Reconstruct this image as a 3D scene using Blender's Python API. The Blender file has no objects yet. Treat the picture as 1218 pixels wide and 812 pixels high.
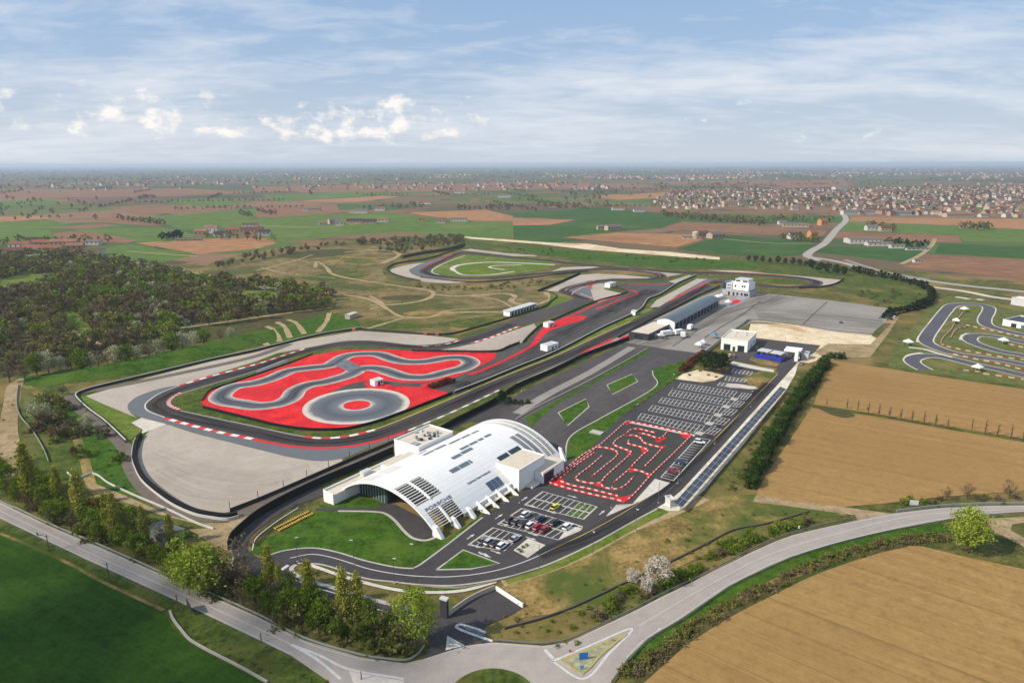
import bpy, bmesh, math, random
from mathutils import Vector, Matrix, noise as mnoise
from mathutils.geometry import tessellate_polygon
sc = bpy.context.scene
COL = sc.collection
R = random.Random(7)
rad = math.radians
# ------------------------------------------------------------------ camera
F = 812.0; CAMH = 100.0; PITCH = rad(14.55); ROLL = -0.0020
fwd = Vector((0, math.cos(PITCH), -math.sin(PITCH)))
up0 = Vector((0, math.sin(PITCH), math.cos(PITCH)))
rt0 = Vector((1, 0, 0))
rt = rt0*math.cos(ROLL) + up0*math.sin(ROLL)
up = up0*math.cos(ROLL) - rt0*math.sin(ROLL)
CAM = Vector((0, 0, CAMH))
cd = bpy.data.cameras.new('camera'); cam = bpy.data.objects.new('camera', cd); COL.objects.link(cam)
M = Matrix((rt, up, -fwd)).transposed().to_4x4(); M.translation = CAM
cam.matrix_world = M
cd.sensor_width = 36; cd.lens = 24; cd.clip_start = 1; cd.clip_end = 200000
sc.camera = cam

def G(px, py, z=0.0):
    """map position of a spot of the survey photo lying at height z"""
    d = rt*(px-609) - up*(py-406) + fwd*F
    t = (z-CAMH)/d.z
    p = CAM + d*t
    return Vector((p.x, p.y, z))
def HGT(px, py, ty):
    """real height of an upright thing standing at (px,py) whose top is seen at ty"""
    q = G(px, py)-CAM; v = -(ty-406)/F
    # (q.up + z up.z) = v (q.fwd + z fwd.z)
    return (v*q.dot(fwd)-q.dot(up))/(up.z-v*fwd.z)
def PPM(px, py):
    return F/(G(px, py)-CAM).dot(fwd)
def g2(p, z=0.0): return G(p[0], p[1], z)

# ------------------------------------------------------------------ materials
def S(r, g, b, k=0.92):
    f = lambda c: ((c/255+0.055)/1.055)**2.4 if c > 10 else c/255/12.92
    return (f(r)*k, f(g)*k, f(b)*k, 1)
class NT:
    def __init__(s, m):
        s.m = m; m.use_nodes = True; s.t = m.node_tree; s.n = s.t.nodes; s.l = s.t.links
        s.n.clear()
    def add(s, typ, **kw):
        n = s.n.new(typ)
        for k, v in kw.items():
            if k.startswith('_'): n.inputs[k[1:]].default_value = v
            else: setattr(n, k, v)
        return n
    def link(s, a, b): s.l.new(a, b)
    def coord(s, kind='Object', scale=(1, 1, 1), rot=0.0):
        c = s.add('ShaderNodeTexCoord'); mp = s.add('ShaderNodeMapping')
        mp.inputs['Scale'].default_value = scale
        mp.inputs['Rotation'].default_value = (0, 0, rot)
        s.link(c.outputs[kind], mp.inputs['Vector']); return mp.outputs['Vector']
    def along(s, th, sx=1.0, sy=1.0):
        c = s.add('ShaderNodeTexCoord'); mp = s.add('ShaderNodeMapping'); mp.vector_type = 'TEXTURE'
        mp.inputs['Rotation'].default_value = (0, 0, th+math.pi/2); mp.inputs['Scale'].default_value = (sx, sy, 1)
        s.link(c.outputs['Object'], mp.inputs['Vector']); return mp.outputs['Vector']
    def noise(s, vec, scale, detail=4, rough=.55, dist=0):
        n = s.add('ShaderNodeTexNoise'); n.inputs['Scale'].default_value = scale
        n.inputs['Detail'].default_value = detail; n.inputs['Roughness'].default_value = rough
        n.inputs['Distortion'].default_value = dist
        s.link(vec, n.inputs['Vector']); return n.outputs['Fac']
    def ramp(s, fac, stops, interp='LINEAR'):
        r = s.add('ShaderNodeValToRGB'); r.color_ramp.interpolation = interp
        e = r.color_ramp.elements
        while len(e) < len(stops): e.new(.5)
        for i, (p, c) in enumerate(stops):
            e[i].position = p; e[i].color = c if not isinstance(c, (int, float)) else (c, c, c, 1)
        s.link(fac, r.inputs['Fac']); return r.outputs['Color']
    def mix(s, fac, a, b, mode='MIX'):
        m = s.add('ShaderNodeMix'); m.data_type = 'RGBA'; m.blend_type = mode
        for x, i in ((fac, 0), (a, 6), (b, 7)):
            if hasattr(x, 'is_linked'): s.link(x, m.inputs[i])
            else: m.inputs[i].default_value = x
        return m.outputs[2]
    def math(s, op, a, b=0.0, c=0.0):
        m = s.add('ShaderNodeMath'); m.operation = op
        for i, x in enumerate((a, b, c)):
            if hasattr(x, 'is_linked'): s.link(x, m.inputs[i])
            else: m.inputs[i].default_value = x
        return m.outputs[0]
    def out(s, color, rough=.9, spec=.2, metal=0.0, bump=None, bstr=.3, bdist=.1):
        b = s.add('ShaderNodeBsdfPrincipled'); o = s.add('ShaderNodeOutputMaterial')
        if hasattr(color, 'is_linked'): s.link(color, b.inputs['Base Color'])
        else: b.inputs['Base Color'].default_value = color
        if hasattr(rough, 'is_linked'): s.link(rough, b.inputs['Roughness'])
        else: b.inputs['Roughness'].default_value = rough
        b.inputs['Specular IOR Level'].default_value = spec
        b.inputs['Metallic'].default_value = metal
        if bump is not None:
            bp = s.add('ShaderNodeBump'); bp.inputs['Strength'].default_value = bstr
            bp.inputs['Distance'].default_value = bdist
            s.link(bump, bp.inputs['Height']); s.link(bp.outputs[0], b.inputs['Normal'])
        s.link(b.outputs[0], o.inputs['Surface']); return s.m
def newmat(n): return NT(bpy.data.materials.new(n))

def ground_mat(name, a, b, c=None, s1=.02, s2=.25, stripes=None, rough=.95, amt=.5, bump=0, cpos=(.52, .66), fine=.9, tram=None, kc=None):
    """a/b mottled by fine noise, c in broad patches, optional drill-row stripes (angle, period, strength)"""
    t = newmat(name); v = t.coord()
    n2 = t.noise(v, s2, 5, .65); n3 = t.noise(v, fine, 3, .6)
    f = t.math('ADD', t.math('MULTIPLY', n2, .6), t.math('MULTIPLY', n3, .4))
    k = kc or (.17 if amt > .55 else .2)
    col = t.ramp(f, [(.5-k*.62, tuple(x*.8 for x in a[:3])+(1,)), (.5, tuple((x+y)/2 for x, y in zip(a, b))), (.5+k*.62, tuple(min(1, x*1.1) for x in b[:3])+(1,))])
    if c is not None:
        n1 = t.noise(v, s1, 6, .6, .4)
        col = t.mix(t.ramp(n1, [(cpos[0], 0.0), (cpos[1], 1.0)]), col, c)
    if tram:
        v2 = t.along(tram[0]); w = t.add('ShaderNodeTexWave'); w.bands_direction = 'X'; w.inputs['Scale'].default_value = 6.283/20/tram[1]; w.inputs['Distortion'].default_value = .25; w.inputs['Detail Scale'].default_value = .05
        t.link(v2, w.inputs['Vector']); n4 = t.noise(t.along(tram[0], 8, 120), 1, 4, .7)
        col = t.mix(t.math('MULTIPLY', t.ramp(w.outputs['Fac'], [(tram[2], 0.0), (min(.999, tram[2]+.03), 1.0)]), t.math('MULTIPLY', n4, tram[3])), col, tram[4])
    if stripes:
        for ang, per, st in stripes:
            v2 = t.along(ang)
            w = t.add('ShaderNodeTexWave'); w.wave_type = 'BANDS'; w.bands_direction = 'X'
            w.inputs['Scale'].default_value = 6.283/20/per*1.0
            w.inputs['Distortion'].default_value = .6; w.inputs['Detail'].default_value = 3
            w.inputs['Detail Scale'].default_value = .4
            t.link(v2, w.inputs['Vector'])
            v3 = t.along(ang, per, per*45)
            nn = t.noise(v3, 1, 3, .7)
            k = t.math('ADD', t.math('MULTIPLY', w.outputs['Fac'], .12), t.math('MULTIPLY', nn, .88))
            col = t.mix(st, col, t.ramp(k, [(.3, .1), (.7, .95)]), 'SOFT_LIGHT')
    return t.out(col, rough, .1, bump=n3 if bump else None, bstr=bump, bdist=.15)

def plain(name, c, rough=.6, spec=.3, metal=0.0, var=.0, vs=.4, glass=False):
    t = newmat(name)
    if var > 0:
        v = t.coord(); n = t.noise(v, vs, 5, .65)
        lo = tuple(x*(1-var) for x in c[:3])+(1,); hi = tuple(min(.95, x*(1+var*.6)) for x in c[:3])+(1,)
        c = t.ramp(n, [(.3, lo), (.7, hi)])
    return t.out(c, rough, spec, metal)

def asphalt(name, a, b, seam=None, patch=.35):
    t = newmat(name); v = t.coord()
    n1 = t.noise(v, .03, 6, .65, .5); n2 = t.noise(v, .35, 4, .6); n3 = t.noise(v, 3, 2, .6)
    f = t.math('ADD', t.math('ADD', t.math('MULTIPLY', n1, patch), t.math('MULTIPLY', n2, .7-patch)), t.math('MULTIPLY', n3, .3))
    col = t.ramp(f, [(.36, a), (.64, b)])
    return t.out(col, .85, .25)

# ------------------------------------------------------------------ object helpers
def tag(o, label=None, cat=None, group=None, kind=None):
    if label: o['label'] = label
    if cat: o['category'] = cat
    if group: o['group'] = group
    if kind: o['kind'] = kind
    return o
def link(name, me, mat=None, parent=None):
    o = bpy.data.objects.new(name, me); COL.objects.link(o)
    if mat is not None:
        for m in (mat if isinstance(mat, (list, tuple)) else [mat]): me.materials.append(m)
    if parent is not None: o.parent = parent
    return o
def empty(name, loc=(0, 0, 0), rz=0.0):
    o = bpy.data.objects.new(name, None); COL.objects.link(o); o.location = loc; o.rotation_euler = (0, 0, rz)
    o.empty_display_size = .5
    return o
class MB:
    """collects faces; build() makes ONE mesh object"""
    def __init__(s): s.v = []; s.f = []; s.mi = []; s.uv = {}
    def face(s, pts, mi=0, uvs=None):
        i = len(s.v); s.v += [tuple(p) for p in pts]; s.f.append(tuple(range(i, i+len(pts)))); s.mi.append(mi)
        if uvs: s.uv[len(s.f)-1] = uvs
    def prism(s, base, z0, z1, mi=0, mtop=None, bottom=False):
        """base: list of (x,y) ; vertical prism"""
        b = [(p[0], p[1]) for p in base]
        if sum(b[i][0]*b[(i+1) % len(b)][1]-b[(i+1) % len(b)][0]*b[i][1] for i in range(len(b))) < 0: b.reverse()
        n = len(b)
        for i in range(n):
            j = (i+1) % n
            s.face([(*b[i], z0), (*b[j], z0), (*b[j], z1), (*b[i], z1)], mi)
        tm = mi if mtop is None else mtop
        if n <= 4: s.face([(*p, z1) for p in b], tm)
        else:
            for t in tessellate_polygon([[Vector((*p, 0)) for p in b]]):
                tr = [b[k] for k in t]
                if (tr[1][0]-tr[0][0])*(tr[2][1]-tr[0][1])-(tr[2][0]-tr[0][0])*(tr[1][1]-tr[0][1]) < 0: tr.reverse()
                s.face([(*p, z1) for p in tr], tm)
        if bottom and n <= 4: s.face([(*p, z0) for p in reversed(b)], mi)
    def box(s, x0, x1, y0, y1, z0, z1, mi=0, mtop=None):
        s.prism([(x0, y0), (x1, y0), (x1, y1), (x0, y1)], z0, z1, mi, mtop, True)
    def obox(s, c, ax, lx, ly, z0, z1, mi=0, mtop=None):
        """box centred at c, long axis at angle ax"""
        ca, sa = math.cos(ax), math.sin(ax)
        q = [(c[0]+ca*x-sa*y, c[1]+sa*x+ca*y) for x, y in ((-lx/2, -ly/2), (lx/2, -ly/2), (lx/2, ly/2), (-lx/2, ly/2))]
        s.prism(q, z0, z1, mi, mtop, True)
    def bar(s, a, b, w, mi=0, n=4):
        a = Vector(a); b = Vector(b); d = (b-a).normalized()
        u = d.cross(Vector((0, 0, 1)));
        if u.length < .01: u = Vector((1, 0, 0))
        u.normalize(); w2 = d.cross(u); w1 = w if not isinstance(w, tuple) else w[0]; we = w if not isinstance(w, tuple) else w[1]
        ra = [a+(u*math.cos(k)+w2*math.sin(k))*w1 for k in [2*math.pi*i/n+math.pi/4 for i in range(n)]]
        rb = [b+(u*math.cos(k)+w2*math.sin(k))*we for k in [2*math.pi*i/n+math.pi/4 for i in range(n)]]
        for i in range(n):
            j = (i+1) % n; s.face([ra[i], ra[j], rb[j], rb[i]], mi)
        s.face(list(reversed(ra)), mi); s.face(rb, mi)
    def build(s, name, mat, parent=None, smooth=False):
        me = bpy.data.meshes.new(name); me.from_pydata(s.v, [], s.f)
        if len(set(s.mi)) > 1: me.polygons.foreach_set('material_index', s.mi)
        if s.uv:
            ul = me.uv_layers.new(name='UVMap')
            for fi, us in s.uv.items():
                for li, u in zip(me.polygons[fi].loop_indices, us): ul.data[li].uv = u
        me.validate()
        if smooth: me.shade_smooth()
        return link(name, me, mat, parent)

def spline(pts, closed=False, sub=6):
    """centripetal-ish Catmull-Rom through ground points"""
    P = [Vector(p) for p in pts]; n = len(P); out = []
    if n < 3: return P
    rng = range(n) if closed else range(n-1)
    for i in rng:
        if closed: p0, p1, p2, p3 = P[i-1], P[i], P[(i+1) % n], P[(i+2) % n]
        else: p0, p1, p2, p3 = P[max(i-1, 0)], P[i], P[i+1], P[min(i+2, n-1)]
        d = max((p2-p1).length, 1e-6)
        m1 = (p2-p0)*(d/max((p2-p1).length+(p1-p0).length, 1e-6)); m2 = (p3-p1)*(d/max((p3-p2).length+(p2-p1).length, 1e-6))
        for k in range(sub):
            t = k/sub; t2 = t*t; t3 = t2*t
            out.append(p1*(2*t3-3*t2+1)+m1*(t3-2*t2+t)+p2*(-2*t3+3*t2)+m2*(t3-t2))
    if not closed: out.append(P[-1])
    return out
def SP(pts, closed=False, sub=6, z=0.0): return spline([G(p[0], p[1], z) for p in pts], closed, sub)

LIFT = [0]
def lift():
    LIFT[0] += 1; return LIFT[0]*.00012
def sheet_pts(name, P, z, mat, kind='structure', parent=None):
    z += lift() if z > 0 else 0; mb = MB(); Q = [Vector((p[0], p[1], 0)) for p in P]
    tri = tessellate_polygon([Q])
    me = bpy.data.meshes.new(name)
    fs = []
    for t in tri:
        a, b, c = (Q[k] for k in t)
        if (b.x-a.x)*(c.y-a.y)-(c.x-a.x)*(b.y-a.y) < 0: t = tuple(reversed(t))
        fs.append(t)
    me.from_pydata([(q.x, q.y, z) for q in Q], [], fs)
    o = link(name, me, mat, parent)
    if kind: o['kind'] = kind
    return o
def sheet(name, px, z, mat, smooth=False, sub=5, **k):
    P = SP(px, True, sub) if smooth else [g2(p) for p in px]
    return sheet_pts(name, P, z, mat, **k)
def strip(name, a, b, z, mat, sub=6, kind='structure'):
    """surface between two traced edges running the same way"""
    A = SP(a, sub=sub); B = SP(b, sub=sub)
    return sheet_pts(name, A+list(reversed(B)), z, mat, kind)
def offset_line(P, closed=False):
    N = []
    n = len(P)
    for i in range(n):
        a = P[i-1] if (i > 0 or closed) else P[i]; b = P[(i+1) % n] if (i < n-1 or closed) else P[i]
        d = (b-a); d.z = 0
        if d.length < 1e-9: d = Vector((1, 0, 0))
        d.normalize(); N.append(Vector((-d.y, d.x, 0)))
    return N
def ribbon_pts(name, P, w, z, mat, closed=False, kind='structure', parent=None, jitter=0.0):
    N = offset_line(P, closed); z += lift(); mb = MB(); n = len(P)
    cum = [0]
    for i in range(1, n): cum.append(cum[-1]+(P[i]-P[i-1]).length)
    if closed: cum.append(cum[-1]+(P[0]-P[-1]).length)
    js = [1+jitter*(mnoise.noise(Vector((i*.37, w, z*50)))) for i in range(n)]
    for i in range(n if closed else n-1):
        j = (i+1) % n; uj = cum[i+1]
        a0, a1 = P[i]+N[i]*w/2*js[i], P[i]-N[i]*w/2*js[i]; b0, b1 = P[j]+N[j]*w/2*js[j], P[j]-N[j]*w/2*js[j]
        mb.face([(a1.x, a1.y, z), (b1.x, b1.y, z), (b0.x, b0.y, z), (a0.x, a0.y, z)], 0,
                [(cum[i], 0), (uj, 0), (uj, 1), (cum[i], 1)])
    o = mb.build(name, mat, parent)
    if kind: o['kind'] = kind
    return o
def ribbon(name, px, w, z, mat, closed=False, sub=6, **k):
    return ribbon_pts(name, SP(px, closed, sub), w, z, mat, closed, **k)
def wall_pts(mb, P, h, th, z0=0.0, mi=0, closed=False):
    N = offset_line(P, closed); n = len(P); L = 0
    for i in range(n if closed else n-1):
        j = (i+1) % n; L0 = L; L += (P[j]-P[i]).length; uv = [(L0, 0), (L0, 1), (L, 1), (L, 0)]
        A, B = P[i]+N[i]*th/2, P[i]-N[i]*th/2; C, D = P[j]+N[j]*th/2, P[j]-N[j]*th/2
        z1 = z0+h
        mb.face([(A.x, A.y, z0), (A.x, A.y, z1), (C.x, C.y, z1), (C.x, C.y, z0)], mi, uv)
        mb.face([(B.x, B.y, z0), (D.x, D.y, z0), (D.x, D.y, z1), (B.x, B.y, z1)], mi, [(L0, 0), (L, 0), (L, 1), (L0, 1)])
        mb.face([(A.x, A.y, z1), (B.x, B.y, z1), (D.x, D.y, z1), (C.x, C.y, z1)], mi, [(L0, 0), (L0, 1), (L, 1), (L, 0)])
    if not closed:
        for k in (0, -1):
            A, B = P[k]+N[k]*th/2, P[k]-N[k]*th/2
            mb.face([(A.x, A.y, z0), (B.x, B.y, z0), (B.x, B.y, z0+h), (A.x, A.y, z0+h)], mi)
def walk(P, step, start=0.0):
    """points every `step` metres along polyline with heading"""
    out = []; d = start
    acc = 0
    for i in range(len(P)-1):
        seg = (P[i+1]-P[i]).length
        while d <= acc+seg and seg > 0:
            t = (d-acc)/seg; p = P[i].lerp(P[i+1], t); e = P[i+1]-P[i]
            out.append((p, math.atan2(e.y, e.x))); d += step
        acc += seg
    return out
# ------------------------------------------------------------------ light
SUN_EL = rad(37); SUN_AZ = math.atan2(-.36, -.93)      # direction to the sun in plan
sdir = Vector((math.cos(SUN_EL)*math.cos(SUN_AZ), math.cos(SUN_EL)*math.sin(SUN_AZ), math.sin(SUN_EL)))
sd = bpy.data.lights.new('sun', 'SUN'); sun = bpy.data.objects.new('sun', sd); COL.objects.link(sun)
sd.energy = 5.0; sd.angle = rad(.53); sd.color = (1, .915, .785)
sun.rotation_euler = (-sdir).to_track_quat('-Z', 'Y').to_euler(); sun.location = (-300, -100, 300)
w = bpy.data.worlds.new('World'); sc.world = w; w.use_nodes = True
t = NT.__new__(NT); t.m = w; t.t = w.node_tree; t.n = t.t.nodes; t.l = t.t.links; t.n.clear()
sky = t.add('ShaderNodeTexSky'); sky.sky_type = 'NISHITA'; sky.sun_disc = False
sky.sun_elevation = SUN_EL; sky.sun_rotation = math.pi/2-SUN_AZ
sky.altitude = 150; sky.air_density = 1.0; sky.dust_density = 2.0; sky.ozone_density = 1.6
SKYK = 0.088
tc = t.add('ShaderNodeTexCoord'); sx = t.add('ShaderNodeSeparateXYZ'); t.link(tc.outputs['Generated'], sx.inputs[0])
X, Y, Z = sx.outputs
zc = t.math('MAXIMUM', Z, .0)
# thin high cloud: plane projection, soft fans of streaks
den = t.math('ADD', zc, .14)
cx = t.add('ShaderNodeCombineXYZ'); t.link(t.math('DIVIDE', X, den), cx.inputs[0]); t.link(t.math('DIVIDE', Y, den), cx.inputs[1])
mp = t.add('ShaderNodeMapping'); t.link(cx.outputs[0], mp.inputs[0]); mp.inputs['Rotation'].default_value = (0, 0, rad(-30)); mp.inputs['Scale'].default_value = (.55, .8, 1); mp.inputs['Location'].default_value = (4.2, 1.35, 0)
n1 = t.noise(mp.outputs[0], .75, 3, .5, .6)
mp2 = t.add('ShaderNodeMapping'); t.link(cx.outputs[0], mp2.inputs[0]); mp2.inputs['Rotation'].default_value = (0, 0, rad(-24)); mp2.inputs['Scale'].default_value = (1.2, 2.0, 1)
n2 = t.noise(mp2.outputs[0], 2.2, 9, .66, .35)
cir = t.math('ADD', t.math('MULTIPLY', n1, .62), t.math('MULTIPLY', n2, .38))
cirf = t.ramp(cir, [(.43, 0.0), (.54, .48), (.63, .82), (.73, .95)])
# low cumulus on the horizon, azimuth/elevation coordinates
az = t.math('ARCTAN2', X, Y)
cy = t.add('ShaderNodeCombineXYZ'); t.link(t.math('MULTIPLY', az, 1.0), cy.inputs[0]); t.link(t.math('MULTIPLY', Z, 1.5), cy.inputs[1])
c1 = t.noise(cy.outputs[0], 27, 8, .58, .1)
cyb = t.add('ShaderNodeMapping'); t.link(cy.outputs[0], cyb.inputs[0]); cyb.inputs['Location'].default_value = (3.1, 1.7, 0)
c0 = t.noise(cyb.outputs[0], 5.0, 2, .5)
band = t.math('MULTIPLY', t.ramp(Z, [(.018, 0.0), (.04, 1.0)]), t.ramp(Z, [(.058, 1.0), (.105, 0.0)]))
azm = t.ramp(t.math('ADD', t.math('MULTIPLY', az, .6), .5), [(.46, 1.0), (.54, .1)])
cum = t.math('ADD', t.math('MULTIPLY', c1, .70), t.math('MULTIPLY', c0, .30))
thr = t.math('SUBTRACT', .618, t.math('MULTIPLY', t.math('MULTIPLY', band, azm), .155))
cumf = t.math('MULTIPLY', t.math('MULTIPLY', t.math('SUBTRACT', cum, thr), 8.0), t.math('MINIMUM', t.math('MULTIPLY', band, 3.0), 1.0))
cl = t.add('ShaderNodeClamp'); t.link(cumf, cl.inputs[0])
cyd = t.add('ShaderNodeMapping'); t.link(cy.outputs[0], cyd.inputs[0]); cyd.inputs['Location'].default_value = (.010, -.014, 0)
c1d = t.noise(cyd.outputs[0], 27, 8, .58, .1)
lit = t.math('ADD', t.math('MULTIPLY', t.math('SUBTRACT', c1, c1d), 3.5), .55)
cumcol = t.ramp(lit, [(.2, (7.4, 7.8, 8.6, 1)), (.8, (11.2, 10.7, 9.9, 1))])
# soft white-grey veil low over the horizon
veil = t.ramp(Z, [(.0, .8), (.05, .58), (.13, .25), (.28, .06), (.45, .0)])
base = t.mix(.65, sky.outputs[0], (3.0, 5.3, 8.9, 1))
col = t.mix(veil, base, (7.5, 7.9, 8.2, 1))
col = t.mix(cirf, col, (8.3, 8.7, 9.3, 1))
col = t.mix(t.math('MULTIPLY', cl.outputs[0], .85), col, cumcol)
bg = t.add('ShaderNodeBackground'); t.link(col, bg.inputs[0]); bg.inputs[1].default_value = SKYK
wo = t.add('ShaderNodeOutputWorld'); t.link(bg.outputs[0], wo.inputs[0])
sc.view_settings.view_transform = 'Standard'; sc.view_settings.look = 'None'
sc.view_settings.exposure = 0.13; sc.view_settings.gamma = 1
sc.cycles.max_bounces = 5; sc.cycles.diffuse_bounces = 2; sc.cycles.glossy_bounces = 2; sc.cycles.volume_bounces = 0
sc.cycles.transparent_max_bounces = 6
# ------------------------------------------------------------------ air
def haze():
    mb = MB(); mb.box(-62000, 62000, -900, 62000, -1.0, 128.0)
    t = newmat('haze_air'); pv = t.add('ShaderNodeVolumePrincipled'); o = t.add('ShaderNodeOutputMaterial')
    pv.inputs['Color'].default_value = (.72, .83, .97, 1); pv.inputs['Density'].default_value = 7.5e-5
    pv.inputs['Density Attribute'].default_value = ''; pv.inputs['Anisotropy'].default_value = .1
    t.link(pv.outputs[0], o.inputs['Volume'])
    t.m.cycles.homogeneous_volume = True
    ob = mb.build('haze', t.m); ob['kind'] = 'stuff'; ob['label'] = 'thin bluish haze lying over the whole plain'
haze()

# unseen cloud added behind the viewpoint, placed and sized to shade the wheat corner
def shade_cloud():
    rg = random.Random(4); m = bmesh.new(); tgt = Vector((-150, 66, 0)); c = tgt+sdir*(950/sdir.z)
    for k in range(420):
        r_ = rg.random()**.62; a = rg.uniform(0, 6.283); q = c+Vector((math.cos(a)*r_*150, math.sin(a)*r_*118, rg.uniform(0, 30)*(1-r_)))
        s = (1.15-r_)*rg.uniform(6, 15)+1.5
        bmesh.ops.create_icosphere(m, subdivisions=1, radius=s, matrix=Matrix.Translation(q) @ Matrix.Diagonal((1, 1, .6, 1)))
    me = bpy.data.meshes.new('shade_cloud'); m.to_mesh(me); m.free(); me.shade_smooth()
    t = newmat('shade_cloud_white'); o = link('shade_cloud', me, t.out((.9, .9, .9, 1), 1, 0)); o['kind'] = 'stuff'; o['label'] = 'unseen white cumulus added to shade the wheat field corner'
shade_cloud()
# ------------------------------------------------------------------ ground materials
def TH(a, b): d = G(*b)-G(*a); return math.atan2(d.y, d.x)
th1 = TH((1057, 687), (1218, 740)); th2 = TH((1032, 493), (1218, 524)); th3 = TH((71, 664), (195, 727))
def far_plain():
    t = newmat('far_fields'); v = t.coord(rot=rad(17), scale=(1/330, 1/210, 1))
    n = t.noise(v, .9, 3, .5); 
    vo = t.add('ShaderNodeTexVoronoi'); vo.distance = 'CHEBYCHEV'; vo.inputs['Scale'].default_value = 1; vo.inputs['Randomness'].default_value = .8
    t.link(v, vo.inputs['Vector'])
    sp = t.add('ShaderNodeSeparateColor'); t.link(vo.outputs['Color'], sp.inputs[0])
    col = t.ramp(sp.outputs[0], [(0, S(128, 98, 76)), (.2, S(116, 96, 74)), (.34, S(84, 106, 54)), (.52, S(68, 100, 48)), (.66, S(136, 108, 82)), (.78, S(96, 106, 62)), (.92, S(116, 100, 72))], 'CONSTANT')
    w = t.coord(); n1 = t.noise(w, .012, 5, .65); n2 = t.noise(w, .0011, 5, .6); n3 = t.noise(w, .05, 3, .6)
    col = t.mix(t.ramp(n3, [(.3, .0), (.75, .35)]), col, S(100, 92, 66))
    col = t.mix(t.ramp(n1, [(.57, .0), (.63, .75)]), col, S(58, 62, 44))
    col = t.mix(t.ramp(n2, [(.47, .0), (.60, .75)]), col, S(72, 72, 62))
    # beyond the near villages the plain becomes woods and towns
    sx = t.add('ShaderNodeSeparateXYZ'); t.link(w, sx.inputs[0])
    far = t.ramp(t.math('MULTIPLY', sx.outputs[1], 1/20000), [(.17, 0.0), (.34, .85)])
    col = t.mix(far, col, t.ramp(t.noise(w, .0016, 7, .75), [(.35, S(54, 68, 46)), (.55, S(78, 86, 66)), (.7, S(98, 98, 84))]))
    return t.out(col, 1, .05)
m_far = far_plain()
m_grass = ground_mat('rough_grass', S(62, 74, 30), S(104, 98, 52), S(134, 112, 68), .022, .16, cpos=(.48, .64), amt=.8)
m_bank = ground_mat('bank_grass', S(54, 70, 22), S(84, 96, 36), S(112, 102, 56), .035, .22, cpos=(.50, .68), amt=.8)
m_lawn = ground_mat('mown_lawn', S(46, 74, 14), S(68, 98, 24), S(84, 102, 34), .05, .25, cpos=(.5, .75), amt=.9)
m_bright = ground_mat('bright_verge', S(76, 96, 28), S(100, 118, 42), S(122, 120, 58), .05, .3)
m_dry = ground_mat('dry_bank', S(110, 94, 52), S(156, 130, 80), S(78, 90, 38), .04, .14, cpos=(.45, .58), amt=.9)
m_moto = ground_mat('sparse_turf', S(92, 84, 48), S(140, 120, 80), S(80, 84, 42), .02, .09, cpos=(.46, .6))
m_scrub = ground_mat('scrub_floor', S(66, 64, 36), S(88, 82, 48), S(58, 78, 32), .02, .2)
m_trail = ground_mat('dirt_trail', S(150, 128, 92), S(170, 150, 114), None, .02, .2)
m_gravel = ground_mat('gravel_trap', S(166, 154, 140), S(182, 170, 156), S(154, 142, 128), .02, .25, cpos=(.45, .75), amt=.7, kc=0.6)
m_concrete = ground_mat('pale_concrete', S(188, 180, 166), S(208, 200, 186), S(170, 160, 148), .03, .3, kc=0.4)
m_sand = ground_mat('pale_sand', S(196, 176, 140), S(228, 212, 182), S(182, 150, 108), .03, .15, cpos=(.5, .66), kc=0.3)
m_dirt = ground_mat('tan_dirt', S(142, 122, 90), S(164, 144, 110), S(126, 110, 74), .03, .2)
m_tan = ground_mat('tilled_soil', S(146, 115, 68), S(158, 128, 79), S(137, 107, 63), .008, .3, [(th1, 4, .12), (th1+.01, 1.0, .16)], cpos=(.42, .75), amt=.9, tram=(th1, 9, .975, .8, S(112, 88, 54)), kc=0.3)
m_tan2 = ground_mat('tilled_soil_far', S(148, 116, 70), S(160, 128, 80), S(138, 107, 64), .01, .3, [(th2, 6, .1), (th2, 1.4, .12)], cpos=(.42, .75), amt=.9, tram=(th2+.02, 14, .98, .5, S(118, 92, 58)), kc=0.34)
m_wheat = ground_mat('young_wheat', S(38, 66, 12), S(54, 84, 18), S(66, 96, 26), .012, .3, [(th3, 5, .16), (th3, 1.2, .18)], cpos=(.45, .75), amt=.9, tram=(th3, 18, .985, .6, S(52, 60, 24)), kc=0.26)
m_fG = ground_mat('crop_green', S(78, 102, 40), S(92, 112, 48), S(104, 114, 58), .006, .05, [(rad(20), 16, .15)])
m_fD = ground_mat('crop_dark_green', S(52, 80, 34), S(62, 92, 40), S(80, 100, 48), .005, .05, [(rad(10), 16, .15)])
m_fB = ground_mat('ploughed_brown', S(122, 90, 66), S(138, 102, 76), S(114, 88, 64), .006, .06, [(rad(14), 18, .2)])
m_fT = ground_mat('ploughed_tan', S(150, 108, 72), S(164, 122, 84), S(140, 102, 70), .006, .06, [(rad(14), 18, .2)])
m_track = asphalt('race_asphalt', S(62, 56, 54), S(84, 78, 74))
m_runoff = asphalt('bluish_runoff', S(92, 94, 98), S(108, 110, 112))
m_apron = asphalt('dark_apron', S(56, 51, 51), S(92, 86, 82), patch=.5)
m_park = asphalt('car_park_asphalt', S(56, 53, 54), S(76, 72, 71))
m_kart = asphalt('kart_asphalt', S(54, 54, 48), S(70, 70, 62))
m_road = asphalt('worn_road', S(150, 140, 132), S(172, 162, 152))
m_yard = asphalt('pale_yard', S(126, 119, 110), S(156, 149, 139), patch=.5)
m_red = ground_mat('red_paint', S(200, 30, 34), S(224, 48, 50), S(184, 44, 46), .06, .12, rough=.75, cpos=(.45, .7), amt=.9)
m_wet = ground_mat('polished_grey', S(96, 99, 104), S(118, 120, 122), S(88, 92, 98), .05, .3, rough=.55)
m_cream = ground_mat('worn_cream_edge', S(196, 186, 164), S(210, 202, 184), None, .05, .4, kc=0.4)
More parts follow.
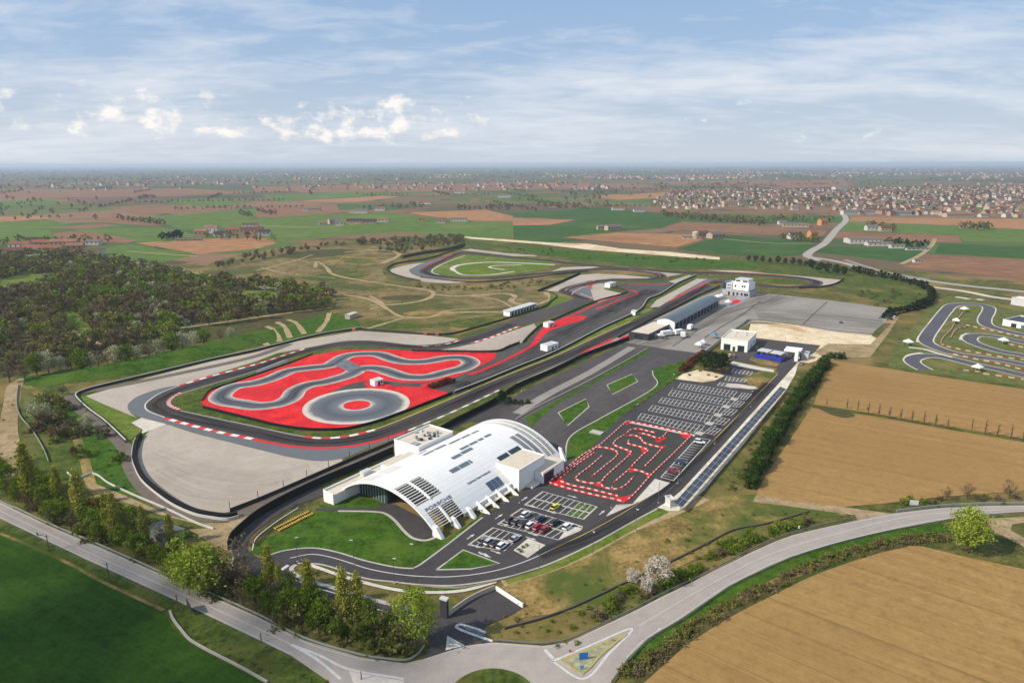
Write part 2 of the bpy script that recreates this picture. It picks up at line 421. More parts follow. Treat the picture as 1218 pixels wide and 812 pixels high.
m_white = plain('road_paint', S(196, 194, 188), .7, .2, var=.18, vs=1.2)
m_faint = plain('worn_road_paint', S(184, 178, 170), .8, .2, var=.15, vs=.6)
m_yellow = plain('yellow_line', S(206, 176, 96), .7, .2, var=.1)
m_kerbw = plain('kerb_stone', S(176, 170, 160), .85, .2, var=.15)
def stripe_mat(name, a, b, period, duty=.5):
    t = newmat(name); u = t.add('ShaderNodeUVMap'); s = t.add('ShaderNodeSeparateXYZ'); t.link(u.outputs[0], s.inputs[0])
    f = t.math('FRACT', t.math('DIVIDE', s.outputs[0], period)); k = t.math('GREATER_THAN', f, duty)
    v = t.coord(); n = t.noise(v, .8, 4, .6)
    col = t.mix(k, a, b); col = t.mix(t.ramp(n, [(.4, 0.0), (.8, .45)]), col, S(110, 90, 84))
    return t.out(col, .7, .2)
m_kerb = stripe_mat('kerb_paint', S(214, 44, 46), S(226, 220, 212), 7)
m_kerb2 = stripe_mat('kerb_paint_short', S(206, 40, 42), S(214, 206, 198), 2.4)
m_kerby = stripe_mat('kerb_paint_white_grey', S(226, 220, 206), S(150, 140, 126), 8)
m_dash = None
# ------------------------------------------------------------------ ground and the far fields
sheet_pts('ground', [Vector(p) for p in ((-60000, -600, 0), (60000, -600, 0), (60000, 60000, 0), (-60000, 60000, 0))], 0, m_far)
sheet('grassland', [(-420, 840), (1640, 840), (1500, 345), (1218, 336), (1080, 322), (914, 308), (860, 303), (610, 287), (540, 283), (480, 281), (405, 287), (330, 296), (250, 316), (120, 312), (0, 312), (-260, 330)], .02, m_grass)
FD = [
 ('field_brown', m_fB, [(-40, 304), (52, 302), (54, 309), (-40, 312)]),
 ('field_green', m_fG, [(84, 305), (150, 290), (236, 303), (190, 313), (252, 330), (245, 336), (180, 322), (120, 314)]),
 ('field_tan', m_fT, [(161, 289), (240, 284), (310, 283), (330, 289), (305, 296), (236, 302)]),
 ('field_green', m_fG, [(85, 273), (190, 270), (240, 280), (200, 288), (160, 287), (110, 277)]),
 ('field_brown', m_fB, [(57, 278), (95, 274.5), (165, 285.5), (150, 289), (75, 287)]),
 ('field_green', m_fG, [(-60, 273), (58, 273), (66, 281), (25, 290), (-60, 291)]),
 ('field_green', m_fG, [(-60, 264.5), (63, 262), (83, 267), (53, 272.5), (-60, 272.5)]),
 ('field_brown', m_fT, [(-60, 258), (45, 257), (63, 260), (0, 264), (-60, 264)]),
 ('field_brown', m_fB, [(85, 260), (135, 257), (196, 267), (186, 269), (141, 266)]),
 ('field_brown', m_fB, [(56, 271), (120, 266.5), (140, 268), (105, 272)]),
 ('field_green', m_fG, [(150, 260), (305, 248), (305, 269), (214, 273), (199, 267)]),
 ('field_green', m_fG, [(306, 258.5), (455, 252), (506, 258), (520, 263), (610, 264), (610, 283), (546, 283), (480, 276), (405, 281), (332, 288), (306, 280)]),
 ('field_tan', m_fB, [(305, 245), (400, 243), (405, 253), (330, 258.5), (305, 258)]),
 ('field_tan', m_fT, [(486, 253), (576, 249), (610, 257), (610, 263), (556, 262), (508, 257)]),
 ('field_green', m_fD, [(611, 269), (655, 268), (690, 262), (683, 260.5), (612, 258), (612, 253), (710, 247), (783, 253), (812, 262), (786, 271.5), (731, 276), (705, 277), (668, 282), (700, 286), (640, 290), (611, 286)]),
 ('field_tan', m_fT, [(610, 259), (683, 261.5), (655, 267.5), (610, 268)]),
 ('field_tan', m_fT, [(670, 282.5), (731, 277), (831, 279), (836, 285), (803, 294)]),
 ('field_tan', m_fB, [(787, 272), (812, 263.5), (914, 272), (914, 278.5), (868, 277)]),
 ('field_green', m_fD, [(803, 297), (864, 279), (968, 289), (956, 304), (914, 306), (850, 302)]),
 ('field_brown', m_fB, [(914, 271), (983, 274), (979, 281), (914, 279)]),
 ('field_green', m_fD, [(968, 300), (980, 293), (1100, 298), (1075, 312)]),
 ('field_brown', m_fB, [(1072, 317), (1110, 304), (1260, 310), (1260, 334), (1218, 332)]),
 ('field_green', m_fD, [(1111, 302), (1118, 289.5), (1280, 295), (1280, 311)]),
 ('field_brown', m_fB, [(989, 283), (998, 275), (1140, 280.5), (1144, 289)]),
 ('field_green', m_fG, [(1000, 268), (1007, 263.5), (1135, 268.5), (1300, 278), (1300, 289), (1146, 287), (1140, 280), (1000, 274.5)]),
 ('field_brown', m_fT, [(1008, 263), (1014, 259), (1300, 261), (1300, 277), (1135, 268)]),
 ('field_brown', m_fB, [(750, 217), (914, 214), (914, 222), (860, 221)]),
 ('field_brown', m_fB, [(914, 216), (1010, 214), (1015, 221), (914, 225)]),
 ('field_brown', m_fB, [(1018, 226), (1080, 222), (1240, 224), (1240, 228)]),
 ('field_green', m_fD, [(1060, 221), (1218, 219), (1218, 222.5), (1080, 224)]),
 ('field_brown', m_fB, [(300, 222), (480, 219), (760, 218), (780, 222), (500, 228), (305, 230)]),
 ('field_brown', m_fB, [(-40, 226), (220, 224), (305, 229), (200, 234), (-40, 236)]),
 ('field_green', m_fG, [(310, 232), (430, 228), (475, 231), (330, 240)]),
 ('field_tan', m_fT, [(357, 239), (455, 233), (475, 234), (420, 241)]),
 ('field_green', m_fG, [(-40, 240), (60, 238), (95, 243), (-40, 246)]),
 ('field_green', m_fG, [(190, 239), (250, 236), (305, 241), (240, 246)]),
 ('field_brown', m_fT, [(700, 233), (790, 229), (840, 232), (735, 238)]),
 ('field_brown', m_fB, [(130, 247), (190, 243), (280, 248), (170, 256)]),
]
for n, m, p in FD: sheet(n, p, .05, m)
ribbon('rural_road', [(1003, 254), (1006, 262), (995, 273), (980, 290), (960, 303), (972, 310)], 10, .08, m_road)
ribbon('field_track', [(305, 268), (380, 270), (450, 264)], 5, .07, m_trail)
ribbon('field_track', [(150, 299), (210, 303), (236, 305)], 4, .07, m_trail)
ribbon('field_track', [(175, 315), (215, 322), (250, 328)], 5, .07, m_trail)
ribbon('field_track', [(860, 284), (914, 289), (968, 289.5)], 4, .07, m_trail)
ribbon('field_track', [(1072, 314), (1095, 303), (1108, 292), (1112, 284)], 5, .07, m_trail)
ribbon('bypass_road', [(958, 305), (985, 309), (1012, 315), (1035, 324), (1070, 329), (1105, 334), (1150, 340), (1218, 347), (1290, 356)], 9, .08, m_road)
ribbon('bypass_road', [(1005, 309), (1030, 317), (1060, 325), (1105, 332)], 6, .085, m_yard)
ribbon('gravel_road', [(1218, 358), (1180, 353), (1150, 347), (1122, 343), (1108, 341.5)], 7, .09, m_concrete)
sheet('building_site', [(546, 281), (610, 285.5), (660, 289), (700, 290), (740, 296), (800, 300), (856, 306), (856, 309), (790, 304), (700, 297), (640, 290), (560, 284)], .07, m_sand)
sheet('grass_bank', [(470, 281), (540, 283), (600, 287), (700, 299), (800, 305), (860, 309), (914, 310), (1012, 318), (1100, 340), (1110, 352), (1080, 370), (1000, 345), (900, 322), (760, 319), (640, 304), (552, 298), (480, 300)], .06, m_bank)
sheet('dark_turf', [(780, 306), (850, 309), (905, 312), (900, 320), (800, 318), (700, 310), (640, 302), (620, 294), (700, 300)], .065, m_lawn)
# ------------------------------------------------------------------ motocross ground
sheet('motocross_ground', [(240, 322), (300, 300), (420, 289), (520, 288), (540, 292), (500, 299), (468, 309), (455, 322), (470, 334), (520, 339), (640, 330), (700, 335), (668, 352), (612, 378), (566, 394), (548, 400), (430, 392), (400, 372), (395, 352), (330, 345)], .06, m_moto, True, 3)
def trails(px, w, mat=None, z=.08): ribbon('dirt_trail', px, w*.7, z, mat or m_trail, jitter=.5)
trails([(375, 318), (377, 311), (388, 318), (398, 327), (440, 335), (480, 341), (512, 346), (514, 352), (500, 358), (470, 362), (440, 363)], 5)
trails([(300, 340), (350, 346), (420, 352), (445, 358), (460, 367), (480, 377), (510, 377), (530, 372), (600, 371)], 5)
trails([(440, 352), (455, 362), (440, 368)], 4)
trails([(514, 350), (540, 352), (570, 351), (600, 349), (612, 352), (608, 358), (620, 362), (640, 362)], 6)
trails([(430, 393), (450, 387), (480, 378)], 4)
trails([(560, 352), (590, 356), (610, 366)], 3)
trails([(520, 372), (545, 368), (590, 365)], 3)
trails([(305, 322), (350, 310), (372, 303)], 4)
trails([(410, 300), (450, 297), (475, 302), (455, 313)], 8)
trails([(310, 318), (340, 325), (400, 331)], 3)
trails([(700, 352), (690, 347), (668, 344), (650, 347), (655, 355), (640, 362)], 5)
for q in ([(318, 411), (308, 400), (300, 396)], [(333, 406), (325, 392), (317, 388)], [(345, 402), (338, 388), (329, 383)], [(362, 397), (352, 384), (342, 380)], [(378, 395), (388, 383), (392, 372)]): trails(q, 4.5, None, .12)
trails([(305, 408), (355, 398), (420, 392)], 3)
for q in ([(455, 353), (500, 351), (505, 355), (460, 357)], [(360, 330), (430, 322), (440, 327), (390, 335)], [(330, 303), (400, 296), (430, 299), (360, 308)], [(480, 372), (530, 368), (560, 372), (500, 377)], [(520, 385), (600, 374), (612, 376), (560, 390)], [(420, 385), (480, 380), (520, 388), (470, 391)], [(390, 308), (430, 303), (450, 310), (410, 316)]):
    sheet('turf_patch', q, .07, R.choice([m_bank, m_scrub, m_dry]), True, 4)
# ------------------------------------------------------------------ west circuit
sheet('circuit_infield', [(85, 470), (250, 425), (430, 391), (545, 399), (610, 379), (700, 348), (760, 335), (840, 325), (870, 345), (760, 386), (600, 465), (540, 497), (405, 552), (150, 528)], .09, m_bank)
sheet('gravel_trap', [(102, 471), (176, 449), (251, 430), (304, 419), (355, 405.5), (426, 393.5), (506, 398.5), (545, 403), (531, 408), (496, 412), (431, 408), (380, 411), (330, 420), (304, 430), (251, 446), (214, 459), (176, 468), (156, 478), (152, 485), (156, 492), (163, 497), (126, 482)], .11, m_gravel)
sheet('grass_verge', [(88, 471), (102, 471), (126, 482), (163, 497), (169, 512), (152, 526), (135, 513), (118, 497)], .115, m_bright)
sheet('gravel_trap', [(190, 504), (230, 515), (305, 534), (343, 543), (380, 548), (408, 546), (390, 559), (340, 579), (274, 608), (262, 611), (240, 608), (215, 601), (191, 586), (172, 564), (164, 543), (167, 530), (173, 518)], .11, m_gravel, True, 3)
sheet('concrete_pad', [(156, 503), (176, 493), (205, 502), (176, 513), (168, 516), (170, 511)], .12, m_concrete)
strip('asphalt_runoff', [(214, 458), (191, 462), (165, 471), (153, 480), (153, 488), (163, 495), (196, 504), (251, 520), (305, 533.5), (343, 543.5), (380, 548.5), (408, 545), (440, 532), (480, 519)],
      [(214, 463), (195, 468), (180, 476), (174, 483), (178, 490), (200, 497), (251, 511), (304, 522), (345, 529), (380, 532), (410, 531), (440, 526), (482, 513)], .125, m_runoff)
OUT = [(640, 370), (610, 380.5), (569, 396), (531, 407.5), (496, 410.5), (446, 405.5), (413, 405.5), (380, 411), (345, 420.5), (304, 434), (251, 448), (214, 459), (191, 468), (176, 477), (172, 483), (176, 489), (196, 497), (251, 511), (304, 522), (355, 531), (400, 531.5), (426, 528.5), (456, 521.5), (486, 511), (531, 492.5), (556, 481), (594, 463), (648, 440), (688, 422.5), (732, 401.7), (757, 389), (783, 376.5), (826, 353.5), (848, 343.5)]
INN = [(644, 381), (610, 391), (570, 407), (546, 412), (518, 416), (486, 415), (446, 412.6), (405, 412.6), (370, 418.5), (338, 428), (304, 441), (251, 457), (211, 469), (202, 476), (201, 482), (214, 488), (251, 496), (304, 507), (355, 518), (385, 521), (416, 518), (446, 511), (481, 498), (539, 473.5), (580, 456), (612, 443), (660, 424), (700, 404.5), (720, 396), (751, 382.5), (784, 365.5), (799, 356.5), (824, 342.5), (838, 334)]
strip('race_track', OUT, INN, .15, m_track)
strip('asphalt_patch', [(305, 433), (345, 421.5)], [(305, 445), (341, 430)], .14, m_runoff)
ribbon('yellow_line', [(416, 517.6), (446, 510.6), (481, 497.5), (539, 473), (580, 455.5), (612, 442.5), (660, 423.5), (720, 395.5), (751, 382)], .5, .155, m_yellow)
ribbon('white_line', [(214, 458.5), (191, 467.5), (176.5, 477), (172.5, 483), (176.5, 489), (196, 496.6)], .6, .16, m_white)
ribbon('white_line', [(338, 428.5), (304, 441.4), (251, 457.4), (212, 469)], .4, .16, m_white)
ribbon('white_line', [(214, 488.4), (251, 496.4), (304, 507.4), (355, 518.3), (385, 521.2)], .35, .16, m_white)
def kerb(px, w, m=None): ribbon('painted_kerb', px, w, .17, m or m_kerb)
kerb([(214, 458.5), (251, 447.5), (280, 440), (304, 433.5)], 1.8)
kerb([(214, 487.5), (203, 483), (200.5, 478), (206, 472), (215, 467)], 1.7, m_kerb2)
kerb([(196, 497.5), (251, 512), (304, 523)], 2.0)
kerb([(304, 523.5), (355, 532), (400, 532.5), (426, 529.5), (456, 522.5), (486, 512.5)], 1.6, plain('red_kerb', S(214, 40, 42), .7, .2, var=.15))
kerb([(304, 434), (345, 420.5), (362, 415)], 1.6)
kerb([(362, 519.5), (385, 521.5), (416, 518.5), (446, 511.2)], 1.7)
kerb([(486, 512), (531, 493.3), (556, 482), (594, 464)], 1.1, m_kerby)
kerb([(496, 411.5), (515, 412), (535, 408.5), (548, 404)], 1.6)
kerb([(560, 408.5), (585, 401), (610, 391), (619, 388)], 1.8)
sheet('gravel_trap', [(519, 417), (546, 412.5), (561, 409), (586, 401.5), (635, 385), (638, 389), (622, 407), (590, 419)], .13, m_gravel)
# ------------------------------------------------------------------ red handling area
RED = [(239, 478), (251, 465), (277, 456), (304, 447), (343, 434), (370, 423), (413, 416), (461, 415.7), (518, 419), (590, 419.7), (589, 426.5), (553, 444), (545, 452), (520, 456), (505, 460), (535, 466.5), (513, 477.5), (456, 499), (430, 506), (410, 510), (368, 511), (330, 506), (304, 500), (264, 490), (244, 484)]
sheet('red_tarmac', RED, .16, m_red)
sheet('dark_apron', [(394, 466.5), (410, 459), (425, 454.5), (450, 452), (478, 455), (500, 455.5), (513, 454), (540, 450), (556, 442.5), (600, 436), (600, 444), (545, 470), (533, 467), (505, 461), (478, 459.5), (450, 459), (425, 463), (405, 466.5)], .165, m_apron)
sheet('red_tarmac', [(433, 456), (437, 454), (462, 457), (470, 461), (436, 460)], .17, m_red)
sheet('red_tarmac', [(500, 458), (512, 455), (524, 456), (521, 461), (504, 462)], .17, m_red)
LOOP = [(262, 473.5), (267, 466), (280, 459.5), (305, 455.5), (326, 449), (345, 441), (370, 437.5), (391, 435), (402, 429), (414, 423), (432, 421), (450, 421.5), (467, 427), (484, 430.5), (506, 430), (531, 426), (551, 426), (560, 431.5), (551, 438), (531, 443), (508, 448.5), (484, 448.5), (466, 443.5), (449, 438.5), (430, 438.5), (415, 446), (388, 454), (368, 457.5), (353, 464), (345, 474), (330, 480.5), (305, 483), (287, 480.5), (271, 478)]
def lane_mat():
    t = newmat('wet_lane'); u = t.add('ShaderNodeUVMap'); s = t.add('ShaderNodeSeparateXYZ'); t.link(u.outputs[0], s.inputs[0]); v = t.coord()
    n = t.math('MULTIPLY', t.math('SUBTRACT', t.noise(v, .3, 4, .6), .5), .45)
    f = t.math('ADD', t.math('MULTIPLY', t.math('ABSOLUTE', t.math('SUBTRACT', s.outputs[1], .5)), 2.0), n)
    return t.out(t.ramp(f, [(.15, S(92, 95, 101)), (.6, S(116, 118, 120)), (.82, S(158, 153, 142)), (.97, S(194, 186, 168))]), .6, .25)
ribbon('handling_course', LOOP, 10.0, .18, lane_mat(), True)
ribbon('handling_course', [(404, 430), (413, 435), (425, 440)], 9, .183, m_wet)
C0 = G(424.5, 482); RO = (G(487, 482)-G(362.5, 482)).length/2
def disc(name, r, z, m):
    sheet_pts(name, [C0+Vector((r*math.cos(a), r*math.sin(a), 0)) for a in [2*math.pi*i/64 for i in range(64)]], z, m)
def skid():
    t = newmat('skid_pad_wear'); v = t.coord(); s = t.add('ShaderNodeVectorMath'); s.operation = 'DISTANCE'
    t.link(v, s.inputs[0]); s.inputs[1].default_value = (C0.x, C0.y, .18)
    n = t.noise(v, .25, 4, .6)
    f = t.math('ADD', t.math('DIVIDE', s.outputs['Value'], RO), t.math('MULTIPLY', t.math('SUBTRACT', n, .5), .12))
    col = t.ramp(f, [(.25, S(190, 186, 176)), (.36, S(108, 110, 114)), (.6, S(82, 85, 91)), (.84, S(104, 105, 108)), (.93, S(196, 190, 172))])
    return t.out(col, .6, .25)
disc('skid_pad', RO, .18, skid()); disc('skid_pad_centre', RO*.255, .19, m_red)
# ------------------------------------------------------------------ central apron and east circuit
sheet('dark_apron', [(534, 467), (540, 469.5), (612, 440.5), (660, 421), (716, 392), (749, 377), (764, 368), (771, 357), (784, 352), (806, 338), (801, 335), (746, 337), (733, 340), (738, 343), (748, 347), (745, 350), (709, 361), (648, 385), (626, 408), (620, 409), (591, 420), (589, 427), (553, 444), (545, 455)], .15, m_apron)
sheet('grass_verge', [(540, 471), (612, 441.5), (660, 422.5), (716, 393.5), (749, 378.5), (770, 367), (778, 367), (751, 381.5), (720, 394.5), (660, 422.5), (612, 441.5), (580, 454.5), (539, 472.5)], .16, m_bright)
strip('grass_verge', [(478, 497.5), (540, 470), (612, 440.6), (660, 421.2), (716, 392.2), (750, 377)], [(482, 497.8), (539, 473.2), (580, 456), (612, 442.7), (660, 423.7), (720, 395.7), (751, 382)], .145, m_bright)
ribbon('red_line', [(558, 446), (575, 440), (600, 429), (618, 420), (632, 412), (638, 404), (645, 394), (655, 388)], 2.6, .17, m_red)
sheet('red_band', [(634, 410), (638, 402), (645, 392), (655, 387), (667, 380), (690, 375), (698, 377), (690, 382), (668, 388), (650, 396), (643, 404), (636, 412)], .172, m_red, True, 3)
ribbon('red_line', [(655, 385), (690, 371), (709, 362), (738, 351), (746, 348)], 1.8, .17, m_red)
ribbon('red_line', [(709, 368), (735, 358), (755, 351), (758, 348), (748, 345), (736, 344)], 1.8, .17, m_red)
ribbon('red_line', [(747, 338.5), (775, 338), (796, 338)], 1.6, .17, m_red)
ribbon('red_line', [(552, 443.5), (566, 437), (583, 429)], 1.2, .17, m_red)
EAST = [(700, 356), (690, 353.5), (679, 350), (672, 347), (676, 343.5), (690, 339), (708, 335), (728, 333), (755, 332.5), (776, 332), (786, 329), (781, 325.5), (765, 323), (748, 321.3), (720, 320), (690, 321.5), (650, 325), (620, 327.5), (590, 330), (560, 331), (530, 329.5), (512, 326.5), (505, 322.5), (512, 317), (528, 309), (543, 302.5), (552, 300.5), (570, 302), (610, 306), (660, 311), (710, 316.5), (770, 321), (823, 324.5), (870, 325), (915, 327.5), (945, 330), (968, 334), (970, 338), (955, 341), (930, 341.5), (905, 339), (880, 336), (860, 335), (845, 337)]
sheet('gravel_trap', [(464, 322), (480, 316), (507, 312), (500, 316), (488, 320), (489, 325), (500, 329), (530, 333), (560, 335), (530, 337), (490, 333)], .11, m_gravel, True, 3)
sheet('asphalt_runoff', [(486, 321), (500, 314), (549, 299), (553, 301), (515, 315), (504, 322.5), (512, 327), (540, 331.5), (510, 330.5), (490, 325)], .12, m_runoff)
sheet('gravel_trap', [(549, 297.5), (560, 296), (600, 301), (636, 303.5), (640, 305), (610, 304.8), (570, 300)], .11, m_gravel)
sheet('gravel_trap', [(656, 323), (668, 318), (700, 317), (716, 317.5), (700, 319.5), (675, 321)], .11, m_gravel)
sheet('gravel_trap', [(650, 346), (662, 340), (690, 327), (710, 325.5), (740, 327), (772, 330), (776, 332), (730, 331.3), (700, 334), (680, 340), (668, 347)], .11, m_gravel)
sheet('gravel_trap', [(731, 320.5), (755, 320), (785, 324), (800, 325), (812, 326), (800, 328), (790, 330), (778, 325), (760, 322.5)], .11, m_gravel)
sheet('gravel_trap', [(795, 335), (820, 327), (823, 328), (803, 337)], .16, m_gravel)
sheet('gravel_trap', [(706, 357), (702, 343), (706, 338), (716, 337), (722, 340), (718, 344), (730, 347), (740, 349), (712, 359.5)], .16, m_gravel)
sheet('gravel_trap', [(773, 366), (781, 357), (829, 331.5), (842, 332), (838, 334), (824, 342), (799, 356), (784, 365)], .16, m_gravel)
sheet('asphalt_runoff', [(799, 354.5), (820, 343), (838, 333), (852, 332), (838, 337), (820, 347)], .17, m_runoff)
sheet('gravel_trap', [(840, 321), (880, 322), (914, 325.5), (960, 329), (1001, 333), (993, 339), (974, 341), (971, 336), (955, 331), (914, 327), (870, 324)], .11, m_gravel)
sheet('grass_verge', [(512, 322), (530, 311), (552, 303.5), (600, 307), (660, 313), (640, 322), (590, 328), (540, 328)], .11, m_bright, True, 3)
sheet('infield_grass', [(636, 375), (652, 365), (655, 349), (668, 352), (688, 356), (690, 360), (672, 367)], .115, m_bright)
sheet('infield_grass', [(838, 328), (915, 330), (950, 333), (955, 338), (915, 338), (870, 333)], .12, m_bank)
ribbon('infield_path', [(540, 322), (538, 319), (548, 315), (580, 312), (620, 313), (660, 315)], 5, .13, m_concrete)
ribbon('infield_path', [(540, 322), (552, 327), (580, 327), (612, 323)], 3, .13, m_concrete)
ribbon('infield_path', [(620, 315), (590, 316), (582, 318), (600, 321)], 3, .13, m_concrete)
ribbon('race_track', EAST, 10.5, .14, m_track)
sheet('asphalt_patch', [(676, 345), (690, 341), (703, 340), (703, 346), (708, 357), (698, 356), (690, 352)], .145, m_runoff)
strip('race_track', [(640, 370), (665, 362), (690, 353)], [(644, 381), (672, 371), (706, 357)], .149, m_track)
for q, wd in (([(672, 346), (676, 343), (690, 338), (708, 334)], 1.5), ([(680, 351), (683, 347), (695, 341.5), (708, 338.5)], 1.2), ([(700, 354.5), (708, 354.5)], 1.5), ([(704, 344), (702, 340), (709, 338)], 2), ([(785, 330), (783, 326), (765, 322.6), (748, 320.5)], 1.5), ([(690, 349), (700, 353), (709, 355)], 1.3),
              ([(503, 320), (520, 311), (538, 303)], 2), ([(830, 323), (870, 324), (915, 326.3), (945, 329)], 2), ([(797, 358), (820, 346.5), (844, 335)], 2.6), ([(850, 338.5), (862, 338)], 3)):
    ribbon('red_kerb', q, min(wd, 1.6), .18, m_red if wd > 1.9 else m_kerb2)
ribbon('pale_edge', [(553, 304), (530, 312.5), (516, 320), (514, 324), (522, 327)], 1.4, .16, m_concrete)
# ------------------------------------------------------------------ pit lane, paddock
strip('grass_verge', [(545, 490), (594, 465.5), (650, 441), (688, 424.5)], [(548, 500), (600, 473.5), (650, 449), (700, 426)], .13, m_bank)
sheet('pit_lane', [(615, 455), (655, 437.5), (690, 422), (732, 402.5), (770, 384), (830, 355), (862, 342), (880, 342), (830, 365), (790, 382), (754, 398), (742, 404), (733, 405.5), (700, 421), (650, 443.5), (620, 458)], .14, m_yard)
ribbon('pit_wall_kerb', [(680, 430), (712, 416), (745, 402)], 3.2, .15, m_concrete)
sheet('red_band', [(688, 422), (700, 415), (722, 405.5), (732, 401.5), (726, 407), (710, 413)], .185, m_red)
strip('red_line', [(735, 404), (775, 385), (800, 373)], [(738, 405.5), (779, 386), (804, 374)], .186, m_red)
sheet('paddock_yard', [(742, 407), (760, 402), (790, 384), (850, 353), (900, 348), (985, 357), (1060, 367), (1048, 384), (1038, 397), (985, 393), (935, 385), (893, 384), (862, 402), (838, 421), (790, 415)], .14, m_yard)
sheet('parking_slab', [(900, 361), (915, 356), (985, 358), (1062, 371), (1052, 384), (1038, 396), (985, 392), (960, 389), (900, 382), (884, 380)], .15, m_yard)
ribbon('tar_seam', [(838, 402), (858, 389), (880, 376), (905, 358)], .9, .16, m_track)
ribbon('tar_seam', [(955, 386), (972, 370), (984, 359)], .8, .16, m_track)
ribbon('tar_seam', [(800, 412), (830, 393), (850, 382)], .8, .16, m_apron)
sheet('red_band', [(868, 359), (876, 356), (882, 357.5), (878, 361), (872, 362)], .17, m_red)
sheet('painted_patch', [(862, 364), (878, 353), (888, 354.5), (874, 366)], .165, plain('grey_blue_paint', S(150, 158, 166), .8, .2, var=.2))
# ------------------------------------------------------------------ yard, dynamic area, car parks
sheet('yard_asphalt', [(570, 520), (600, 478), (648, 452), (700, 429), (745, 407), (790, 414), (832, 420), (805, 440), (742, 494), (738, 500), (690, 545), (672, 560), (640, 530), (600, 500)], .13, m_apron)
sheet('yard_asphalt', [(490, 530), (540, 503), (568, 488), (600, 478), (640, 512), (620, 525), (560, 500), (520, 520)], .125, m_park)
ribbon('pale_lane', [(615, 492), (650, 470), (700, 444), (752, 413)], 4.5, .14, m_yard)
sheet('lawn', [(625, 497), (660, 478), (700, 456), (740, 432), (768, 416), (772, 418), (764, 424), (740, 436), (700, 460), (664, 480), (640, 500), (632, 510)], .15, m_lawn)
sheet('lawn', [(664, 491), (690, 476), (697, 475), (700, 484), (675, 506), (670, 503)], .16, m_lawn)
sheet('lawn', [(722, 458), (750, 445), (755, 447), (758, 454), (728, 469)], .16, m_lawn)
sheet('lawn', [(672, 545), (678, 520), (710, 500), (770, 467), (782, 456), (777, 447), (776, 441), (790, 435), (820, 427), (828, 432), (812, 444), (802, 452), (742, 494), (745, 501), (740, 502), (712, 530), (690, 548), (676, 547)], .16, m_lawn)
CARP = [(488, 678), (505, 667), (574, 614.5), (640, 573), (644, 566), (676, 546), (690, 546), (740, 494), (803, 452), (852, 453), (868, 431), (905, 438), (922, 441), (945, 424), (952, 428), (940, 443), (914, 473), (860, 531), (811, 584), (797, 595), (782, 604), (753, 619.5), (704, 646.5), (653, 670), (610, 684), (585, 690.5), (548, 695), (505, 695), (480, 692)]
sheet('car_park', CARP, .17, m_park)
strip('access_road', [(593, 671.5), (560, 677.5), (519, 679), (488, 677), (439, 669), (399, 657.5), (371, 653), (339, 656), (312, 664), (295, 654), (297, 640), (318, 622), (345, 605), (385, 590)],
      [(600, 686), (548, 695), (505, 695), (465, 691), (434, 687), (400, 677), (384, 671), (354, 669), (341, 676), (290, 672), (276, 655), (285, 637), (310, 615), (338, 598), (380, 576)], .16, m_park)
strip('access_road', [(280, 660), (300, 682), (336, 697), (380, 709), (430, 722), (470, 735), (505, 742), (512, 735)], [(352, 672), (348, 682), (370, 692), (402, 701), (450, 715), (495, 725), (530, 727), (545, 727)], .158, m_park)
sheet('entrance_apron', [(495, 727), (533, 732), (560, 712), (588, 702), (622, 724), (600, 735), (576, 745), (575, 752), (588, 765), (553, 769), (531, 776), (510, 785), (500, 785), (512, 770), (508, 755), (478, 742)], .16, m_park)
sheet('lawn', [(297, 658), (302, 646), (318, 639), (338, 633), (354, 624), (378, 607.5), (452, 609), (465, 615), (488, 639), (492, 641), (530, 642), (575, 612), (578, 616), (505, 667), (488, 675), (439, 667.5), (399, 655.5), (371, 651), (339, 654), (312, 661)], .15, m_lawn)
sheet('lawn', [(376, 600), (386, 601), (425, 588), (455, 598), (447, 604), (385, 604.5)], .15, m_lawn)
sheet('footpath', [(375, 605), (385, 604), (447, 604), (456, 598), (470, 600), (520, 625), (520, 636), (500, 642), (488, 638), (465, 615), (452, 609), (376, 607.5)], .155, m_park)
sheet('lawn', [(519, 677), (551, 654), (594, 670), (560, 676)], .18, m_lawn)
ribbon('concrete_border', [(402, 608), (452, 609.5), (466, 616), (488, 638.5), (505, 643), (522, 638)], .9, .165, m_kerbw)
for q in ([(312, 663), (339, 655), (371, 652), (399, 656.5), (439, 668.3), (488, 676.3), (505, 668), (574, 615.5)], [(354, 670), (384, 672), (434, 688), (465, 692), (505, 696), (548, 696), (610, 685), (653, 671), (704, 647.5), (753, 620.5), (782, 605)], [(519, 678), (551, 654.3), (594, 670.5), (560, 677), (519, 678)], [(664, 491), (697, 474.5), (700.5, 484), (675, 506.5), (664, 491)], [(722, 458), (752, 445), (758.5, 454), (728, 469.5), (722, 458)], [(672, 546), (678, 520), (710, 500), (770, 467), (782, 456), (777, 447), (776, 441)]):
    P = [g2(p) for p in q]; ribbon_pts('stone_kerb', P if len(q) == 5 else spline(P), .55, .185, m_kerbw)
# markings on the access road
for q in ([(345, 664), (371, 659.5), (399, 664.5), (439, 677), (475, 683.5), (505, 686), (540, 686), (585, 680), (625, 668), (660, 652)], [(300, 655), (305, 640), (330, 620), (355, 604)]):
    ribbon('lane_line', q, .3, .19, m_white)
ribbon('lane_line', [(660, 652), (700, 633), (750, 605), (790, 578), (830, 542), (880, 492), (914, 456), (925, 445)], .3, .19, m_yellow)
ribbon('lane_line', [(339, 686), (375, 699), (405, 708), (440, 722), (475, 733)], .35, .19, m_white)
ribbon('stop_line', [(335, 678), (343, 672.5)], 1.0, .19, m_white)
sheet('give_way_island', [(530, 774), (532, 756.5), (553, 768)], .20, m_white); sheet('give_way_island_top', [(533, 771), (534.5, 760), (548, 767.5)], .21, m_kerbw)
ribbon('island_line', [(586, 763), (560, 754), (543, 746.5), (545, 743.5), (552, 744), (566, 748), (578, 753)], .7, .2, m_white)
